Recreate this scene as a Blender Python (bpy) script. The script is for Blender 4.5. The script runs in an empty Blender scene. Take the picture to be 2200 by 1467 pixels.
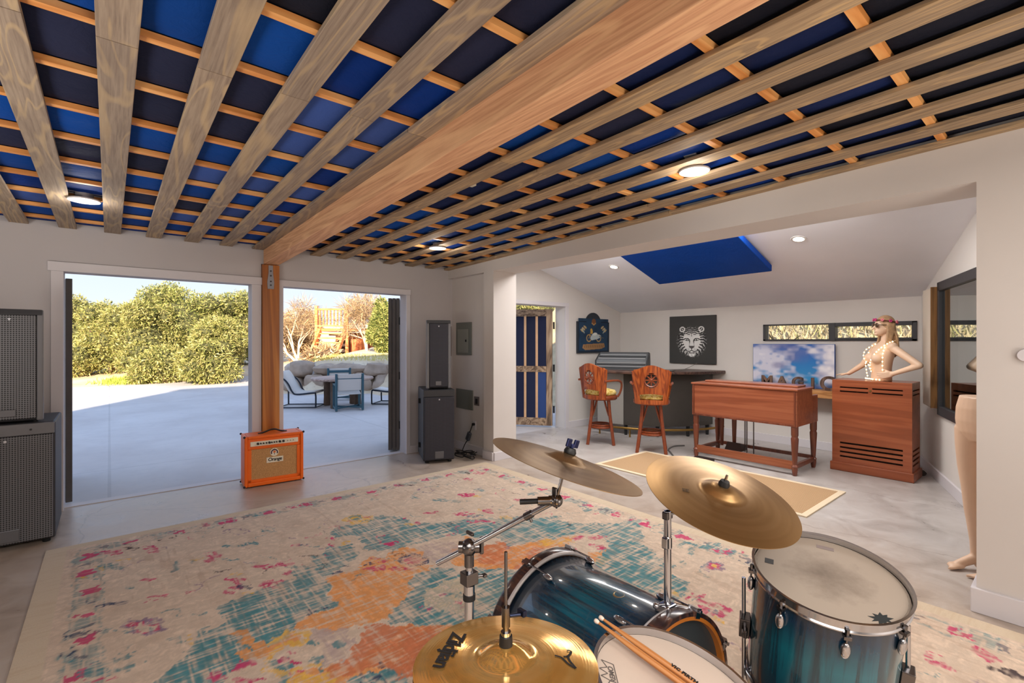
import bpy, bmesh, math, random
import numpy as np
from mathutils import Vector, Matrix, Euler
random.seed(7); np.random.seed(7)
PI=math.pi
SC=bpy.context.scene; COL=SC.collection

# ---------------------------------------------------------------- colour + materials
def lin(h):
    if isinstance(h,(tuple,list)): r,g,b=[v/255 for v in h[:3]]
    else:
        h=h.lstrip('#'); r,g,b=[int(h[i:i+2],16)/255 for i in (0,2,4)]
    f=lambda v: v/12.92 if v<=.04045 else ((v+.055)/1.055)**2.4
    return (f(r),f(g),f(b),1)
MATS={}
class NT:
    def __init__(s,name):
        s.m=bpy.data.materials.new(name); s.m.use_nodes=True
        s.t=s.m.node_tree; s.n=s.t.nodes; s.l=s.t.links
        s.b=s.n['Principled BSDF']; s.out=s.n['Material Output']
    def new(s,k,**kw):
        n=s.n.new(k)
        for a,v in kw.items():
            if a=='inp':
                for q,w in v.items(): n.inputs[q].default_value=w
            else: setattr(n,a,v)
        return n
    def link(s,a,b): s.l.new(a,b)
    def coord(s,kind='Object',scale=(1,1,1),rot=(0,0,0)):
        tc=s.new('ShaderNodeTexCoord'); mp=s.new('ShaderNodeMapping')
        mp.inputs['Scale'].default_value=scale; mp.inputs['Rotation'].default_value=rot
        s.link(tc.outputs[kind],mp.inputs['Vector']); return mp.outputs['Vector']
    def noise(s,vec,scale=5,detail=4,rough=.55,dist=0):
        n=s.new('ShaderNodeTexNoise',inp={'Scale':scale,'Detail':detail,'Roughness':rough,'Distortion':dist})
        s.link(vec,n.inputs['Vector']); return n.outputs['Fac']
    def ramp(s,fac,stops,interp='LINEAR'):
        r=s.new('ShaderNodeValToRGB'); e=r.color_ramp; e.interpolation=interp
        while len(e.elements)<len(stops): e.elements.new(.5)
        for el,(p,c) in zip(e.elements,stops): el.position=p; el.color=c
        s.link(fac,r.inputs['Fac']); return r.outputs['Color']
    def mix(s,fac,a,b,blend='MIX'):
        n=s.new('ShaderNodeMix',data_type='RGBA',blend_type=blend)
        for sock,v in ((n.inputs[0],fac),(n.inputs[6],a),(n.inputs[7],b)):
            if hasattr(v,'is_output'): s.link(v,sock)
            else: sock.default_value=v
        return n.outputs[2]
    def bump(s,h,strength=.2,dist=.01):
        n=s.new('ShaderNodeBump',inp={'Strength':strength,'Distance':dist})
        s.link(h,n.inputs['Height']); s.link(n.outputs['Normal'],s.b.inputs['Normal'])
def mat(name,col,rough=.5,metal=0,var=0,vscale=8,bump=0,bscale=60,spec=None,coat=0,emit=None,es=0,sheen=0):
    if name in MATS: return MATS[name]
    t=NT(name); c=lin(col) if not (isinstance(col,tuple) and len(col)==4) else col
    t.b.inputs['Base Color'].default_value=c
    t.b.inputs['Roughness'].default_value=rough; t.b.inputs['Metallic'].default_value=metal
    if spec is not None: t.b.inputs['Specular IOR Level'].default_value=spec
    if coat: t.b.inputs['Coat Weight'].default_value=coat; t.b.inputs['Coat Roughness'].default_value=.08
    if sheen: t.b.inputs['Sheen Weight'].default_value=sheen
    if emit is not None:
        t.b.inputs['Emission Color'].default_value=lin(emit); t.b.inputs['Emission Strength'].default_value=es
    v=t.coord()
    if var:
        f=t.noise(v,vscale,5)
        lo=tuple(x*(1-var) for x in c[:3])+(1,); hi=tuple(min(1,x*(1+var)) for x in c[:3])+(1,)
        t.link(t.ramp(f,[(.3,lo),(.7,hi)]),t.b.inputs['Base Color'])
    if bump: t.bump(t.noise(v,bscale,3),bump,.004)
    MATS[name]=t.m; return t.m
def wood(name,cols,axis=1,rough=.55,grain=14,stretch=.08,knots=False,coat=0,rand=True,bump=.15,contrast=(.3,.5,.7)):
    """grain running along local axis"""
    if name in MATS: return MATS[name]
    t=NT(name)
    sc=[1,1,1]; sc[axis]=stretch
    v=t.coord(scale=tuple(sc))
    if rand:
        oi=t.new('ShaderNodeObjectInfo'); ad=t.new('ShaderNodeVectorMath',operation='ADD'); mu=t.new('ShaderNodeVectorMath',operation='SCALE')
        cb=t.new('ShaderNodeCombineXYZ')
        for k in range(3): t.link(oi.outputs['Random'],cb.inputs[k])
        t.link(cb.outputs[0],mu.inputs[0]); mu.inputs['Scale'].default_value=37.0
        t.link(v,ad.inputs[0]); t.link(mu.outputs[0],ad.inputs[1]); v=ad.outputs[0]
    n1=t.noise(v,grain,6,.6,1.2)
    n2=t.noise(v,grain*.28,3,.5,2.5)
    w=t.new('ShaderNodeMath',operation='SINE'); ml=t.new('ShaderNodeMath',operation='MULTIPLY'); ml.inputs[1].default_value=26
    t.link(n2,ml.inputs[0]); t.link(ml.outputs[0],w.inputs[0])
    w2=t.new('ShaderNodeMapRange',inp={'From Min':-1,'From Max':1}); t.link(w.outputs[0],w2.inputs['Value'])
    f=t.mix(.42,n1,w2.outputs[0]) if False else None
    mx=t.new('ShaderNodeMix',data_type='FLOAT'); mx.inputs[0].default_value=.3
    t.link(n1,mx.inputs[2]); t.link(w2.outputs[0],mx.inputs[3])
    fac=mx.outputs[0]
    c=t.ramp(fac,[(contrast[0],lin(cols[0])),(contrast[1],lin(cols[1])),(contrast[2],lin(cols[2]))])
    if knots:
        vo=t.new('ShaderNodeTexVoronoi',feature='F1',inp={'Scale':2.2}); t.link(v,vo.inputs['Vector'])
        kf=t.ramp(vo.outputs['Distance'],[(.02,(1,1,1,1)),(.07,(0,0,0,1))])
        c=t.mix(kf,c,lin(knots))
    t.link(c,t.b.inputs['Base Color']); t.b.inputs['Roughness'].default_value=rough
    if coat: t.b.inputs['Coat Weight'].default_value=coat; t.b.inputs['Coat Roughness'].default_value=.12
    if bump: t.bump(fac,bump,.003)
    MATS[name]=t.m; return t.m
def attr_mat(name,rough=.8,fine=None,spec=.2,coat=0):
    """colour painted per vertex by code (attribute Col)"""
    t=NT(name); a=t.new('ShaderNodeAttribute',attribute_name='Col'); c=a.outputs['Color']
    if fine: c=fine(t,c)
    t.link(c,t.b.inputs['Base Color']); t.b.inputs['Roughness'].default_value=rough
    t.b.inputs['Specular IOR Level'].default_value=spec
    if coat: t.b.inputs['Coat Weight'].default_value=coat
    return t.m

# ---------------------------------------------------------------- mesh builder
class MB:
    def __init__(s): s.v=[]; s.f=[]
    def add(s,vs,fs,M=None):
        o=len(s.v)
        s.v+= [tuple(M@Vector(p)) for p in vs] if M is not None else [tuple(p) for p in vs]
        s.f+=[tuple(i+o for i in f) for f in fs]; return s
    def bx(s,x0,x1,y0,y1,z0,z1,M=None):
        vs=[(x0,y0,z0),(x1,y0,z0),(x1,y1,z0),(x0,y1,z0),(x0,y0,z1),(x1,y0,z1),(x1,y1,z1),(x0,y1,z1)]
        return s.add(vs,[(0,3,2,1),(4,5,6,7),(0,1,5,4),(1,2,6,5),(2,3,7,6),(3,0,4,7)],M)
    def hexa(s,b,t):
        return s.add(list(b)+list(t),[(0,3,2,1),(4,5,6,7),(0,1,5,4),(1,2,6,5),(2,3,7,6),(3,0,4,7)])
    def cyl(s,p0,p1,r0,r1=None,n=16,M=None):
        return s.tube([p0,p1],[r0,r0 if r1 is None else r1],n,M)
    def tube(s,pts,r,n=8,M=None,closed=False):
        P=[Vector(p) for p in pts]; k=len(P)
        rr=r if isinstance(r,(list,tuple)) else [r]*k
        vs=[];fs=[]; N=None
        for i in range(k):
            if closed: T=P[(i+1)%k]-P[i-1]
            else: T=P[min(i+1,k-1)]-P[max(i-1,0)]
            T=T.normalized() if T.length>1e-9 else Vector((0,0,1))
            if N is None:
                a=Vector((0,0,1)) if abs(T.z)<.9 else Vector((1,0,0))
                N=(a-T*a.dot(T)).normalized()
            else:
                N=N-T*N.dot(T)
                N=N.normalized() if N.length>1e-6 else T.orthogonal().normalized()
            B=T.cross(N)
            for j in range(n):
                t=2*PI*j/n; vs.append(P[i]+(N*math.cos(t)+B*math.sin(t))*rr[i])
        for i in range(k if closed else k-1):
            a=i*n;b=((i+1)%k)*n
            for j in range(n): fs.append((a+j,a+(j+1)%n,b+(j+1)%n,b+j))
        if not closed: fs.append(tuple(range(n-1,-1,-1))); fs.append(tuple((k-1)*n+j for j in range(n)))
        return s.add(vs,fs,M)
    def lathe(s,prof,n=32,M=None,a0=0,a1=2*PI):
        vs=[];fs=[];k=len(prof); full=abs(a1-a0-2*PI)<1e-6; m=n if full else n+1
        for r,z in prof:
            for j in range(m):
                t=a0+(a1-a0)*j/n; vs.append((max(r,1e-5)*math.cos(t),max(r,1e-5)*math.sin(t),z))
        for i in range(k-1):
            for j in range(n):
                j2=(j+1)%m; fs.append((i*m+j,i*m+j2,(i+1)*m+j2,(i+1)*m+j))
        return s.add(vs,fs,M)
    def sphere(s,c,r,n=16,m=10,M=None):
        r=(r,r,r) if not isinstance(r,(tuple,list)) else r
        vs=[];fs=[]
        for i in range(m+1):
            p=PI*i/m
            for j in range(n):
                t=2*PI*j/n; vs.append((c[0]+r[0]*math.sin(p)*math.cos(t),c[1]+r[1]*math.sin(p)*math.sin(t),c[2]+r[2]*math.cos(p)))
        for i in range(m):
            for j in range(n): fs.append((i*n+j,(i+1)*n+j,(i+1)*n+(j+1)%n,i*n+(j+1)%n))
        return s.add(vs,fs,M)
    def torus(s,c,R,r,n=40,m=8,M=None,axis=None,arc=None):
        T=Matrix.Translation(Vector(c))
        if axis is not None: T=T@Vector((0,0,1)).rotation_difference(Vector(axis)).to_matrix().to_4x4()
        if M is not None: T=M@T
        k=n; pts=[(R*math.cos(2*PI*i/k),R*math.sin(2*PI*i/k),0) for i in range(k)]
        return s.tube(pts,r,m,T,closed=True)
    def prism(s,poly,z0,z1,M=None):
        n=len(poly); vs=[(x,y,z0) for x,y in poly]+[(x,y,z1) for x,y in poly]
        return s.add(vs,[tuple(range(n-1,-1,-1)),tuple(range(n,2*n))]+[(i,(i+1)%n,n+(i+1)%n,n+i) for i in range(n)],M)
    def build(s,name,m=None,parent=None,smooth=False,bevel=0,seg=2,ang=40,label=None,sub=0,norm=True):
        me=bpy.data.meshes.new(name); me.from_pydata(s.v,[],s.f); me.update()
        if norm:
            b=bmesh.new(); b.from_mesh(me); bmesh.ops.recalc_face_normals(b,faces=b.faces); b.to_mesh(me); b.free()
        if smooth:
            me.polygons.foreach_set('use_smooth',[True]*len(me.polygons))
            me.set_sharp_from_angle(angle=math.radians(ang))
        o=bpy.data.objects.new(name,me); COL.objects.link(o)
        if m: me.materials.append(m)
        if parent: o.parent=parent
        if bevel:
            md=o.modifiers.new('b','BEVEL'); md.width=bevel; md.segments=seg; md.limit_method='ANGLE'; md.angle_limit=math.radians(35)
        if sub:
            md=o.modifiers.new('s','SUBSURF'); md.levels=sub; md.render_levels=sub
        if label: o['label']=label
        return o
def tag(o,label=None,cat=None,group=None,kind=None):
    if label: o['label']=label
    if cat: o['category']=cat
    if group: o['group']=group
    if kind: o['kind']=kind
    return o
def thing(name,label,cat,loc=(0,0,0),rz=0,group=None,rot=None):
    o=bpy.data.objects.new(name,None); COL.objects.link(o); o.empty_display_size=.1
    o.location=loc; o.rotation_euler=rot if rot else (0,0,rz)
    return tag(o,label,cat,group)
def struct(mb,name,m,**k):
    o=mb.build(name,m,**k); o['kind']='structure'; return o
def dup(root,loc,rz=0,label=None,group=None,scale=None):
    r=root.copy(); COL.objects.link(r); r.location=loc; r.rotation_euler=(0,0,rz)
    if scale: r.scale=scale
    if label: r['label']=label
    if group: r['group']=group
    for ch in list(root.children):
        c=ch.copy(); COL.objects.link(c); c.parent=r
        for g in list(ch.children):
            d=g.copy(); COL.objects.link(d); d.parent=c
    return r
def frame(o,z,x=None):
    """matrix with origin o, local z along z"""
    z=Vector(z).normalized()
    if x is None: x=Vector((0,0,1)).cross(z) if abs(z.z)<.95 else Vector((1,0,0))
    x=Vector(x); x=(x-z*x.dot(z)).normalized(); y=z.cross(x)
    M=Matrix((x,y,z)).transposed().to_4x4(); M.translation=Vector(o); return M
def text_mesh(name,body,size,m,M,parent,depth=.0006,shear=0,bold=0,spacing=1,align='CENTER'):
    cu=bpy.data.curves.new(name,'FONT'); cu.body=body; cu.size=size; cu.align_x=align; cu.align_y='CENTER'
    cu.extrude=depth; cu.shear=shear; cu.offset=bold; cu.space_character=spacing
    o=bpy.data.objects.new(name,cu); COL.objects.link(o)
    dg=bpy.context.evaluated_depsgraph_get(); me=bpy.data.meshes.new_from_object(o.evaluated_get(dg))
    bpy.data.objects.remove(o); bpy.data.curves.remove(cu)
    me.transform(M); n=bpy.data.objects.new(name,me); COL.objects.link(n); me.materials.clear(); me.materials.append(m)
    if parent: n.parent=parent
    return n
def arc(cx,cy,r,a0,a1,n=12): return [(cx+r*math.cos(a0+(a1-a0)*i/n),cy+r*math.sin(a0+(a1-a0)*i/n)) for i in range(n+1)]
def smoothpath(pts,n=6):
    P=[Vector(p) for p in pts]; out=[]
    for i in range(len(P)-1):
        p0=P[max(i-1,0)];p1=P[i];p2=P[i+1];p3=P[min(i+2,len(P)-1)]
        for k in range(n):
            t=k/n; out.append(.5*((2*p1)+(p2-p0)*t+(2*p0-5*p1+4*p2-p3)*t*t+(3*p1-p0-3*p2+p3)*t**3))
    out.append(P[-1]); return out
# ---------------------------------------------------------------- painter: colours computed by code on a fine grid mesh
class Paint:
    def __init__(s,w,h,res,col):
        s.w,s.h=w,h; s.nx=int(w/res)+1; s.ny=int(h/res)+1
        s.X,s.Y=np.meshgrid(np.linspace(0,w,s.nx),np.linspace(0,h,s.ny))
        s.C=np.ones((s.ny,s.nx,3))*np.array(lin(col)[:3])
    def put(s,mask,col,a=1):
        c=np.array(lin(col)[:3]); m=(mask*a)[...,None]; s.C=s.C*(1-m)+c*m
    def noise(s,sx,sy,seed=0):
        r=np.random.RandomState(seed); gx=max(2,int(s.w/sx)+2); gy=max(2,int(s.h/sy)+2)
        g=r.rand(gy,gx); u=np.clip(s.X/s.w,0,1)*(gx-1.001); v=np.clip(s.Y/s.h,0,1)*(gy-1.001)
        i=u.astype(int); j=v.astype(int); fu=u-i; fv=v-j; fu=fu*fu*(3-2*fu); fv=fv*fv*(3-2*fv)
        return (g[j,i]*(1-fu)+g[j,i+1]*fu)*(1-fv)+(g[j+1,i]*(1-fu)+g[j+1,i+1]*fu)*fv
    def poly(s,pts):
        m=np.zeros_like(s.X,bool); n=len(pts)
        for i in range(n):
            x0,y0=pts[i]; x1,y1=pts[(i+1)%n]
            if y0==y1: continue
            c=((y0>s.Y)!=(y1>s.Y))&(s.X<(x1-x0)*(s.Y-y0)/(y1-y0)+x0); m^=c
        return m.astype(float)
    def ell(s,x,y,rx,ry,a=0):
        dx=s.X-x;dy=s.Y-y; c,n=math.cos(a),math.sin(a)
        return ((((dx*c+dy*n)/rx)**2+((-dx*n+dy*c)/ry)**2)<1).astype(float)
    def line(s,pts,w):
        d=np.full_like(s.X,9.)
        for (x0,y0),(x1,y1) in zip(pts[:-1],pts[1:]):
            vx,vy=x1-x0,y1-y0; L=vx*vx+vy*vy+1e-12
            t=np.clip(((s.X-x0)*vx+(s.Y-y0)*vy)/L,0,1)
            d=np.minimum(d,np.hypot(s.X-x0-t*vx,s.Y-y0-t*vy))
        return (d<w/2).astype(float)
    def mesh(s,name,m,M,parent=None):
        co=np.stack([s.X,s.Y,np.zeros_like(s.X)],-1).reshape(-1,3)
        R=np.array(M.to_3x3()); T=np.array(M.translation)
        co=co@R.T+T
        i=np.arange((s.nx-1)*(s.ny-1)); x=i%(s.nx-1); y=i//(s.nx-1); a=y*s.nx+x
        F=np.stack([a,a+1,a+s.nx+1,a+s.nx],1)
        me=bpy.data.meshes.new(name); me.vertices.add(len(co)); me.vertices.foreach_set('co',co.ravel())
        me.loops.add(len(F)*4); me.loops.foreach_set('vertex_index',F.ravel().astype(np.int32))
        me.polygons.add(len(F)); me.polygons.foreach_set('loop_start',(np.arange(len(F))*4).astype(np.int32))
        me.update(calc_edges=True)
        ca=me.color_attributes.new('Col','FLOAT_COLOR','POINT')
        ca.data.foreach_set('color',np.concatenate([s.C.reshape(-1,3),np.ones((len(co),1))],1).ravel())
        me.validate(); o=bpy.data.objects.new(name,me); COL.objects.link(o); me.materials.append(m)
        if parent: o.parent=parent
        return o
# ---------------------------------------------------------------- camera, world, lights
YAW=math.radians(40.024)
cam=bpy.data.cameras.new('camera'); co=bpy.data.objects.new('camera',cam); COL.objects.link(co)
cam.sensor_width=36; cam.lens=1030/2200*36; cam.clip_start=.02; cam.clip_end=400
co.location=(0,0,1.45); co.rotation_euler=(PI/2,0,-YAW); SC.camera=co
FW=Vector((math.sin(YAW),math.cos(YAW),0)); RT=Vector((math.cos(YAW),-math.sin(YAW),0))
def at(px,py,d): return FW*d+RT*((px-1100)/1030*d)+Vector((0,0,1.45+(733.5-py)/1030*d))
SC.view_settings.view_transform='Standard'; SC.view_settings.look='None'
SC.view_settings.exposure=.07; SC.view_settings.gamma=1
try:
    SC.cycles.max_bounces=6; SC.cycles.diffuse_bounces=4; SC.cycles.glossy_bounces=3; SC.cycles.transmission_bounces=4
    SC.cycles.transparent_max_bounces=8; SC.cycles.use_denoising=True; SC.cycles.sample_clamp_indirect=4
    SC.cycles.caustics_reflective=False; SC.cycles.caustics_refractive=False; SC.cycles.use_adaptive_sampling=True
    SC.cycles.adaptive_threshold=.035
except Exception: pass
W=bpy.data.worlds.new('sky_world'); SC.world=W; W.use_nodes=True
wn=W.node_tree.nodes; wl=W.node_tree.links; bg=wn['Background']
tc=wn.new('ShaderNodeTexCoord'); sx=wn.new('ShaderNodeSeparateXYZ'); wl.new(tc.outputs['Generated'],sx.inputs[0])
rp=wn.new('ShaderNodeValToRGB'); e=rp.color_ramp
e.elements.new(.5); e.elements.new(.5)
for el,(p,c) in zip(e.elements,[(0,(.55,.5,.42,1)),(.05,(.74,.81,.88,1)),(.22,(.56,.70,.95,1)),(1,(.48,.66,1.05,1))]): el.position=p; el.color=c
wl.new(sx.outputs['Z'],rp.inputs['Fac']); wl.new(rp.outputs['Color'],bg.inputs['Color']); bg.inputs['Strength'].default_value=1.2
def lamp(name,kind,loc,energy,col=(1,1,1),size=1,size_y=None,rot=(0,0,0),spot=None,blend=.5):
    l=bpy.data.lights.new(name,kind); l.energy=energy; l.color=col
    if kind=='AREA':
        l.size=size
        if size_y: l.shape='RECTANGLE'; l.size_y=size_y
    elif kind=='SUN': l.angle=math.radians(1.0)
    else: l.shadow_soft_size=size
    if spot: l.spot_size=spot; l.spot_blend=blend
    o=bpy.data.objects.new(name,l); COL.objects.link(o); o.location=loc; o.rotation_euler=rot; return o
hd=Vector((.496,.868,0)).normalized(); el_=math.radians(20)
sd=hd*math.cos(el_)+Vector((0,0,-math.sin(el_)))
sun=lamp('sun','SUN',(0,-10,20),13.5,(1,.85,.66)); sun.rotation_euler=sd.to_track_quat('-Z','Y').to_euler()
# ================================================================ ROOM SHELL
WY=5.62
def noisewall(name,col,var=.03,rough=.85):
    t=NT(name); c=lin(col); v=t.coord('Object')
    f=t.noise(v,1.3,3); g=t.noise(v,90,2)
    lo=tuple(x*(1-var) for x in c[:3])+(1,); hi=tuple(min(1,x*(1+var)) for x in c[:3])+(1,)
    t.link(t.ramp(f,[(.3,lo),(.7,hi)]),t.b.inputs['Base Color']); t.b.inputs['Roughness'].default_value=rough
    t.bump(g,.06,.003); return t.m
M_wall=noisewall('white_plaster',(210,204,200)); M_front=noisewall('shaded_white_plaster',(194,189,190)); M_annex=noisewall('annex_plaster',(218,213,208)); M_annexc=noisewall('annex_ceiling_paint',(238,240,247))  # front wall gets a darker copy of the plaster, its backlit shade painted in
M_trim=mat('white_trim_paint',(214,210,214),.5)
def concrete():
    t=NT('polished_concrete'); v=t.coord('Object')
    big=t.noise(v,.55,5,.6,.6); mid=t.noise(v,3.2,6,.65,1.0); fine=t.noise(v,38,3)
    # beige tone in the main room drifting to pale grey in the annex (x > 3.7)
    tc=t.new('ShaderNodeTexCoord'); sp=t.new('ShaderNodeSeparateXYZ'); t.link(tc.outputs['Object'],sp.inputs[0])
    mr=t.new('ShaderNodeMapRange',inp={'From Min':3.2,'From Max':4.6}); t.link(sp.outputs['X'],mr.inputs['Value'])
    a=t.ramp(mid,[(.25,lin((160,140,124))),(.5,lin((186,168,152))),(.8,lin((203,190,178)))])
    b=t.ramp(mid,[(.25,lin((158,152,148))),(.5,lin((184,178,175))),(.8,lin((204,200,198)))])
    c=t.mix(mr.outputs[0],a,b)
    c=t.mix(t.ramp(big,[(.45,(0,0,0,1)),(.75,(.35,.35,.35,1))]),c,lin((140,126,116)))
    # hairline cracks
    vo=t.new('ShaderNodeTexVoronoi',feature='DISTANCE_TO_EDGE',inp={'Scale':.55})
    nv=t.new('ShaderNodeVectorMath',operation='ADD'); nn=t.new('ShaderNodeTexNoise',inp={'Scale':2.5,'Detail':5.0}); t.link(v,nn.inputs['Vector'])
    sc=t.new('ShaderNodeVectorMath',operation='SCALE'); sc.inputs['Scale'].default_value=.35; t.link(nn.outputs['Color'],sc.inputs[0])
    t.link(v,nv.inputs[0]); t.link(sc.outputs[0],nv.inputs[1]); t.link(nv.outputs[0],vo.inputs['Vector'])
    c=t.mix(t.ramp(vo.outputs['Distance'],[(.0,(.55,.55,.55,1)),(.004,(0,0,0,1))]),c,lin((134,120,110)))
    t.link(c,t.b.inputs['Base Color'])
    t.link(t.ramp(mid,[(.3,(.26,.26,.26,1)),(.7,(.45,.45,.45,1))]),t.b.inputs['Roughness'])
    t.bump(fine,.05,.002); return t.m
struct(MB().bx(-5,8,-3.2,5.70,-.12,0),'floor',concrete())
# front wall with two door openings
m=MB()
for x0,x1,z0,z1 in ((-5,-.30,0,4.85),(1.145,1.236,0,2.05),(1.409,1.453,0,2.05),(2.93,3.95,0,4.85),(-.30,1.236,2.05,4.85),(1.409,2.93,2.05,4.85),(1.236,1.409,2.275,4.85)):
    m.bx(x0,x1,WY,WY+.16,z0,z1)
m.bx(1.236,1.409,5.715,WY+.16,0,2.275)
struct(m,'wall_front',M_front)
m=MB().bx(3.95,4.50,5.56,5.78,0,3.0).bx(5.82,7.60,5.56,5.78,0,3.0).bx(4.50,5.82,5.56,5.78,2.03,3.0)
struct(m,'wall_annex_front',M_annex)
# side wall of the main room with the wide opening, its header and jamb pillars
m=MB().bx(3.57,3.95,.368,5.62,2.31,4.85).bx(3.57,3.95,-3.2,.368,0,4.85).bx(3.57,3.93,4.60,4.80,0,2.31).bx(3.64,3.95,4.80,5.62,0,2.31)
struct(m,'wall_right',M_wall)
struct(MB().bx(-5.1,-4.9,-3.2,5.78,0,4.85),'wall_left',M_wall)
struct(MB().bx(-5,3.95,-3.3,-3.1,0,4.85).hexa([(3.95,-3.3,0),(7.6,-3.3,0),(7.6,-3.1,0),(3.95,-3.1,0)],[(3.95,-3.3,3.0),(7.6,-3.3,1.98),(7.6,-3.1,1.98),(3.95,-3.1,3.0)]),'wall_back',M_wall)
# annex back wall with the clerestory opening
m=MB()
for y0,y1,z0,z1 in ((-3.2,1.26,0,2.02),(3.0,5.78,0,2.02),(1.26,3.0,0,1.458),(1.26,3.0,1.695,2.02)): m.bx(7.32,7.50,y0,y1,z0,z1)
struct(m,'wall_annex_back',M_annex)
# angled glass wall of the control room
P0=Vector((7.34,1.2265,0)); DD=Vector((-1.37,-.49,0)).normalized(); NN=Vector((-.337,.9415,0))
def ang(s,o,z): p=P0+DD*s+NN*o; return (p.x,p.y,z)
def angbox(mb,s0,s1,o0,o1,z0,z1):
    if z1=='roof': tp=[(s0,o0),(s1,o0),(s1,o1),(s0,o1)]; return mb.hexa([ang(s,o,z0) for s,o in tp],[ang(s,o,1.985+(7.32-ang(s,o,0)[0])*.295+.05) for s,o in tp])
    return mb.hexa([ang(s0,o0,z0),ang(s1,o0,z0),ang(s1,o1,z0),ang(s0,o1,z0)],[ang(s0,o0,z1),ang(s1,o0,z1),ang(s1,o1,z1),ang(s0,o1,z1)])
ws0,ws1=.855,3.30
m=MB(); angbox(m,0,ws0,-.14,0,0,'roof'); angbox(m,ws1,3.65,-.14,0,0,'roof'); angbox(m,ws0,ws1,-.14,0,0,.70); angbox(m,ws0,ws1,-.14,0,2.055,'roof')
struct(m,'wall_annex_right',M_annex)
M_black=mat('black_window_frame',(52,52,56),.45)
m=MB(); angbox(m,ws0,ws1,-.12,.03,1.965,2.055); angbox(m,ws0,ws1,-.12,.03,.70,.79); angbox(m,ws0,ws0+.06,-.12,.03,.70,2.055); angbox(m,ws1-.06,ws1,-.12,.03,.70,2.055)
w2=struct(m,'window_2',M_black,bevel=.004)
t=NT('studio_window_glass'); g=t.new('ShaderNodeBsdfGlossy',inp={'Color':(.9,.95,.95,1),'Roughness':.01}); tr=t.new('ShaderNodeBsdfTransparent',inp={'Color':(.5,.55,.58,1)})
mx=t.new('ShaderNodeMixShader'); mx.inputs[0].default_value=.6; t.link(tr.outputs[0],mx.inputs[1]); t.link(g.outputs[0],mx.inputs[2]); t.link(mx.outputs[0],t.out.inputs['Surface'])
m=MB(); angbox(m,ws0+.05,ws1-.05,-.002,.004,.77,1.98); m.build('window_glass',t.m,w2)
# control room behind the glass
m=MB(); angbox(m,.02,3.6,-1.9,-1.8,0,'roof'); angbox(m,.02,.08,-1.8,-.14,0,'roof'); angbox(m,3.5,3.6,-1.8,-.14,0,'roof')
struct(m,'wall_control_room',mat('control_room_grey',(86,88,92),.9))
m=MB(); pts=[]
for i in range(60): pts.append((1.0+i*.022,-.30+.035*math.sin(i*.9)))
for i in range(59):
    s0,o0=pts[i]; s1,o1=pts[i+1]; m.add([ang(s0,o0,.3),ang(s1,o1,.3),ang(s1,o1,2.3),ang(s0,o0,2.3)],[(0,1,2,3)])
cu=m.build('studio_curtain',mat('slate_curtain',(70,80,88),.9),smooth=True,ang=180); tag(cu,'slate grey curtain hanging behind the dark framed studio window','curtain')
# annex ceiling (slopes down to the back wall)
zc=lambda x:1.985+(7.32-x)*.295
m=MB(); m.hexa([(3.6,-3.2,zc(3.6)),(7.6,-3.2,zc(7.6)),(7.6,5.7,zc(7.6)),(3.6,5.7,zc(3.6))],[(3.6,-3.2,zc(3.6)+.12),(7.6,-3.2,zc(7.6)+.12),(7.6,5.7,zc(7.6)+.12),(3.6,5.7,zc(3.6)+.12)])
struct(m,'ceiling_annex',M_annexc)
# main ceiling backing and roof
zb=lambda y:2.42+.022*(WY-y)
m=MB(); m.hexa([(-5,-3.2,zb(-3.2)+.075),(3.6,-3.2,zb(-3.2)+.075),(3.6,5.64,zb(5.64)+.075),(-5,5.64,zb(5.64)+.075)],[(-5,-3.2,2.9),(3.6,-3.2,2.9),(3.6,5.64,2.9),(-5,5.64,2.9)])
struct(m,'ceiling',mat('dark_ceiling_backing',(22,26,40),.95))
struct(MB().bx(-5.1,3.95,-3.3,5.95,4.8,4.95),'roof',mat('roofing',(120,110,100),.9))
# trims
m=MB(); y0,y1=WY-.018,WY+.002
m.bx(-.38,-.30,y0,y1,0,2.05).bx(1.145,1.235,y0,y1,0,2.05).bx(-.40,1.24,y0-.004,y1,2.05,2.13)
struct(m,'trim_1',M_trim,bevel=.003)
m=MB(); m.bx(1.405,1.453,y0,y1,0,2.05).bx(2.93,2.985,y0,y1,0,2.05).bx(1.405,2.99,y0-.004,y1,2.05,2.12)
struct(m,'trim_2',M_trim,bevel=.003)
m=MB(); m.bx(5.82,5.90,5.54,5.565,0,2.09).bx(4.42,5.90,5.536,5.565,2.03,2.09).bx(4.42,4.50,5.54,5.565,0,2.03)
struct(m,'trim_3',M_trim,bevel=.003)
m=MB().bx(-.3,1.145,5.69,5.80,-.02,.006).bx(1.453,2.93,5.69,5.80,-.02,.006); struct(m,'trim_4',mat('pale_threshold',(205,196,192),.6))
m=MB(); m.bx(3.545,3.572,-3.1,.368,0,.13).bx(3.545,3.93,.366,.392,0,.13); m.hexa([(3.545,.368,.0),(3.57,.392,.0),(3.57,.368,.0),(3.56,.368,.0)],[(3.545,.368,.13),(3.57,.392,.13),(3.57,.368,.13),(3.56,.368,.13)])
struct(MB().bx(3.548,3.572,-3.1,.39,0,.13).bx(3.572,3.94,.366,.39,0,.13),'baseboard_right',M_trim,bevel=.004)
m=MB().bx(3.62,3.642,4.80,5.60,0,.10).bx(2.985,3.64,5.60,5.622,0,.10).bx(3.55,3.572,4.60,4.80,0,.10).bx(3.572,3.93,4.58,4.602,0,.10)
struct(m,'baseboard_corner',M_trim,bevel=.003)
m=MB().bx(5.90,7.32,5.535,5.562,0,.11).bx(7.295,7.322,1.24,5.54,0,.11); angbox(m,.02,3.3,0,.022,0,.11)
struct(m,'baseboard_annex',M_trim,bevel=.003)
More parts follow.
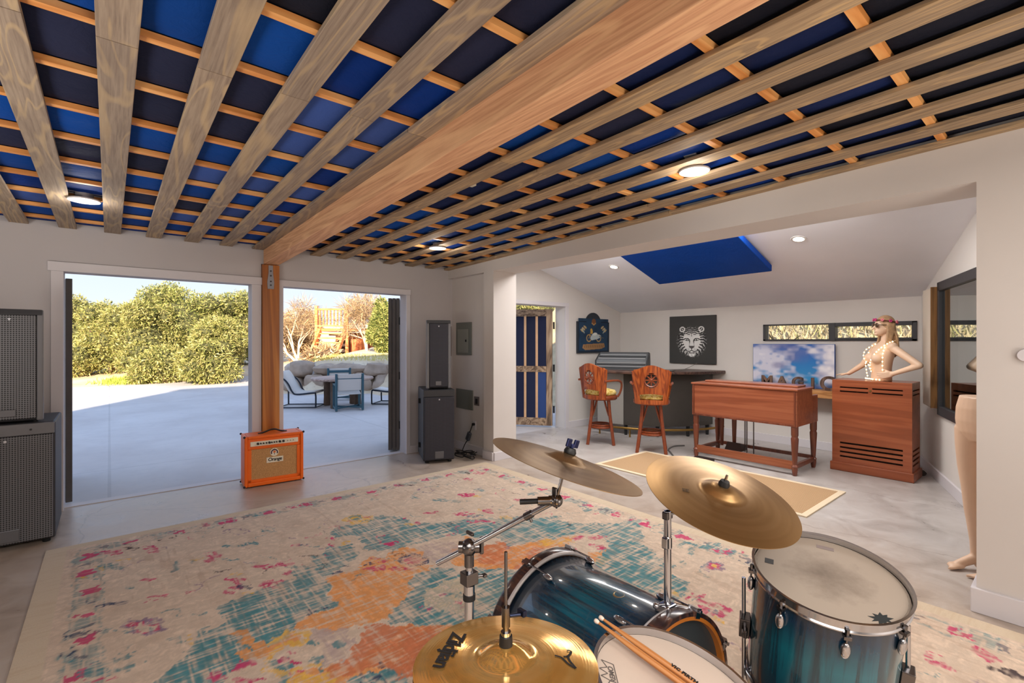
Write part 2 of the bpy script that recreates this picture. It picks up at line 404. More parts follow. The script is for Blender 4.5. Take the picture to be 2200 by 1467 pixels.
# clerestory window
m=MB(); X0,X1=7.30,7.40
m.bx(X0,X1,1.26,1.31,1.458,1.695).bx(X0,X1,2.965,3.0,1.458,1.695).bx(X0,X1,1.26,3.0,1.458,1.482).bx(X0,X1,1.26,3.0,1.676,1.695).bx(X0-.01,X1,2.09,2.165,1.458,1.695)
m.bx(X0-.01,X1,1.30,2.10,1.645,1.68).bx(X0-.01,X1,1.30,2.10,1.475,1.50)
w1=struct(m,'window_1',M_black,bevel=.003)
t=NT('clear_glass'); g=t.new('ShaderNodeBsdfGlossy',inp={'Roughness':.02}); tr=t.new('ShaderNodeBsdfTransparent',inp={'Color':(.97,.98,.97,1)})
mx=t.new('ShaderNodeMixShader'); mx.inputs[0].default_value=.04; t.link(tr.outputs[0],mx.inputs[1]); t.link(g.outputs[0],mx.inputs[2]); t.link(mx.outputs[0],t.out.inputs['Surface']); M_clear=t.m
MB().bx(7.37,7.374,1.30,2.10,1.49,1.655).build('pane',M_clear,w1); MB().bx(7.37,7.374,2.16,2.97,1.475,1.68).build('pane',M_clear,w1)
# door leaves
M_leaf=mat('weathered_grey_door',(84,80,78),.75,var=.12,vscale=6)
def leaf(name,hx,hy,dx,dy,w,z1,m_,t_=.045):
    d=Vector((dx,dy,0)).normalized(); n=Vector((-d.y,d.x,0)); h=Vector((hx,hy,0))
    P=lambda s,o,z: tuple(h+d*s+n*o+Vector((0,0,z)))
    b=MB().hexa([P(0,-t_/2,.02),P(w,-t_/2,.02),P(w,t_/2,.02),P(0,t_/2,.02)],[P(0,-t_/2,z1),P(w,-t_/2,z1),P(w,t_/2,z1),P(0,t_/2,z1)])
    return struct(b,name,m_,bevel=.003),P
for k in range(3):
    dd_=Vector((.47,.883,0)).normalized(); nn_=Vector((-dd_.y,dd_.x,0)); o_=Vector((2.935,5.80,0))+nn_*(.024+.05*k)
    b,P=None,None
    if k==0: d3,P=leaf('door_2',o_.x,o_.y,dd_.x,dd_.y,.72,2.02,M_leaf)
    else:
        q_=lambda s,o,z: tuple(o_+dd_*s+nn_*o+Vector((0,0,z)))
        MB().hexa([q_(.004*k,-.0225,.02),q_(.72,-.0225,.02),q_(.72,.0225,.02),q_(.004*k,.0225,.02)],[q_(.004*k,-.0225,2.02),q_(.72,-.0225,2.02),q_(.72,.0225,2.02),q_(.004*k,.0225,2.02)]).build('folded_leaf',M_leaf,d3,bevel=.003)
for z in (.35,1.0,1.72):
    p_=Vector((2.935,5.795,z)); MB().cyl(p_-Vector((0,0,.05)),p_+Vector((0,0,.05)),.013,n=10).build('door_hinge',mat('black_iron',(30,30,32),.5,.6),d3)
d4,P=leaf('door_3',-.275,5.80,-.10,1,1.25,2.01,M_leaf)
# barn door of the annex, swung outwards: boards round blue cloth fields
M_old=wood('weathered_board',[(96,76,58),(150,122,96),(186,160,130)],axis=2,knots=(60,44,34))
hinge=Vector((5.765,5.80,0)); dv=Vector((-.62,.785,0)).normalized(); nv=Vector((dv.y,-dv.x,0))*-1
P=lambda s,o,z: tuple(hinge+dv*s+nv*o+Vector((0,0,z)))
def lb(mb,s0,s1,o0,o1,z0,z1): return mb.hexa([P(s0,o0,z0),P(s1,o0,z0),P(s1,o1,z0),P(s0,o1,z0)],[P(s0,o0,z1),P(s1,o0,z1),P(s1,o1,z1),P(s0,o1,z1)])
if nv.dot(-hinge)<0: nv=-nv
LW=1.25
d1=struct(lb(MB(),0,LW,-.04,0,.02,2.0),'door_1',mat('dark_door_core',(46,44,46),.8))
fr=MB()
for s0,s1,z0,z1 in ((0,.10,.02,2.0),(LW-.14,LW,.02,2.0)): lb(fr,s0,s1,0,.022,z0,z1)
fr.build('stile',M_old,d1)
fr=MB()
for z0,z1 in ((.02,.15),(.93,1.03),(1.88,2.0)): lb(fr,.10,LW-.14,0,.021,z0,z1)
fr.build('rail',wood('weathered_board_across',[(96,76,58),(150,122,96),(186,160,130)],axis=0),d1)
for k,s in enumerate((.265,.465,.665,.87)):
    fr=MB(); lb(fr,s-.02,s+.02,0,.018,.15,.93); lb(fr,s-.02,s+.02,0,.018,1.03,1.88); fr.build('batten',mat('pine_batten_pale',(222,178,134),.6,var=.08),d1)
cl=[(26,32,58),(22,30,62),(28,36,66),(46,72,128),(24,34,60),(40,52,96)]
for k,(s0,s1) in enumerate(((.10,.245),(.285,.445),(.485,.645),(.685,1.11))):
    for q,(z0,z1) in enumerate(((.15,.93),(1.03,1.88))):
        fr=MB(); lb(fr,s0,s1,.001,.009,z0,z1); fr.build('cloth_field',mat('door_cloth_%d%d'%(k,q),cl[3] if (k,q)==(0,0) else cl[(k*2+q)%3],.9),d1)
for z in (.30,1.0,1.72): MB().cyl(P(-.03,.03,z-.06),P(-.03,.03,z+.06),.016,n=10).build('door_hinge',MATS['black_iron'],d1)

# ================================================================ BEAM AND POST
def slatwood(name,base,dark,light,sc):
    t=NT(name); oi=t.new('ShaderNodeObjectInfo'); v=t.coord(scale=(1,.10,1)); vf=t.coord(scale=(1,.03,1))
    off=t.new('ShaderNodeVectorMath',operation='ADD'); cb=t.new('ShaderNodeCombineXYZ'); ml=t.new('ShaderNodeMath',operation='MULTIPLY'); ml.inputs[1].default_value=61.0
    t.link(oi.outputs['Random'],ml.inputs[0]); t.link(ml.outputs[0],cb.inputs[0]); t.link(ml.outputs[0],cb.inputs[1]); t.link(v,off.inputs[0]); t.link(cb.outputs[0],off.inputs[1])
    fig=t.noise(off.outputs[0],sc,2,.45,.8); m2=t.new('ShaderNodeMath',operation='MULTIPLY'); m2.inputs[1].default_value=58; t.link(fig,m2.inputs[0]); sn=t.new('ShaderNodeMath',operation='SINE'); t.link(m2.outputs[0],sn.inputs[0])
    fine=t.noise(vf,95,4,.6); blot=t.noise(t.coord(scale=(1,.35,1)),4.5,5,.6)
    c=t.ramp(fine,[(.3,lin(dark)),(.62,lin(base))]); mr=t.new('ShaderNodeMapRange',inp={'From Min':.35,'From Max':1.0,'To Max':.62}); t.link(sn.outputs[0],mr.inputs['Value'])
    c=t.mix(mr.outputs[0],c,lin(light)); c=t.mix(t.ramp(blot,[(.5,(0,0,0,1)),(.8,(.6,.6,.6,1))]),c,lin(dark))
    vo=t.new('ShaderNodeTexVoronoi',inp={'Scale':3.4}); t.link(off.outputs[0],vo.inputs['Vector']); c=t.mix(t.ramp(vo.outputs['Distance'],[(.03,(.9,.9,.9,1)),(.085,(0,0,0,1))]),c,lin((66,52,44)))
    rv=t.ramp(oi.outputs['Random'],[(0,(.85,.85,.87,1)),(1,(1.12,1.10,1.05,1))]); c=t.mix(1,c,rv,'MULTIPLY')
    t.link(c,t.b.inputs['Base Color']); t.b.inputs['Roughness'].default_value=.75; t.bump(fine,.15,.002); return t.m
M_beam=slatwood('fresh_fir_beam',(226,176,136),(196,142,106),(240,196,150),3.5)
zB=lambda y:2.272+.024*(WY-y)
bt=thing('ceiling_beam','thick pale fir beam running under the slatted ceiling to the post','beam')
m=MB().hexa([(1.254,-3.0,zB(-3)),(1.401,-3.0,zB(-3)),(1.401,5.60,zB(5.6)),(1.254,5.60,zB(5.6))],[(1.254,-3.0,zb(-3)+.07),(1.401,-3.0,zb(-3)+.07),(1.401,5.60,zb(5.6)+.07),(1.254,5.60,zb(5.6)+.07)])
m.build('timber',M_beam,bt,bevel=.005)
pt=thing('support_post','varnished orange wood post between the two open doorways','post',(1.322,5.64,0))
m=MB().bx(-.083,.083,-.07,.07,0,2.268); m.build('timber',wood('amber_post',[(150,84,24),(186,112,40),(206,138,66)],axis=2,grain=6,stretch=.06,rough=.4,rand=False,coat=.2,bump=.05),pt,bevel=.004)
M_galv=mat('galvanised_steel',(150,150,156),.45,.7)
m=MB().prism([(-.03,-.09),(.03,-.09),(.034,-.02),(.022,.08),(.022,.16),(-.022,.16),(-.022,.08),(-.034,-.02)],0,.005,Matrix.Translation((-.005,-.071,2.10))@Matrix.Rotation(PI/2,4,'X'))
st=m.build('strap_plate',M_galv,pt)
for z in (2.05,2.09,2.15,2.20): MB().cyl((-.005,-.081,z),(-.005,-.074,z),.009,n=8).build('bolt',mat('dark_bolt',(70,68,70),.4,.8),st)

# ================================================================ SLATTED CEILING
M_slat=slatwood('grey_washed_slat',(168,150,131),(132,115,101),(196,170,132),5.5)
M_slat_r=slatwood('brown_washed_slat',(170,146,116),(128,106,84),(198,166,122),8)
ordn=['first','second','third','fourth','fifth','sixth','seventh','eighth','ninth','tenth','eleventh','twelfth','thirteenth','fourteenth','fifteenth','sixteenth']
slx=[.022+.295*i for i in range(-3,5)]+[1.497+.2935*i for i in range(0,8)]
def ybar(x0,x1,y0,y1,a,b):
    return MB().hexa([(x0,y0,zb(y0)+a),(x1,y0,zb(y0)+a),(x1,y1,zb(y1)+a),(x0,y1,zb(y1)+a)],[(x0,y0,zb(y0)+b),(x1,y0,zb(y0)+b),(x1,y1,zb(y1)+b),(x0,y1,zb(y1)+b)])
for i,x in enumerate(slx):
    left=i<8; nth=ordn[7-i] if left else ordn[i-8]; side='left' if left else 'right'
    w=.058
    for part,(ya,yb,wh) in enumerate(((-2.9,2.173,'near'),(2.177,5.603,'far'))):
        o=ybar(x-w,x+w,ya,yb,0,.022).build('ceiling_slat',M_slat if left else M_slat_r,bevel=.002)
        tag(o,'%s grey-brown plank slat %s of the beam, %s half of the ceiling'%(nth,side,'doorway' if wh=='far' else 'nearer'),'slat','ceiling slats')
M_bat=wood('orange_pine_batten',[(200,126,58),(226,154,84),(240,180,112)],axis=0,rough=.6,grain=9,stretch=.08,rand=True,bump=.05)
by=[5.40-.4085*k for k in range(20)]
for k,y in enumerate(by):
    if y<-1.2: break
    m=MB(); 
    for xa,xb in ((-1.6,1.2535),(1.4015,3.565)): m.hexa([(xa,y-.018,zb(y)+.0225),(xb,y-.018,zb(y)+.0225),(xb,y+.018,zb(y)+.0225),(xa,y+.018,zb(y)+.0225)],[(xa,y-.02,zb(y)+.0460),(xb,y-.02,zb(y)+.0460),(xb,y+.02,zb(y)+.0460),(xa,y+.02,zb(y)+.0460)])
    o=m.build('ceiling_batten',M_bat); tag(o,'thin orange pine cross batten above the slats, %s from the doorway wall'%(ordn[k] if k<16 else 'farthest'),'batten','ceiling battens')
def cloth(name,col,rough=.75):
    t=NT(name); c=lin(col); v=t.coord(); f=t.noise(v,3.5,4,.6,.5); g=t.noise(v,14,4,.6,1.5)
    oi=t.new('ShaderNodeObjectInfo'); rr=t.ramp(oi.outputs['Random'],[(0,tuple(x*.8 for x in c[:3])+(1,)),(1,tuple(min(1,x*1.2) for x in c[:3])+(1,))])
    cc=t.mix(t.ramp(f,[(.35,(0,0,0,1)),(.75,(.28,.28,.28,1))]),rr,tuple(min(1,x*1.35+.006) for x in c[:3])+(1,))
    t.link(cc,t.b.inputs['Base Color']); t.b.inputs['Roughness'].default_value=rough; t.b.inputs['Specular IOR Level'].default_value=.12
    t.bump(g,.35,.01); return t.m
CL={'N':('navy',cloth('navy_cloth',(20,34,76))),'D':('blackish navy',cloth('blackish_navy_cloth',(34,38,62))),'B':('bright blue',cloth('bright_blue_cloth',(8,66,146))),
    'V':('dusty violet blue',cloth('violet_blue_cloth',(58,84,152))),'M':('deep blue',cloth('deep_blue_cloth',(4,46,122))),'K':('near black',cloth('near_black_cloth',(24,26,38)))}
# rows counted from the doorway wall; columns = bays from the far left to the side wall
rowsL={0:'MMMMMMM',1:'BBBBBBB',2:'VVBBVVV',3:'MMMDDVV',4:'BBBBBBM',5:'DDDDVVV',6:'BBBBBBM',7:'DDDDDVV',8:'DDDDDVV',9:'MBBBBMM',10:'KBBBKDD',11:'KKBKKKD',12:'KKKKKKK',13:'KKKKKKK',14:'KKKKKKK'}  # nearest rows near black: the ceiling's dimness there is painted in
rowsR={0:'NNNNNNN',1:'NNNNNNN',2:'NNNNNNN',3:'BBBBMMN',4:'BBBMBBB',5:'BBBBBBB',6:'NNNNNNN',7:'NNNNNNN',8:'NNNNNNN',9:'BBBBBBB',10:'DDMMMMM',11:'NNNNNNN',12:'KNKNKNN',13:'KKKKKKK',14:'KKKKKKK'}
edges=[WY-.01]+by
def panel(x0,x1,y0,y1):
    b=MB(); n=5
    vs=[];fs=[]
    for j in range(n+1):
        for i in range(n+1):
            u=i/n;v=j/n; x=x0+(x1-x0)*u; y=y0+(y1-y0)*v; s=.014*(4*u*(1-u))**.5*(4*v*(1-v))**.5
            vs.append((x,y,zb(y)+.050-s))
    for j in range(n):
        for i in range(n): a=j*(n+1)+i; fs.append((a,a+1,a+n+2,a+n+1))
    top=[(x0,y0,zb(y0)+.07),(x1,y0,zb(y0)+.07),(x1,y1,zb(y1)+.07),(x0,y1,zb(y1)+.07)]
    b.add(vs,fs); return b
baysL=[(slx[i],slx[i+1]) for i in range(0,7)]; baysR=[(slx[i],slx[i+1]) for i in range(8,15)]
for r in range(15):
    y1,y0=edges[r]-(.02 if r else 0),edges[r+1]+.02
    for side,bays,rows in (('left',baysL,rowsL),('right',baysR,rowsR)):
        for c,(xa,xb) in enumerate(bays):
            if side=='left' and (c+2)*.29*1.0<0: continue
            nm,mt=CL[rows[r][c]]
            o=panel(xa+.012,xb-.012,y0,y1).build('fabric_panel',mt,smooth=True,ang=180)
            nth=ordn[6-c] if side=='left' else ordn[c]
            tag(o,'%s ceiling cloth, %s row from doorway wall, %s bay %s of beam'%(nm,ordn[r],nth,side),'fabric panel','ceiling fabric panels')

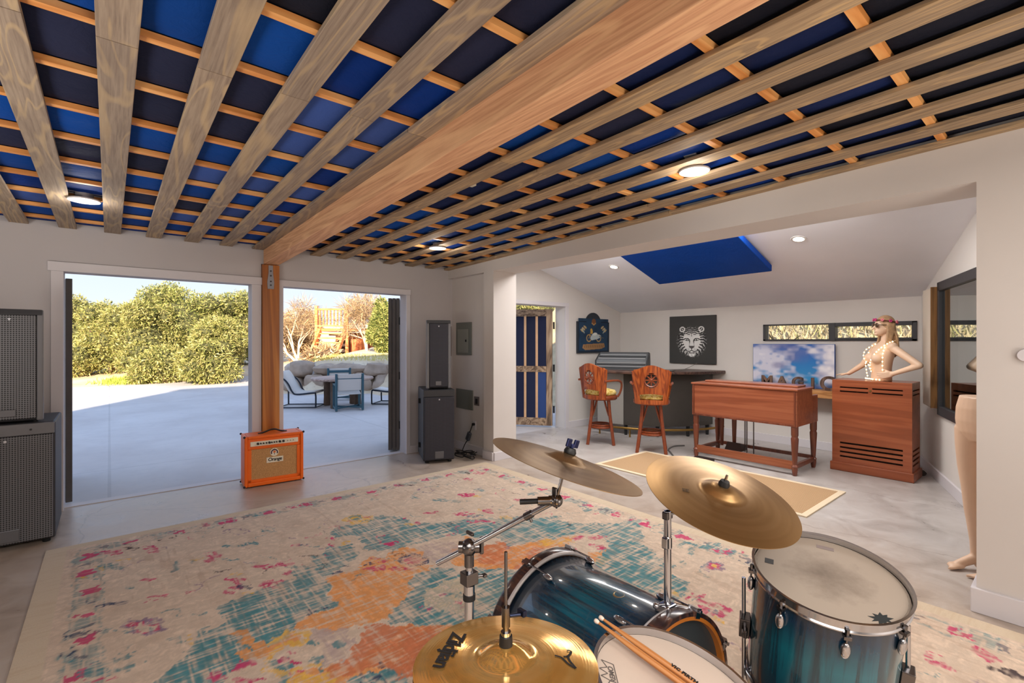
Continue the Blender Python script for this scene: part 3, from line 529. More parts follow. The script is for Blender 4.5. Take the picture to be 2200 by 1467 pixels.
# ================================================================ BIG RUG (pattern painted per vertex)
RF=[('p','T',[(0.45,3.04),(0.53,3.06),(0.65,3.09),(0.74,3.08),(0.86,3.08),(0.89,3.27),(0.97,3.21),(1.05,3.33),(1.14,3.35),(1.2,3.42),(1.31,3.35),(1.32,3.18),(1.21,3.08),(1.08,3.01),(1.03,3.01),(1.02,2.86),(0.94,2.74),(0.96,2.63),(0.93,2.59),(0.79,2.62),(0.75,2.57),(0.69,2.57),(0.62,2.55),(0.57,2.54),(0.55,2.41),(0.51,2.41),(0.48,2.38),(0.4,2.41),(0.31,2.38),(0.18,2.49),(0.28,2.71),(0.34,2.79),(0.44,2.83)]),('p','T',[(1.25,3.67),(1.34,3.74),(1.46,3.71),(1.57,3.64),(1.65,3.75),(1.75,3.73),(1.83,3.64),(1.83,3.48),(1.82,3.38),(2.15,3.17),(2.36,3.04),(2.23,2.88),(2.11,2.89),(2.0,2.98),(1.9,3.06),(1.73,3.04),(1.57,3.05),(1.44,3.11),(1.37,3.22),(1.41,3.34),(1.39,3.49),(1.28,3.52)]),('p','T',[(1.78,3.35),(1.89,3.39),(2.02,3.29),(2.22,3.19),(2.49,3.04),(2.63,2.95),(2.73,2.76),(2.85,2.59),(2.7,2.45),(2.52,2.48),(2.35,2.5),(2.19,2.59),(2.12,2.64),(2.19,2.76),(2.09,2.84),(2.03,2.98),(1.93,3.1),(1.83,3.21)]),('p','T',[(2.62,2.77),(2.81,2.61),(2.96,2.46),(3.07,2.37),(3.24,2.31),(3.18,2.22),(3.02,2.09),(2.94,2.01),(2.85,1.91),(2.74,1.83),(2.62,1.79),(2.66,1.7),(2.68,1.66),(2.67,1.54),(2.59,1.49),(2.47,1.55),(2.38,1.63),(2.37,1.77),(2.38,1.94),(2.38,2.01),(2.52,2.09),(2.65,2.12),(2.74,2.18),(2.8,2.32),(2.73,2.43),(2.61,2.48),(2.58,2.61),(2.55,2.7)]),('p','T',[(1.39,2.62),(1.44,2.67),(1.59,2.63),(1.71,2.56),(1.94,2.36),(1.6,1.95),(1.42,2.07),(1.34,2.08),(1.23,2.17),(1.08,2.31),(1.22,2.42)]),('p','G',[(1.4,2.46),(1.54,2.49),(1.63,2.43),(1.65,2.29),(1.58,2.14),(1.44,2.1),(1.37,2.15),(1.36,2.26),(1.34,2.35)]),('p','O',[(1.03,2.99),(1.08,2.98),(1.2,2.94),(1.22,3.02),(1.33,3.09),(1.41,3.01),(1.55,3.07),(1.64,3.0),(1.66,2.92),(1.57,2.73),(1.61,2.69),(1.51,2.65),(1.43,2.69),(1.37,2.56),(1.24,2.43),(1.1,2.33),(1.03,2.34),(0.96,2.38),(0.87,2.39),(0.8,2.48),(0.75,2.51),(0.73,2.54),(0.76,2.59),(0.8,2.61),(0.93,2.59),(0.96,2.63),(0.95,2.74),(1.01,2.83)]),('p','R',[(1.02,2.33),(1.3,2.09),(1.17,2.03),(1.07,1.96),(0.98,1.85),(0.96,1.92),(0.92,2.01),(0.82,2.01),(0.71,2.08),(0.72,2.13),(0.79,2.13),(0.88,2.21),(0.93,2.24),(0.97,2.34)]),('p','O',[(1.71,2.7),(1.88,2.85),(2.03,2.95),(1.98,2.79),(2.03,2.72),(2.13,2.66),(2.11,2.6),(2.26,2.56),(2.42,2.53),(2.53,2.47),(2.66,2.42),(2.46,2.35),(2.27,2.46),(2.12,2.38),(1.97,2.33),(1.78,2.48),(1.72,2.6)]),('p','R',[(2.0,2.75),(2.19,2.66),(1.97,2.39),(1.85,2.52)]),('p','Y',[(2.36,2.5),(2.45,2.54),(2.5,2.47),(2.59,2.4),(2.48,2.39),(2.37,2.44)]),('p','O',[(2.52,2.16),(2.63,2.11),(2.45,2.05),(2.38,2.03),(2.42,2.1)]),('p','L',[(0.77,2.49),(0.91,2.39),(0.91,2.24),(0.81,2.15),(0.76,2.14),(0.7,2.23),(0.77,2.25),(0.78,2.37),(0.73,2.4)]),('p','L',[(1.67,2.97),(1.79,2.99),(1.88,2.95),(1.87,2.8),(1.7,2.67),(1.61,2.69),(1.61,2.8)]),('s','O',0.05,[(0.49,2.69),(0.5,2.59),(0.53,2.53),(0.56,2.45),(0.54,2.42),(0.47,2.49)]),('s','Y',0.035,[(0.62,2.54),(0.69,2.54),(0.75,2.47),(0.73,2.41),(0.64,2.44),(0.58,2.4),(0.54,2.33),(0.55,2.27),(0.61,2.22),(0.68,2.23),(0.73,2.19)]),('p','Y',[(0.57,2.52),(0.62,2.54),(0.69,2.57),(0.69,2.5),(0.63,2.49),(0.59,2.47),(0.56,2.48)]),('p','Y',[(0.53,2.2),(0.62,2.17),(0.69,2.14),(0.68,2.07),(0.53,2.19)]),('e','P',[0.005,4.275,0.06,-0.05,0.0,-0.056]),('e','P',[0.222,4.172,0.034,-0.028,-0.005,-0.1]),('e','P',[0.537,3.777,0.056,-0.046,-0.007,-0.048]),('e','P',[0.513,3.711,0.026,-0.022,-0.007,-0.053]),('e','P',[0.169,3.636,0.041,-0.034,-0.001,-0.027]),('e','P',[0.208,3.359,0.049,-0.041,-0.002,-0.02]),('e','P',[0.161,3.338,0.016,-0.014,-0.001,-0.023]),('e','P',[0.761,3.385,0.056,-0.047,-0.007,-0.034]),('e','P',[0.589,3.304,0.047,-0.04,-0.005,-0.025]),('e','P',[0.588,3.225,0.035,-0.029,-0.009,-0.05]),('e','P',[0.531,3.159,0.022,-0.018,-0.004,-0.022]),('e','P',[0.711,3.102,0.052,-0.043,-0.007,-0.032]),('e','P',[0.345,2.394,0.025,-0.021,-0.004,-0.031]),('e','P',[0.464,2.406,0.034,-0.029,-0.006,-0.028]),('e','P',[0.447,2.294,0.045,-0.038,-0.005,-0.026]),('e','P',[-0.013,2.69,0.041,-0.035,0.0,-0.014]),('e','N',[0.01,3.423,0.058,-0.05,0.0,-0.033]),('e','N',[-0.082,3.15,0.048,-0.041,0.0,-0.025]),('e','N',[-0.159,3.221,0.01,-0.008,0.002,-0.042]),('e','N',[-0.145,3.02,0.023,-0.019,0.001,-0.022]),('e','N',[0.103,4.368,0.041,-0.035,-0.001,-0.022]),('s','K',0.02,[(0.09,4.29),(0.12,4.3),(0.15,4.27),(0.13,4.24)]),('s','K',0.015,[(0.24,4.33),(0.3,4.33)]),('e','T',[-0.001,4.014,0.037,-0.031,0.0,-0.067]),('e','T',[-0.096,3.899,0.059,-0.05,0.001,-0.016]),('e','T',[0.329,3.737,0.028,-0.024,-0.006,-0.073]),('e','T',[0.681,3.868,0.062,-0.052,-0.004,-0.024]),('e','T',[0.783,3.811,0.041,-0.035,-0.006,-0.029]),('e','T',[0.407,3.764,0.013,-0.01,-0.003,-0.03]),('e','T',[0.618,3.635,0.058,-0.049,-0.003,-0.017]),('e','T',[0.048,3.939,0.025,-0.021,0.0,-0.026]),('e','T',[0.09,3.604,0.023,-0.019,0.0,-0.015]),('e','T',[0.237,2.809,0.019,-0.015,-0.004,-0.052]),('e','T',[0.354,2.831,0.014,-0.012,-0.006,-0.049]),('e','T',[-0.115,4.681,0.064,-0.054,0.0,-0.025]),('p','T',[(-0.17,2.9),(-0.13,2.93),(-0.03,2.84),(0.04,2.83),(0.11,2.85),(0.08,2.81),(0.02,2.79),(-0.04,2.81),(-0.01,2.75),(0.1,2.74),(0.1,2.7),(-0.0,2.7),(-0.08,2.77),(-0.09,2.82)]),('e','Y',[0.431,3.792,0.039,-0.032,-0.003,-0.031]),('e','Y',[0.291,2.79,0.024,-0.02,-0.005,-0.053]),('e','Y',[0.063,4.077,0.038,-0.032,0.0,-0.019]),('e','Y',[0.615,3.089,0.022,-0.019,-0.006,-0.028]),('e','Y',[-0.038,4.011,0.007,-0.006,0.0,-0.066]),('e','Y',[-0.131,3.929,0.035,-0.03,0.0,-0.012]),('e','Y',[0.603,3.386,0.015,-0.013,-0.003,-0.019]),('r','U',[0.137,3.055,0.084,-0.07,-0.004,-0.082],0.35),('r','P',[0.137,3.052,0.059,-0.049,-0.003,-0.056],0.25),('r','U',[2.975,1.534,0.063,-0.053,-0.069,-0.036],0.4),('r','P',[2.975,1.534,0.039,-0.033,-0.047,-0.025],0.5),('e','Y',[2.975,1.534,0.017,-0.014,-0.025,-0.013]),('e','L',[1.532,2.846,0.079,-0.066,-0.044,-0.081]),('r','N',[1.532,2.846,0.077,-0.065,-0.042,-0.078],0.22),('e','P',[1.532,2.846,0.042,-0.035,-0.022,-0.039]),('e','P',[1.029,3.567,0.061,-0.051,-0.006,-0.022]),('e','P',[0.791,3.365,0.083,-0.07,-0.006,-0.029]),('e','P',[0.886,3.31,0.042,-0.035,-0.007,-0.029]),('e','P',[0.855,3.178,0.023,-0.02,-0.009,-0.035]),('e','P',[0.764,3.118,0.045,-0.038,-0.005,-0.022]),('e','P',[0.69,3.094,0.032,-0.026,-0.004,-0.021]),('e','P',[1.251,3.555,0.019,-0.017,-0.011,-0.03]),('e','P',[1.223,3.42,0.022,-0.02,-0.012,-0.033]),('e','P',[1.542,3.36,0.032,-0.027,-0.008,-0.02]),('e','P',[1.55,3.191,0.035,-0.029,-0.015,-0.031]),('e','P',[2.543,3.726,0.045,-0.038,-0.037,-0.054]),('e','P',[1.832,3.558,0.018,-0.015,-0.013,-0.025]),('e','P',[1.871,3.407,0.021,-0.017,-0.012,-0.02]),('e','P',[2.265,3.318,0.071,-0.059,-0.026,-0.037]),('e','P',[2.271,3.11,0.068,-0.057,-0.014,-0.019]),('e','P',[2.076,3.541,0.054,-0.045,-0.012,-0.02]),('e','P',[1.36,3.004,0.056,-0.047,-0.016,-0.034]),('e','P',[1.274,2.898,0.054,-0.046,-0.008,-0.018]),('e','P',[1.33,2.875,0.02,-0.017,-0.017,-0.035]),('e','P',[1.416,2.778,0.061,-0.051,-0.008,-0.017]),('e','P',[0.656,2.36,0.013,-0.011,-0.004,-0.015]),('e','P',[0.615,2.318,0.018,-0.016,-0.006,-0.021]),('e','P',[0.655,2.271,0.015,-0.012,-0.004,-0.016]),('e','P',[0.454,2.416,0.038,-0.032,-0.006,-0.029]),('e','P',[0.417,2.393,0.019,-0.015,-0.002,-0.014]),('e','P',[0.337,2.386,0.023,-0.019,-0.004,-0.029]),('e','P',[0.447,2.294,0.045,-0.038,-0.005,-0.026]),('e','P',[1.227,4.411,0.023,-0.02,-0.01,-0.034]),('e','P',[1.936,4.262,0.02,-0.017,-0.014,-0.031]),('e','P',[0.76,4.418,0.035,-0.029,-0.006,-0.034]),('e','P',[0.588,4.427,0.026,-0.021,-0.004,-0.033]),('e','N',[0.896,2.632,0.035,-0.029,-0.004,-0.012]),('e','N',[0.812,2.642,0.022,-0.019,-0.009,-0.027]),('e','N',[1.27,2.975,0.028,-0.023,-0.008,-0.018]),('e','N',[1.115,2.995,0.025,-0.021,-0.01,-0.025]),('e','N',[1.156,3.058,0.024,-0.02,-0.006,-0.015]),('e','N',[0.844,1.977,0.037,-0.03,-0.008,-0.019]),('e','N',[0.919,2.001,0.012,-0.01,-0.008,-0.017]),('e','N',[0.606,3.186,0.038,-0.032,-0.005,-0.025]),('e','Y',[0.615,3.085,0.025,-0.021,-0.005,-0.027]),('e','Y',[1.297,3.404,0.023,-0.02,-0.007,-0.019]),('e','Y',[1.807,3.404,0.034,-0.028,-0.009,-0.018]),('e','Y',[1.543,3.78,0.1,-0.083,-0.044,-0.109]),('e','T',[1.538,3.825,0.048,-0.04,-0.026,-0.066]),('e','Y',[1.543,3.821,0.024,-0.02,-0.013,-0.03]),('e','P',[1.468,3.765,0.016,-0.013,-0.008,-0.021]),('e','P',[1.614,3.781,0.016,-0.013,-0.007,-0.018]),('e','T',[0.745,2.373,0.028,-0.024,-0.004,-0.013]),('e','T',[0.734,2.249,0.032,-0.027,-0.007,-0.022]),('e','T',[0.832,2.272,0.021,-0.017,-0.007,-0.021]),('e','T',[0.933,4.01,0.049,-0.042,-0.009,-0.042]),('e','T',[1.082,3.522,0.053,-0.044,-0.007,-0.024]),('e','T',[0.653,3.898,0.038,-0.032,-0.004,-0.027]),('e','T',[0.783,3.835,0.038,-0.032,-0.006,-0.026]),('e','T',[1.562,3.261,0.086,-0.072,-0.024,-0.05]),('e','T',[1.503,2.33,0.043,-0.037,-0.018,-0.029]),('e','T',[1.506,2.249,0.024,-0.021,-0.011,-0.018]),('e','T',[0.595,2.31,0.043,-0.037,-0.013,-0.05]),('e','T',[0.915,4.431,0.031,-0.026,-0.007,-0.032]),('e','T',[0.923,1.94,0.032,-0.028,-0.016,-0.032]),('e','P',[1.55,3.191,0.035,-0.029,-0.015,-0.031]),('e','P',[0.615,2.318,0.018,-0.016,-0.006,-0.021]),('e','P',[0.655,2.271,0.015,-0.012,-0.004,-0.016]),('e','P',[1.466,2.36,0.016,-0.012,-0.005,-0.009]),('e','P',[1.478,2.234,0.017,-0.014,-0.011,-0.017]),('r','U',[0.731,4.144,0.065,-0.055,-0.012,-0.072],0.15),('e','P',[2.575,3.729,0.05,-0.042,-0.038,-0.055]),('e','P',[3.094,4.261,0.053,-0.044,-0.024,-0.032]),('e','P',[2.87,4.133,0.046,-0.038,-0.023,-0.034]),('e','P',[2.916,3.619,0.033,-0.028,-0.025,-0.031]),('e','P',[2.875,3.31,0.045,-0.037,-0.013,-0.016]),('e','P',[2.273,3.329,0.049,-0.041,-0.033,-0.048]),('e','P',[2.464,3.248,0.042,-0.035,-0.029,-0.039]),('e','P',[2.239,3.136,0.039,-0.033,-0.014,-0.02]),('e','P',[2.333,3.075,0.047,-0.04,-0.015,-0.02]),('e','P',[1.552,3.189,0.029,-0.025,-0.014,-0.028]),('e','P',[1.246,3.578,0.018,-0.015,-0.008,-0.023]),('e','P',[1.219,3.426,0.021,-0.018,-0.01,-0.03]),('e','P',[1.939,3.057,0.036,-0.031,-0.013,-0.02]),('e','T',[2.737,3.769,0.047,-0.039,-0.028,-0.038]),('e','T',[3.076,3.357,0.042,-0.035,-0.025,-0.028]),('e','T',[2.393,3.647,0.106,-0.089,-0.019,-0.029]),('e','T',[2.297,3.772,0.045,-0.037,-0.022,-0.036]),('e','T',[2.32,3.214,0.039,-0.033,-0.016,-0.024]),('e','T',[2.773,2.796,0.072,-0.06,-0.032,-0.032]),('e','T',[2.164,3.978,0.027,-0.023,-0.018,-0.033]),('e','Y',[2.635,3.63,0.037,-0.031,-0.021,-0.03]),('e','Y',[2.487,3.037,0.032,-0.027,-0.016,-0.02]),('e','Y',[2.425,3.321,0.016,-0.014,-0.022,-0.03]),('e','K',[2.998,4.342,0.024,-0.02,-0.028,-0.042]),('e','K',[2.288,4.389,0.068,-0.057,-0.014,-0.027]),('r','U',[2.347,4.112,0.066,-0.055,-0.043,-0.076],0.15),('e','P',[2.642,2.38,0.036,-0.03,-0.031,-0.028]),('e','P',[2.756,2.296,0.048,-0.04,-0.032,-0.027]),('e','P',[2.634,2.242,0.022,-0.018,-0.03,-0.025]),('e','P',[2.65,2.16,0.023,-0.019,-0.019,-0.016]),('e','P',[3.253,2.347,0.03,-0.025,-0.019,-0.014]),('e','P',[3.245,2.192,0.02,-0.017,-0.03,-0.02]),('e','P',[3.119,2.632,0.018,-0.015,-0.019,-0.016]),('e','P',[2.466,2.27,0.022,-0.019,-0.028,-0.025]),('e','P',[3.342,2.287,0.016,-0.013,-0.028,-0.019]),('e','P',[3.106,1.929,0.012,-0.01,-0.015,-0.009]),('e','P',[3.277,1.577,0.023,-0.019,-0.02,-0.009]),('e','P',[3.322,1.475,0.016,-0.014,-0.02,-0.009]),('e','W',[3.276,1.576,0.011,-0.009,-0.01,-0.004]),('s','P',0.03,[(2.49,1.44),(2.56,1.43),(2.58,1.4),(2.51,1.37),(2.52,1.32),(2.57,1.28),(2.56,1.23),(2.47,1.25)]),('e','T',[3.23,2.847,0.033,-0.027,-0.07,-0.062]),('e','T',[3.136,2.717,0.028,-0.024,-0.039,-0.034]),('e','T',[3.302,2.577,0.042,-0.035,-0.018,-0.015]),('e','T',[2.831,1.674,0.023,-0.02,-0.037,-0.022]),('e','T',[2.53,1.398,0.018,-0.015,-0.023,-0.012]),('e','T',[2.489,1.272,0.02,-0.016,-0.02,-0.009]),('e','T',[3.264,1.556,0.05,-0.042,-0.03,-0.014]),('e','T',[3.326,1.661,0.034,-0.029,-0.018,-0.008]),('e','N',[3.193,1.438,0.038,-0.031,-0.014,-0.006]),('e','N',[3.237,2.582,0.028,-0.023,-0.014,-0.012]),('e','N',[3.281,1.958,0.018,-0.016,-0.011,-0.007]),('r','T',[3.287,2.115,0.05,-0.042,-0.049,-0.031],0.2)]
RX0,RX1,RY0,RY1=-.335,3.45,-.05,4.60
rp_=Paint(RX1-RX0,RY1-RY0,.0082,(212,190,170))
q=rp_; rc={'T':(76,134,142),'O':(226,152,88),'R':(206,122,84),'Y':(228,180,84),'P':(200,60,110),'N':(44,66,98),'K':(52,44,56),'G':(214,190,160),'L':(186,164,158),'U':(140,116,140),'W':(226,222,226)}
n1=q.noise(.5,.5,1); n2=q.noise(.09,.09,2); n3=q.noise(.03,.03,3)
hx=q.noise(.08,.0095,4); hy=q.noise(.0095,.11,5); hx2=q.noise(.02,.2,6)
q.put(np.clip(n1-.35,0,1)*.7,(216,198,180)); q.put(np.clip(n2-.55,0,1)*.9,(190,164,144))
wx=(q.noise(.07,.07,11)-.5)*.05; wy=(q.noise(.07,.07,12)-.5)*.05
jx=(q.noise(.022,.022,13)-.5)*.035; jy=(q.noise(.022,.022,14)-.5)*.035
X0,Y0=q.X.copy(),q.Y.copy()
def wear(c):
    w=np.clip(1.1-.95*np.clip(hx-.40,0,1)*1.8-.9*np.clip(hy-.45,0,1)*1.8-.25*n3,0,1)
    if c in 'PNKU': w=np.clip(w+.25,0,1)*np.clip(1.5-n3*1.0,0,1)
    if c in 'OR': w=np.clip(w+.3,0,1)
    return w
q.X=X0+wx+jx; q.Y=Y0+wy+jy
# borders
def border(u,along,flip=1):
    g=np.clip(1-np.abs(u-.175)/.012,0,1)+np.clip(1-np.abs(u-.305)/.010,0,1)
    q.put(np.clip(g,0,1)*wear('T'),rc['T'],.75)
    band=((u>.175)&(u<.30)).astype(float)
    q.put(band*(np.sin(along*19+2*n2)>.1)*wear('T'),rc['T'],.55)
    q.put(band*(np.abs(np.mod(along,.30)-.15)<.045)*(np.abs(u-.24)<.04)*(n3>.3),rc['P'],.9)
    q.put(band*(np.abs(np.mod(along+.15,.30)-.15)<.028)*(np.abs(u-.23)<.03)*(n3>.45),rc['N'],.6)
H=RY1-RY0; Wd=RX1-RX0
e=lambda a,b: (a>.175)*(b>.175)*1.0
S_=q.C.copy(); border(q.X,q.Y); Lc=q.C.copy()
q.C=S_.copy(); border((H-q.Y)*1.25,q.X); Fc=q.C.copy()
q.C=S_.copy(); border((Wd-q.X)*1.1,q.Y); Rc=q.C.copy(); q.C=S_
dl,df,dr=q.X,(H-q.Y)*1.25,(Wd-q.X)*1.1
mn=np.minimum(np.minimum(dl,df),dr)
for C_,d_ in ((Lc,dl),(Fc,df),(Rc,dr)):
    k=((mn==d_)&(d_<.33))[...,None]; q.C=np.where(k,C_,q.C)
# extra scattered small flowers so the cream field is busy like the woven one
rr=random.Random(5)
RM=[(f[0],f[1],[(3.12-x,4.55-y) for x,y in f[2]]) for f in RF if f[0]=='p'and f[1] in 'TORYG']+[('e',f[1],[f[2][0],4.55-f[2][1],f[2][2],-f[2][3],f[2][4],-f[2][5]]) for f in RF if f[0]=='e' and f[2][1]>2.3]
for ft in RM+RF:
    k,c=ft[0],ft[1]
    if k=='p': m_=q.poly([(x-RX0,y-RY0) for x,y in ft[2]])
    elif k in 'er':
        x,y,ax,ay,bx_,by_=ft[2]; det=ax*by_-ay*bx_
        if abs(det)<1e-8: continue
        dx=q.X-(x-RX0); dy=q.Y-(y-RY0); u=(dx*by_-dy*bx_)/det; v=(dy*ax-dx*ay)/det; r2=np.hypot(u,v)
        m_=(r2<1).astype(float) if k=='e' else ((r2<1)&(r2>1-ft[3])).astype(float)
        if k=='e' and c in 'PTN': m_*=(n3>.28)
    else: m_=q.line([(x-RX0,y-RY0) for x,y in ft[3]],ft[2])
    q.put(m_*wear(c),rc[c],.92)
rq=random.Random(12); fieldC=np.array(lin((212,190,170))[:3])
for k in range(260):
    x,y=rq.uniform(.15,Wd-.15),rq.uniform(.2,H-.12); j=int(x/Wd*(q.nx-1)); i=int(y/H*(q.ny-1))
    if np.abs(q.C[i,j]-fieldC).max()>.16: continue
    a=rq.uniform(0,6.28); pts=[(x,y)]
    for s_ in range(rq.randint(2,5)): a+=rq.uniform(-1.1,1.1); pts.append((pts[-1][0]+.035*math.cos(a),pts[-1][1]+.035*math.sin(a)))
    c=rq.choice('UTTPUKT'); q.put(q.line(pts,rq.uniform(.007,.015))*wear(c),rc[c],.75)
# woven speckle
th=q.noise(.011,.05,31); tv=q.noise(.05,.011,32); q.C*=(.90+.20*th*tv*2)[...,None]
# region around the drums, hidden in part: mirrored hints of the field
q.put(((hx2>.80)&(n1>.4)).astype(float)*.25,(170,140,120))
q.put(np.clip(hx-.6,0,1)*.5,(216,200,184))
pale=((X0<.11)|(H-Y0<.075)|(Wd-X0<.10)).astype(float); q.X,q.Y=X0,Y0
q.put(pale,(212,194,170)); q.put(pale*np.clip(hx-.5,0,1),(200,176,148))
def rugfine(t,c):
    v=t.coord(); f=t.noise(v,160,2); return t.mix(t.ramp(f,[(.3,(.12,.12,.12,1)),(.7,(0,0,0,1))]),c,(.25,.17,.12,1))
rug=thing('area_rug','large distressed cream rug with teal and orange medallion under the drum kit','rug',(RX0,RY0,0))
q.mesh('woven_face',attr_mat('rug_weave',.95,rugfine,.1),Matrix.Translation((0,0,.0070)),rug)
MB().bx(0,Wd,0,H,.0005,.0066).build('backing',mat('rug_edge',(196,170,142),.95),rug)
# jute rug in the annex
t=NT('jute_weave'); v=t.coord(); wv=t.new('ShaderNodeTexWave',wave_type='BANDS',bands_direction='Y',inp={'Scale':26.0,'Distortion':1.2,'Detail':2.0}); t.link(v,wv.inputs['Vector'])
wv2=t.new('ShaderNodeTexWave',wave_type='BANDS',bands_direction='X',inp={'Scale':16.0,'Distortion':1.0}); t.link(v,wv2.inputs['Vector'])
a=t.ramp(wv.outputs['Fac'],[(.1,lin((150,118,84))),(.6,lin((206,172,132)))]); c=t.mix(t.ramp(wv2.outputs['Fac'],[(.3,(.35,.35,.35,1)),(.7,(0,0,0,1))]),a,lin((140,108,76)))
t.link(c,t.b.inputs['Base Color']); t.b.inputs['Roughness'].default_value=.95; t.bump(wv.outputs['Fac'],.4,.004)
jr=thing('jute_rug','tan woven jute rug with pale bound edge in front of the organ','rug',(4.385,1.46,0))
JW,JH=1.02,2.24
MB().bx(.05,JW-.05,.05,JH-.05,.0005,.010).build('woven_field',t.m,jr)
m=MB().bx(0,.05,0,JH,.0005,.012).bx(JW-.05,JW,0,JH,.0005,.012).bx(.05,JW-.05,0,.05,.0005,.012).bx(.05,JW-.05,JH-.05,JH,.0005,.012)
m.build('bound_edge',mat('rug_binding',(222,204,176),.9),jr)
# ================================================================ LOUDSPEAKERS
def grille_mat(name,a,b,sc):
    t=NT(name); v=t.coord(scale=(sc,sc,sc))
    fr=t.new('ShaderNodeVectorMath',operation='FRACTION'); t.link(v,fr.inputs[0])
    sb=t.new('ShaderNodeVectorMath',operation='SUBTRACT'); sb.inputs[1].default_value=(.5,.5,.5); t.link(fr.outputs[0],sb.inputs[0])
    sp=t.new('ShaderNodeSeparateXYZ'); t.link(sb.outputs[0],sp.inputs[0])
    cb=t.new('ShaderNodeCombineXYZ'); t.link(sp.outputs['X'],cb.inputs[0]); t.link(sp.outputs['Z'],cb.inputs[1])
    ln=t.new('ShaderNodeVectorMath',operation='LENGTH'); t.link(cb.outputs[0],ln.inputs[0])
    c=t.ramp(ln.outputs['Value'],[(.26,lin(a)),(.36,lin(b))]); t.link(c,t.b.inputs['Base Color']); t.b.inputs['Roughness'].default_value=.5; t.b.inputs['Metallic'].default_value=.3
    return t.m
M_grilleL=grille_mat('perforated_grille_near',(26,26,28),(112,112,116),72)
M_grilleR=grille_mat('perforated_grille_far',(24,24,30),(56,56,66),110)
M_cab=mat('speaker_cabinet_black',(50,50,54),.55,bump=.25,bscale=220); M_edge=mat('speaker_edge_grey',(112,112,116),.45)
M_badge=mat('dull_badge',(104,104,108),.35,.5); M_silver=mat('silver_badge',(190,190,196),.3,.8); M_blk=mat('black_plastic',(24,24,26),.5); M_rub=mat('black_rubber',(18,18,19),.8)
def subwoofer(label,loc,rz,w,d,h,gm,name='subwoofer',knobs=False):
    t=thing(name,label,'loudspeaker',loc,rz)
    MB().bx(0,w,.03,d,.03,h).build('cabinet',M_cab,t,bevel=.012)
    m=MB()
    for x in (.05,w-.05):
        for y in (.08,d-.06): m.cyl((x,y,0),(x,y,.032),.022,n=12)
    for i,x in enumerate((.05,w-.05)):
        for y in (.08,d-.06): MB().cyl((x,y,0),(x,y,.032),.022,.026,n=12).build('foot',M_rub,t,smooth=True)
    MB().bx(.012,w-.012,0,.032,.045,h-.085).build('grille',gm,t,bevel=.008)
    MB().bx(.004,w-.004,.006,.034,h-.083,h-.004).build('top_rail',M_edge if knobs else M_cab,t,bevel=.004)
    MB().bx(w*.36,w*.64,-.006,.004,.06,.145).build('badge',M_badge,t,bevel=.004)
    MB().bx(w*.5-.008,w*.5+.008,-.003,.004,h-.125,h-.107).build('logo',M_silver,t,bevel=.002)
    if knobs:
        for k in (.33,.75): MB().cyl((w*k,.008,h-.045),(w*k,0,h-.045),.007,n=10).build('bolt',M_blk,t)
    for k in (.2,.82):
        MB().cyl((-.012,d*.55,h*k-.03),(-.012,d*.55,h*k+.03),.016,n=10).build('caster',M_rub,t)
    return t
def topbox(label,loc,rz,w,d,h,gm,badge=True):
    t=thing('loudspeaker',label,'loudspeaker',loc,rz)
    MB().prism([(0,.03),(w,.03),(w-.07,d),(.07,d)],0.012,h).build('cabinet',M_cab,t,bevel=.014)
    for x0,x1 in ((-.004,.032),(w-.032,w+.004)): MB().bx(x0,x1,.012,.06,.012,h-.006).build('side_rail',M_edge,t,bevel=.008)
    MB().bx(.032,w-.032,.004,.034,.03,h-.035).build('grille',gm,t,bevel=.006)
    MB().hexa([(0,.0,h-.035),(w,0,h-.035),(w,.09,h-.035),(0,.09,h-.035)],[(0,.01,h+.004),(w,.01,h+.004),(w,.09,h+.004),(0,.09,h+.004)]).build('top_cap',M_cab,t,bevel=.006)
    MB().bx(w*.36,w*.60,-.002,.006,.05,.10).build('badge',M_badge,t,bevel=.003)
    MB().prism([(-.009,.008),(.009,.008),(0,-.010)],0,.003,Matrix.Translation((w*.5,.003,h-.07))@Matrix.Rotation(PI/2,4,'X')).build('logo',M_silver,t)
    for x in (.04,w-.04):
        for y in (.06,d-.05): MB().cyl((x if y<.1 else (.10 if x<w/2 else w-.10),y,0),(x if y<.1 else (.10 if x<w/2 else w-.10),y,.014),.014,n=10).build('foot',M_rub,t)
    return t
subwoofer('big dark subwoofer at the left edge with dotted grille, under a speaker',(-.80,4.77,0),0,.50,.62,.874,M_grilleL,knobs=True)
topbox('dark upright speaker with dotted grille stacked beside the large doorway',(-.70,4.80,.874),0,.332,.36,.80,M_grilleL)
subwoofer('dark subwoofer on the floor below the breaker panel, cables beside it',(2.83,4.99,0),math.radians(-22.5),.375,.55,.876,M_grilleR)
topbox('slim dark speaker standing on the subwoofer in the room corner',(2.885,5.005,.876),math.radians(-22.5),.285,.30,.825,M_grilleR)
# ================================================================ ORANGE GUITAR AMP
M_or=mat('orange_vinyl',(246,108,8),.45,bump=.25,bscale=260,var=.04); M_tan=None
t=NT('basket_cloth'); v=t.coord(); f=t.noise(v,240,2); t.link(t.ramp(f,[(.35,lin((170,122,74))),(.65,lin((214,164,108)))]),t.b.inputs['Base Color']); t.b.inputs['Roughness'].default_value=.9; M_tan=t.m
M_cream=mat('cream_plate',(238,228,206),.5); M_ink=mat('black_ink',(22,20,22),.6); M_pal=mat('pale_orange_side',(238,128,70),.45,bump=.25,bscale=260)
am=thing('guitar_amplifier','bright orange combo guitar amplifier with tan grille in front of the post','amplifier',(1.014,5.285,0),math.radians(-3.5))
AW,AH,AD=.545,.51,.255
m=MB().bx(0,.03,.0,AD,.012,AH).bx(AW-.03,AW,0,AD,.012,AH).bx(.03,AW-.03,0,AD,AH-.028,AH).bx(.03,AW-.03,0,AD,.012,.05)
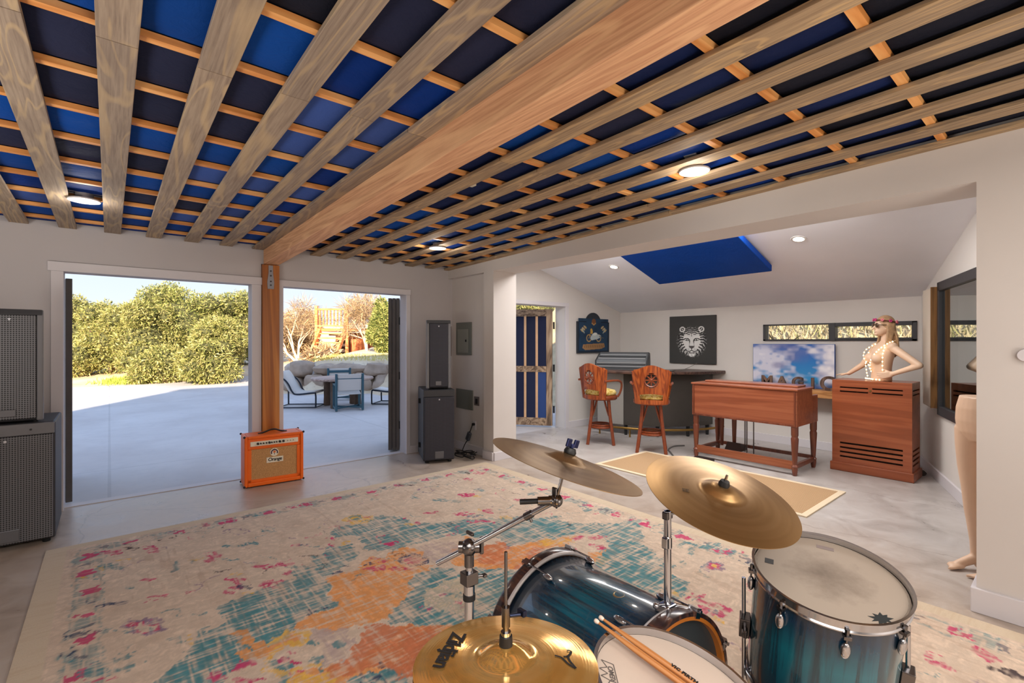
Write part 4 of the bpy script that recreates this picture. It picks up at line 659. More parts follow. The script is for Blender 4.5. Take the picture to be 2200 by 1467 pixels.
m.bx(.03,AW-.03,.012,.03,.375,.482).bx(.03,AW-.03,AD-.03,AD-.01,.05,.482)
m.build('cabinet',M_or,am,bevel=.007)
m=MB().bx(.03,.062,.010,.03,.05,.375).bx(AW-.062,AW-.03,.010,.03,.05,.375).bx(.03,AW-.03,.010,.03,.05,.078)
m.build('grille_surround',M_or,am,bevel=.003)
MB().bx(.06,AW-.06,.018,.026,.076,.375).build('grille_cloth',M_tan,am)
MB().bx(.052,AW-.052,.004,.014,.408,.455).build('control_panel',M_cream,am,bevel=.002)
for i,(x,r) in enumerate([(.118,.012)]+[(.118+.0255*k,.0075) for k in range(1,4)]+[(.222,.012)]+[(.222+.022*k,.0075) for k in range(1,4)]+[(.318,.012),(.352,.012)]):
    MB().cyl((x,.004,.432),(x,-.012,.432),r,r*.85,n=14).build('control_knob',M_blk,am,smooth=True)
for x in (.392,.418,.446): MB().cyl((x,.004,.432),(x,-.004,.432),.005,n=10).build('switch',mat('grey_switch',(150,146,140),.4,.6),am)
for x in (0,AW):
    for z in (.018,AH-.004):
        for y in (.004,AD-.004): MB().sphere((x,y,z),.0115,10,8).build('corner_cap',M_blk,am,smooth=True)
for x in (.06,AW-.06):
    for y in (.05,AD-.05): MB().cyl((x,y,0),(x,y,.016),.014,n=10).build('foot',M_rub,am)
m=MB().tube(smoothpath([(.16,AD*.5,AH+.004),(.20,AD*.5,AH+.012),(.255,AD*.5,AH+.030),(.30,AD*.5,AH+.030),(.345,AD*.5,AH+.012),(.385,AD*.5,AH+.004)]),.008,8)
m.build('carry_handle',M_blk,am,smooth=True)
for x in (.16,.385): MB().bx(x-.022,x+.022,AD*.5-.014,AD*.5+.014,AH,AH+.008).build('handle_mount',M_blk,am,bevel=.002)
Mf=lambda x,z,y=.017: Matrix.Translation((x,y,z))@Matrix.Rotation(PI/2,4,'X')
lp=MB().prism([(.198,.226),(.352,.226),(.352,.280),(.198,.280)],0,.003,Mf(0,0)).build('name_plate',M_cream,am)
text_mesh('lettering','Orange',.046,M_ink,Mf(.275,.256,.0135),lp,.0004,shear=.15,bold=.0012,spacing=.9)
# crest: round cream field with a tree and a dark wreath arc
cr=MB().prism(arc(.27,.328,.040,0,2*PI,24)[:-1],0,.003,Mf(0,0)).build('crest',M_cream,am)
M_crest=mat('crest_purple',(74,40,60),.6); M_crO=mat('crest_orange',(222,110,50),.6)
m=MB()
ring=arc(.27,.325,.034,-.5,PI+.5,16)+arc(.27,.325,.022,PI+.5,-.5,16); m.prism(ring,.0032,.0038,Mf(0,0))
m.prism([(.267,.303),(.273,.303),(.272,.325),(.268,.325)],.0032,.0038,Mf(0,0)); m.prism([(.262,.351),(.278,.351),(.282,.361),(.276,.357),(.27,.364),(.264,.357),(.258,.361)],.0032,.0038,Mf(0,0)); m.build('crest_wreath',M_crest,cr)
MB().prism(arc(.27,.331,.012,0,2*PI,16)[:-1],.0033,.004,Mf(0,0)).build('crest_tree',M_crO,cr)
# ================================================================ WALL SERVICES IN THE CORNER
M_pan=mat('grey_green_steel',(142,146,138),.5,.1); M_pan2=mat('grey_green_steel_dark',(116,120,114),.5,.1)
def wallbox(mb,x0,y0,y1,z0,z1,d): return mb.bx(x0-d,x0,y0,y1,z0,z1)
bp=thing('breaker_panel','grey steel breaker panel with latched door above the corner speaker','electrical panel',(3.64,5.33,1.27))
MB().bx(-.012,0,-.18,.18,0,.435).build('frame',M_pan2,bp,bevel=.003)
dr=MB().bx(-.020,-.012,-.115,.135,.03,.345).build('door',M_pan,bp,bevel=.003)
MB().bx(-.026,-.020,-.085,-.055,.175,.205).build('latch',M_blk,dr,bevel=.002)
b2=tag(MB().bx(3.628,3.64,5.12,5.51,.55,.81).build('cover_plate',M_pan2,bevel=.003),'blank grey steel cover plate low on the corner wall','cover plate')
b3=tag(MB().bx(3.560,3.615,5.600,5.62,1.25,1.66).build('junction_box',mat('taupe_box',(128,116,112),.6),bevel=.003),'narrow taupe box on the doorway wall behind the slim corner speaker','junction box')
o1=thing('wall_outlet','metal plate wall outlet with dark socket right of the blank cover plate','outlet',(3.64,5.04,.68))
MB().bx(-.006,0,-.055,.055,-.058,.058).build('plate',mat('steel_plate',(150,142,140),.4,.6),o1,bevel=.002); MB().bx(-.010,-.006,-.02,.022,-.035,.03).build('socket',M_blk,o1)
o2=thing('wall_outlet','small white wall outlet with black plug above the cable coil','outlet',(3.64,5.09,.36))
MB().bx(-.006,0,-.036,.036,-.058,.058).build('plate',M_trim,o2,bevel=.002); MB().cyl((-.006,0,.015),(-.035,0,.015),.018,n=10).build('plug',M_blk,o2)
ad=thing('power_adapter','black and grey power adapter hanging on its cable beside the subwoofer','power adapter',(3.60,5.17,.21))
MB().bx(-.02,.02,-.03,.03,-.06,.06,Matrix.Rotation(.5,4,'X')).build('case',mat('adapter_grey',(72,76,84),.5),ad,bevel=.008)
MB().tube(smoothpath([(0,-.022,.052),(.005,-.04,.09),(.01,-.06,.14),(.005,-.075,.165)]),.006,8).build('upper_lead',M_blk,ad,smooth=True)
MB().tube(smoothpath([(0,.022,-.052),(-.01,.06,-.10),(-.02,.09,-.16),(-.03,.10,-.200)]),.006,8).build('lower_lead',M_blk,ad,smooth=True)
rc_=random.Random(3); pts=[]
for i in range(46):
    a=i*.55; r=.10+.05*math.sin(i*1.7)+.02*rc_.random(); pts.append((3.40+r*math.cos(a)*.8,4.93+r*math.sin(a)*1.15,.012+.05*abs(math.sin(i*.37))+.004*i/10))
tag(MB().tube(smoothpath(pts,4),.006,6).build('cable_coil',M_blk,smooth=True),'tangled coil of black cable on the floor beside the corner subwoofer','cable')
# ================================================================ CEILING LIGHTS
M_glow=mat('lamp_glow',(255,250,235),.5,emit=(255,246,228),es=8); M_wht=mat('white_enamel',(226,224,222),.4); M_can=mat('zinc_can',(178,178,180),.4,.6)
def can(label,x,y,rz):
    t=thing('ceiling_light',label,'ceiling light',(x,y,zb(y)-.012),rz,'slat ceiling lights')
    MB().lathe([(.040,.0),(.088,.0),(.092,.006),(.088,.012),(.045,.018)],32).build('trim_ring',M_wht,t,smooth=True)
    MB().lathe([(.0,.004),(.044,.004),(.046,.012),(0,.013)],28).build('lamp_lens',M_glow,t,smooth=True)
    MB().lathe([(.05,.014),(.05,.060),(.0,.060)],20).build('can',M_can,t,smooth=True)
    m=MB().bx(-.16,.16,-.035,-.03,.05,.064).bx(-.16,.16,.03,.035,.05,.064).bx(-.16,-.10,-.03,.03,.05,.062); m.build('bracket',M_can,t)
    lamp('downlight_lamp','POINT',(x,y,zb(y)-.06),5,(1,.93,.82),.05)
can('round white downlight hanging between slats near the large doorway',-.135,4.50,.1)
can('round white downlight among the slats above the small doorway',2.666,4.40,.2)
can('round white downlight with exposed can nearest the annex opening',2.770,1.545,.35)
tag(MB().bx(1.745,1.875,2.60,2.65,zb(2.62)+.002,zb(2.62)+.024).build('wire_connector_box',mat('ivory_plastic',(206,196,172),.5),bevel=.004),'small ivory connector box tucked between slats right of the beam','connector box')
def recessed(label,x,y):
    t=thing('recessed_light',label,'recessed light',(x,y,zc(x)),rot=(0,math.atan(.295),0))
    MB().lathe([(.052,-.006),(.072,-.006),(.075,-.001),(.052,.0)],28).build('trim_ring',M_wht,t,smooth=True)
    MB().lathe([(0,-.005),(.053,-.005),(.053,-.001),(0,-.001)],28).build('lamp_lens',M_glow,t,smooth=True)
    lamp('recessed_lamp','SPOT',(x-.01,y,zc(x)-.02),30,(1,.95,.88),.05,spot=math.radians(130),blend=.8)
recessed('small round recessed light on the sloped ceiling left of the blue panel',5.518,4.307)
recessed('small round recessed light on the sloped ceiling right of the blue panel',5.505,1.906)
# blue acoustic cloud under the sloped ceiling
m=MB(); zz=lambda x,o: zc(x)-o
P4=[(4.45,3.82),(6.03,3.90),(5.99,2.36),(4.45,2.31)]
m.hexa([(x,y,zz(x,.10)) for x,y in P4],[(x,y,zz(x,.025)) for x,y in P4])
ac=thing('acoustic_panel','blue fabric acoustic panel hung flat under the sloped annex ceiling','acoustic panel')
m.build('panel_body',cloth('royal_blue_cloth',(4,66,160),.6),ac,bevel=.008)
for x,y in ((4.7,3.6),(5.8,3.7),(5.8,2.5),(4.7,2.5)): MB().cyl((x,y,zc(x)-.03),(x,y,zc(x)+.005),.012,n=8).build('standoff',M_blk,ac)
# wall panel in the corner by the studio window
wp=thing('acoustic_panel','tall cream acoustic panel with brown wooden edge beside the studio window','acoustic panel')
m=MB(); angbox(m,.50,.845,.012,.078,.767,2.005); m.build('cloth_face',mat('cream_cloth',(218,206,190),.9,bump=.2),wp,bevel=.006)
m=MB(); angbox(m,.845,.865,.004,.080,.762,2.012); m.build('wooden_edge',wood('brown_panel_edge',[(84,54,24),(112,76,38),(136,96,52)],axis=2,rand=False),wp,bevel=.002)
# ================================================================ WALL ART
sg=thing('pub_sign','dark blue arched wooden sign with a painted motorcycle on the annex wall','sign',(6.52,5.558,1.25))
out=[(-.425,0),(.425,0),(.425,.545)]+[(.425,.545),(.20,.545)]+arc(0,.50,.205,.25,PI-.25,14)+[(-.20,.545),(-.425,.545)]
MB().prism(out,0,.03,Matrix.Rotation(PI/2,4,'X')).build('board',mat('sign_frame_navy',(34,42,52),.6),sg,bevel=.004)
p=Paint(.80,.58,.006,(40,66,92)); p.put(np.clip(p.noise(.1,.1,3)-.3,0,1),(24,40,62)); gold=(170,136,84)
p.put(np.clip(p.line([(.01,.01),(.79,.01),(.79,.52)],.012)+p.line([(.79,.52),(.6,.52)],.012)+p.line([(.2,.52),(.01,.52),(.01,.01)],.012),0,1),(24,30,40))
for s in (-1,1):
    for k in range(3): p.put(p.ell(.4+s*(.23+.04*k),.43-.03*k,.045,.018,s*.5),(196,170,120),.8)
    p.put(p.line([(.4+s*.25,.33),(.4+s*.31,.40)],.02),(170,180,170),.8)
p.put(p.ell(.40,.53,.055,.05),(120,78,50)); p.put(p.line([(.35,.50),(.40,.47),(.45,.50)],.02),gold)
for x in (.27,.53): p.put(p.ell(x,.24,.068,.068)-p.ell(x,.24,.048,.048),(170,140,90))
p.put(p.poly([(.30,.24),(.36,.31),(.50,.31),(.60,.28),(.58,.25),(.48,.22),(.34,.20)]),(176,188,190)); p.put(p.ell(.43,.31,.06,.025,.1),(210,214,206)); p.put(p.ell(.34,.36,.03,.05,.3),(200,160,70))
p.put(p.line([(.27,.24),(.33,.37)],.014),gold); p.put(p.line([(.55,.27),(.66,.24)],.016),(90,90,86))
p.put(p.poly([(.12,.13),(.68,.15),(.70,.08),(.60,.05),(.18,.03),(.10,.07)]),(160,122,84)); 
for k in range(11): p.put(p.line([(.16+.048*k,.075),(.17+.048*k,.115)],.014),(84,56,40),.8)
p.mesh('painted_scene',attr_mat('sign_paint',.55),Matrix.Translation((-.40,-.0308,.02))@Matrix.Rotation(PI/2,4,'X'),sg)
tg=thing('tiger_canvas','square charcoal canvas with a white tiger face on the back wall','picture',(7.3195,4.11,1.09))
MB().bx(-.035,0,-.405,.405,0,.78).build('canvas',mat('charcoal_canvas',(70,70,70),.8),tg,bevel=.004)
p=Paint(.80,.77,.0042,(68,68,67)); wc=(232,232,230)
sy=lambda f: (f(1),f(-1))
nz=p.noise(.010,.010,8); CX=.40; XK=p.X.copy(); p.X=CX+(p.X-CX)/1.17; dk=(50,50,50)
fur=np.hypot((p.X-CX)/.212,(p.Y-.350)/(.240+.0*np.abs(p.X))); p.put(np.clip((1.0-fur+(nz-.5)*.35)*4,0,1)*.92,wc)
for s in (-1,1):
    L=lambda pts,w_,c=dk,a=.98: p.put(p.line([(CX+s*x,y) for x,y in pts],w_*1.25)*(nz>.06),c,a)
    p.put(p.ell(CX+s*.142,.555,.044,.046,s*.6)*(nz>.12),wc,.95); p.put(p.ell(CX+s*.143,.556,.026,.028),dk,.95); L([(.125,.535),(.15,.565)],.008,wc)
    # forehead, cheek and ruff stripes
    for pts,w_ in (([(.0,.555),(.05,.560),(.095,.545)],.015),([(.0,.525),(.055,.532),(.11,.512)],.016),([(.0,.495),(.045,.503),(.085,.485)],.014),([(.105,.485),(.13,.475),(.15,.50)],.014),([(.03,.470),(.06,.470)],.010),
        ([(.125,.455),(.165,.470),(.20,.455)],.017),([(.135,.420),(.175,.428),(.205,.405)],.018),([(.130,.385),(.175,.385),(.205,.355)],.018),([(.140,.345),(.18,.338),(.20,.305)],.018),([(.125,.305),(.16,.290),(.185,.255)],.018),([(.11,.265),(.14,.245),(.16,.205)],.017),([(.09,.225),(.115,.200),(.125,.165)],.016),([(.065,.175),(.085,.145)],.014),([(.155,.315),(.165,.28)],.010)):
        L(pts,w_)
    L([(.035,.418),(.065,.428),(.105,.420)],.013,(236,236,234)); L([(.030,.375),(.055,.402),(.095,.404),(.12,.388)],.013); p.put(p.ell(CX+s*.074,.384,.024,.013,s*.25),(206,208,204)); p.put(p.ell(CX+s*.072,.385,.009,.010),(26,26,26)); L([(.034,.372),(.06,.368),(.10,.374)],.008); L([(.03,.37),(.032,.33)],.010)
    L([(.028,.34),(.040,.27)],.008,(150,150,150),.8); L([(.002,.212),(.035,.190),(.07,.198),(.088,.215)],.011)
    for k in range(3):
        for q_ in range(3): p.put(p.ell(CX+s*(.042+.018*k),.238-.012*q_-.002*k,.0035,.0035),(70,70,70))
p.put(p.poly([(CX-.042,.285),(CX+.042,.285),(CX+.024,.250),(CX,.238),(CX-.024,.250)]),(92,88,88)); p.put(p.line([(CX-.036,.262),(CX,.240),(CX+.036,.262)],.008),dk); p.put(p.line([(CX,.240),(CX,.210)],.009),dk)
p.put(p.line([(CX-.04,.172),(CX,.164),(CX+.04,.172)],.014),dk); p.put(p.ell(CX,.135,.045,.026)*(nz>.2),wc); p.put(p.line([(CX,.44),(CX,.475)],.010),dk,.8)
p.X=XK
p.mesh('tiger_face',attr_mat('tiger_print',.7),Matrix(((0,0,-1,-.0358),(-1,0,0,.40),(0,1,0,.005),(0,0,0,1))),tg)
sk=thing('sky_canvas','large canvas print of blue sky and clouds leaning on the back wall ledge','picture',(7.29,2.605,.815))
MB().bx(-.03,.0,-.52,.52,0,.60).build('canvas',mat('canvas_edge_blue',(70,104,170),.8),sk,bevel=.003)
p=Paint(1.03,.59,.006,(52,116,196)); n_=p.noise(.35,.22,21)*.5+p.noise(.14,.09,22)*.3+p.noise(.05,.035,23)*.2; v_=p.Y/.59
p.put(np.clip((.75-v_)*1.2,0,1)*.8,(74,176,222)); cl_=np.clip((n_-.27+.10*np.sin(p.X*5+1))*5,0,1); p.put(cl_,(216,218,236)); p.put(np.clip((n_-.50)*5,0,1),(246,244,250)); p.put(np.clip((p.noise(.2,.1,25)-.55)*3,0,1)*.6,(120,124,176)); p.put(np.clip((v_-.86)*5,0,1)*np.clip(1-n_*.9,0,1),(44,78,160)); p.put(np.clip((.16-v_)*8,0,1)*.75,(70,86,160))
p.mesh('sky_print',attr_mat('sky_print',.45,coat=.3),Matrix(((0,0,-1,-.0308),(-1,0,0,.515),(0,1,0,.005),(0,0,0,1))),sk)
tag(MB().bx(7.02,7.32,1.75,3.25,.72,.815).build('wall_ledge',wood('honey_ledge',[(150,98,50),(184,128,74),(206,152,96)],axis=1,rand=False,knots=False),bevel=.003),'honey coloured wooden ledge along the back wall behind the organ','shelf')
M_let=wood('rust_letter',[(66,46,40),(96,70,58),(124,96,80)],axis=2,rand=True)
for ch,px,x,lab in (('M',1648,7.20,'brown wooden letter M standing on the ledge before the sky canvas'),('A',1680,7.20,'brown wooden letter A on the ledge before the sky canvas'),('G',1714,7.19,'brown wooden letter G on the ledge before the sky canvas'),('I',1746,7.19,'brown wooden letter I on the ledge before the sky canvas'),('C',1778,7.10,'larger brown wooden letter C beside the tall cabinet')):
    r=FW+RT*((px-1100)/1030); y=r.y/r.x*x; L=thing('letter_block',lab,'letter',(x,y,.815),group='letters on the ledge')
    o=text_mesh('letter',ch,.205 if ch!='C' else .25,M_let,Matrix(((0,0,-1,0),(-1,0,0,0),(0,1,0,0),(0,0,0,1))),L,.016,bold=.006)
    zmin=min(v.co.z for v in o.data.vertices); o.data.transform(Matrix.Translation((0,0,-zmin)))
# ================================================================ BAR, MIXING CONSOLE
CB=(7.32,5.0)
def arcslab(mb,r0,r1,a0,a1,z0,z1,n=28):
    pts=arc(CB[0],CB[1],r1,a0,a1,n)+arc(CB[0],CB[1],r0,a1,a0,n); return mb.prism(pts,z0,z1)
bar=thing('bar_counter','dark curved bar counter with wooden top and brass foot rail in the annex corner','bar')
a0,a1=math.radians(190),math.radians(268)
A0,A1=math.radians(176),math.radians(270)
arcslab(MB(),1.20,1.28,a0+.16,a1-.04,.16,.955).build('front_panel',mat('dark_bar_front',(62,58,54),.42,var=.15,vscale=3),bar,smooth=True,ang=30)
arcslab(MB(),1.24,1.278,math.radians(178),a0+.155,.16,.955).build('end_panel',mat('grey_bar_end',(150,146,140),.5),bar,smooth=True,ang=30)
arcslab(MB(),.78,1.44,A0,A1,.955,1.0).build('counter_top',wood('dark_walnut_top',[(48,30,26),(74,50,42),(96,68,56)],axis=1,rand=False,coat=.3),bar,bevel=.012,seg=3)
M_brass=mat('aged_brass',(150,118,62),.35,.85)
rail=MB().tube([(CB[0]+1.40*math.cos(a),CB[1]+1.40*math.sin(a),.13) for a in [A0+(A1-A0)*i/30 for i in range(31)]],.018,10).build('foot_rail',M_brass,bar,smooth=True)
for k in range(5):
    a=math.radians(184+k*20.5); x,y=CB[0]+1.40*math.cos(a),CB[1]+1.40*math.sin(a)
    MB().cyl((x,y,0),(x,y,.12),.016,.010,n=10).build('rail_bracket',M_brass,rail); 
for a_ in (200,222,244,262):
    a=math.radians(a_); x,y=CB[0]+1.24*math.cos(a),CB[1]+1.24*math.sin(a); MB().cyl((x,y,0),(x,y,.162),.022,.03,n=10).build('foot',M_blk,bar)
mx_=thing('mixing_console','grey digital mixing console with sloped back sitting on the bar','mixing console',(6.22,4.72,1.0),math.radians(-61))
# local x runs along its width, y towards the wall
M_cons=mat('console_grey',(96,100,104),.45); M_consd=mat('console_dark',(48,50,54),.5)
CWD=.80; prof=[(0,.0),(.25,0),(.50,0),(.50,.12),(.44,.255),(.38,.262),(.02,.150),(0,.135)]
b=MB(); b.add([(x,y,z) for x in (-CWD/2,CWD/2) for (y,z) in prof],[tuple(range(7,-1,-1)),tuple(range(8,16))]+[(i,(i+1)%8,8+(i+1)%8,8+i) for i in range(8)])
b.build('body',M_cons,mx_,bevel=.006)
MB().add([(x,y,z) for x in (-CWD/2-.012,-CWD/2+.012) for (y,z) in prof],[tuple(range(7,-1,-1)),tuple(range(8,16))]+[(i,(i+1)%8,8+(i+1)%8,8+i) for i in range(8)]).build('end_cheek',M_consd,mx_)
MB().add([(x,y,z) for x in (CWD/2-.012,CWD/2+.012) for (y,z) in prof],[tuple(range(7,-1,-1)),tuple(range(8,16))]+[(i,(i+1)%8,8+(i+1)%8,8+i) for i in range(8)]).build('end_cheek',M_consd,mx_)
for k in range(4): MB().bx(-CWD/2+.02,CWD/2-.02,-.006,.004,.022+.028*k,.036+.028*k).build('connector_row',[M_consd,mat('console_silver',(158,162,166),.4,.4)][k%2],mx_)
for k in range(3):
    y=.10+.085*k; z=.150+(y-.02)*.311; MB().bx(-CWD/2+.03,CWD/2-.03,y-.03,y+.03,z-.004,z+.012).build('fader_bank',mat('console_silver',(158,162,166),.4,.4) if k!=1 else M_consd,mx_)
MB().bx(-CWD/2,CWD/2,.385,.45,.256,.272).build('top_lid',M_consd,mx_,bevel=.004)
lt=thing('tablet','thin dark tablet lying on the bar beside the mixing console','tablet',(6.50,4.05,1.0),.4); MB().bx(-.12,.12,-.08,.08,0,.012).build('case',M_blk,lt,bevel=.004); MB().bx(-.11,.11,-.07,.07,.012,.0135).build('screen',mat('dark_screen',(30,32,38),.1),lt)
tag(MB().tube(smoothpath([(7.28,4.02,1.10),(7.18,4.04,1.06),(7.0,4.06,1.015),(6.75,4.02,1.008),(6.62,4.05,1.01)]),.004,6).build('power_lead',mat('grey_lead',(120,118,114),.5),smooth=True),'thin grey lead running over the bar top below the tiger canvas','cable')
tag(MB().tube(smoothpath([(6.10,3.55,.008),(5.95,3.62,.008),(5.72,3.56,.008),(5.60,3.46,.008),(5.42,3.30,.008)]),.011,6).build('floor_cable',mat('grey_cable',(96,94,92),.5),smooth=True),'thick grey cable snaking over the floor under the second rattan stool','cable')
# ================================================================ BAR STOOLS
M_rat=wood('red_rattan',[(116,48,18),(156,72,26),(184,96,40)],axis=2,grain=26,stretch=.15,rough=.35,coat=.3,rand=True)
M_rat2=mat('red_rattan_cane',(128,58,26),.35,var=.2,vscale=30,coat=.3); M_cush=None
t=NT('floral_cushion'); v=t.coord(); f=t.noise(v,22,4,.6,1.5); t.link(t.ramp(f,[(.3,lin((120,92,30))),(.45,lin((196,164,70))),(.6,lin((222,204,140))),(.75,lin((150,110,40)))]),t.b.inputs['Base Color']); t.b.inputs['Roughness'].default_value=.9; M_cush=t.m
def make_stool(label,loc,rz):
    s=thing('bar_stool',label,'bar stool',loc,rz,'rattan bar stools')       # seat faces local +x, back at -x
    MB().lathe([(0,.625),(.22,.625),(.235,.64),(.235,.675),(.22,.69),(0,.69)],32).build('seat_frame',M_rat2,s,smooth=True,ang=50)
    MB().lathe([(0,.69),(.205,.69),(.225,.715),(.205,.755),(.12,.775),(0,.78)],28).build('cushion',M_cush,s,smooth=True,ang=80)
    # curved back plate: width grows upward, crest line, round opening
    def shell(o):
        vs=[];fs=[];nu,nv=24,22
        return vs
    nu,nv=30,26; vs=[];fs=[];keep=[]
    def P(u,v,off):
        a=(u-.5)*2; wid=.205+.045*v; zt=1.085+.060*max(0,math.cos(a*PI*.62))**1.5-(.02 if abs(a)>.9 else 0)
        z=.64+v*(zt-.64); y=a*wid; x=-.215-.03*v+.085*a*a+off
        return (x,y,z)
    hole=lambda u,v: math.hypot((u-.5)*2*.235,(v-.62)*.47)<.088
    for off in (0,-.026):
        for j in range(nv+1):
            for i in range(nu+1): vs.append(P(i/nu,j/nv,off))
    N=(nu+1)*(nv+1); K=lambda i,j,q: q*N+j*(nu+1)+i
    ok=lambda i,j: 0<=i<nu and 0<=j<nv and not hole((i+.5)/nu,(j+.5)/nv) and not (2<j<7 and 4<i<nu-5)
    for j in range(nv):
        for i in range(nu):
            if not ok(i,j): continue
            fs.append((K(i,j,0),K(i+1,j,0),K(i+1,j+1,0),K(i,j+1,0))); fs.append((K(i,j,1),K(i,j+1,1),K(i+1,j+1,1),K(i+1,j,1)))
            for (di,dj,a,b_) in ((-1,0,(i,j),(i,j+1)),(1,0,(i+1,j),(i+1,j+1)),(0,-1,(i,j),(i+1,j)),(0,1,(i,j+1),(i+1,j+1))):
                if not ok(i+di,j+dj): fs.append((K(*a,0),K(*b_,0),K(*b_,1),K(*a,1)))
    bk=MB().add(vs,fs).build('backrest',M_rat,s,smooth=True,ang=60)
    c=Vector(P(.5,.62,-.013)); m=MB(); m.torus(c,.084,.010,32,6,axis=(1,0,-.05)); 
    for k in range(8): a=2*PI*k/8; m.cyl(c,c+Vector((0,.085*math.cos(a),.085*math.sin(a))),.014,.006,n=6)
    m.sphere(c,(.016,.026,.026),12,8); m.build('fretwork_wheel',M_rat2,bk,smooth=True)
    for sgn in (-1,1):
        MB().tube(smoothpath([(-.20,sgn*.235,.90),(-.08,sgn*.262,.905),(.06,sgn*.262,.90),(.145,sgn*.25,.87),(.175,sgn*.235,.80),(.165,sgn*.215,.72),(.14,sgn*.19,.66)]),[.016]*37,8).build('armrest',M_rat2,s,smooth=True)
        for q in (-1,1):
            m=MB().tube(smoothpath([(q*.112,sgn*.112,.63),(q*.128,sgn*.128,.42),(q*.155,sgn*.155,.20),(q*.180,sgn*.180,0)]),.0235,10)
            for w_ in (-1,1): m.tube(smoothpath([(q*.112,sgn*.112,.40),(q*.105+ (w_>0)*(-q*.03),sgn*.105-(w_<0)*sgn*.03,.52),(q*.05 if w_>0 else q*.10,sgn*.10 if w_>0 else sgn*.05,.62)]),.0115,8)
            m.build('leg',M_rat2,s,smooth=True)
    m=MB().torus((0,0,.235),.165,.016,32,8); m.torus((0,0,.265),.155,.011,32,8); m.lathe([(.0,.225),(.15,.225),(.15,.235),(0,.236)],24); m.build('foot_ring',M_rat2,s,smooth=True)
    return s
s1=make_stool('rattan swivel bar stool turned sideways showing its curved arm, near the barn door',(5.41,4.46,0),math.radians(0))
s2=dup(s1,(5.515,3.685,0),math.radians(33),'rattan swivel bar stool seen square from behind, nearer the organ')
for ch in s1.children:
    if ch.name.split('.')[0] in ('leg','foot_ring'): ch.rotation_euler=(0,0,math.radians(39.5))
# ================================================================ ORGAN
M_mah=wood('organ_walnut',[(132,70,44),(146,80,52),(158,92,62)],axis=1,grain=16,stretch=.05,rough=.32,coat=.4,rand=False,bump=.03)
M_mahd=wood('organ_walnut_legs',[(98,48,30),(112,56,36),(126,68,44)],axis=2,grain=16,stretch=.07,rough=.35,coat=.3,rand=False,bump=.03)
og=thing('organ','vintage walnut console organ on turned legs, its back towards the drums','organ',(5.63,1.965,0))
OL,OD=1.205,.625
m=MB().bx(.0,.022,.03,OL-.03,.53,.915).bx(0,.45,0,.03,.53,.915).bx(0,.45,OL-.03,OL,.53,.915).bx(.022,OD,.03,OL-.03,.53,.55)
m.bx(.45,OD,0,.03,.53,.84).bx(.45,OD,OL-.03,OL,.53,.84).bx(.44,.455,.03,OL-.03,.70,.915)
m.build('case',M_mah,og,bevel=.004)
MB().bx(-.012,.46,-.012,OL+.012,.915,.938).build('lid',M_mah,og,bevel=.006)
MB().bx(.20,.44,.06,OL-.06,.938,.960).build('music_shelf',M_mah,og,bevel=.008)
m=MB().bx(-.006,0,.012,.03,.535,.91).bx(-.006,0,OL-.03,OL-.012,.535,.91).bx(-.008,0,.012,OL-.012,.532,.552); m.build('moulding',M_mahd,og,bevel=.002)
for k in range(2): MB().bx(.46+.07*k,.58+.03*k,.06,OL-.06,.66-.07*k,.70-.07*k).build('keyboard',mat('ivory_keys',(226,220,204),.35),og,bevel=.003)
def turned(x,y):
    return MB().lathe([(.0,0),(.020,0),(.026,.03),(.030,.07),(.028,.09),(.034,.10),(.022,.12),(.024,.14),(.036,.36),(.038,.40),(.030,.42),(.036,.44),(.036,.53),(0,.53)],18,Matrix.Translation((x,y,0)))
for x in (.035,OD-.035):
    for y in (.035,OL-.035): turned(x,y).build('leg',M_mahd,og,smooth=True,ang=35)
m=MB().bx(.02,.05,.03,OL-.03,.065,.155); m.build('stretcher',M_mah,og,bevel=.004)
for y in (.035,OL-.035): MB().bx(.05,OD-.05,y-.018,y+.018,.075,.125).build('stretcher',M_mahd,og,bevel=.004)
MB().bx(OD-.06,OD-.03,.05,OL-.05,.10,.14).build('stretcher',M_mahd,og,bevel=.004)
for y in (.86,1.02):
    MB().lathe([(.0,.12),(.020,.12),(.028,.40),(.030,.53),(0,.53)],14,Matrix.Translation((.40,y,0))).build('inner_leg',M_mahd,og,smooth=True,ang=40)
for y,x in ((.66,.30),(.70,.34),(.58,.30)): MB().cyl((x,y,.10),(x,y,.535),.007,n=10).build('pedal_rod',mat('steel_rod',(92,86,84),.3,.8),og)
MB().hexa([(.26,.72,.10),(.44,.72,.10),(.44,.92,.10),(.26,.92,.10)],[(.30,.74,.20),(.44,.74,.16),(.44,.90,.16),(.30,.90,.20)]).build('expression_pedal',mat('dark_pedal',(58,36,30),.5),og,bevel=.004)
tag(MB().bx(5.50,5.60,2.86,3.08,.0005,.035).build('foot_pedal',M_blk,bevel=.006),'flat black foot pedal on the floor beside the left organ leg','pedal')
# ================================================================ ROTARY SPEAKER CABINET
M_les=wood('cabinet_mahogany',[(134,68,38),(148,76,44),(160,88,54)],axis=1,grain=10,stretch=.06,rough=.35,coat=.35,rand=False,bump=.03)
ls=thing('rotary_speaker_cabinet','tall mahogany louvred speaker cabinet with a mannequin torso on top','speaker cabinet',(6.30,1.125,0))
LD,LL,LHt=.37,.71,1.02
m=MB().bx(.012,LD-.01,.012,LL-.012,.095,.115).bx(0,LD,0,LL,LHt-.022,LHt)
rows=[(.93,.945),(.885,.90)]; lows=[(.155,.175),(.205,.225),(.255,.275),(.305,.325)]
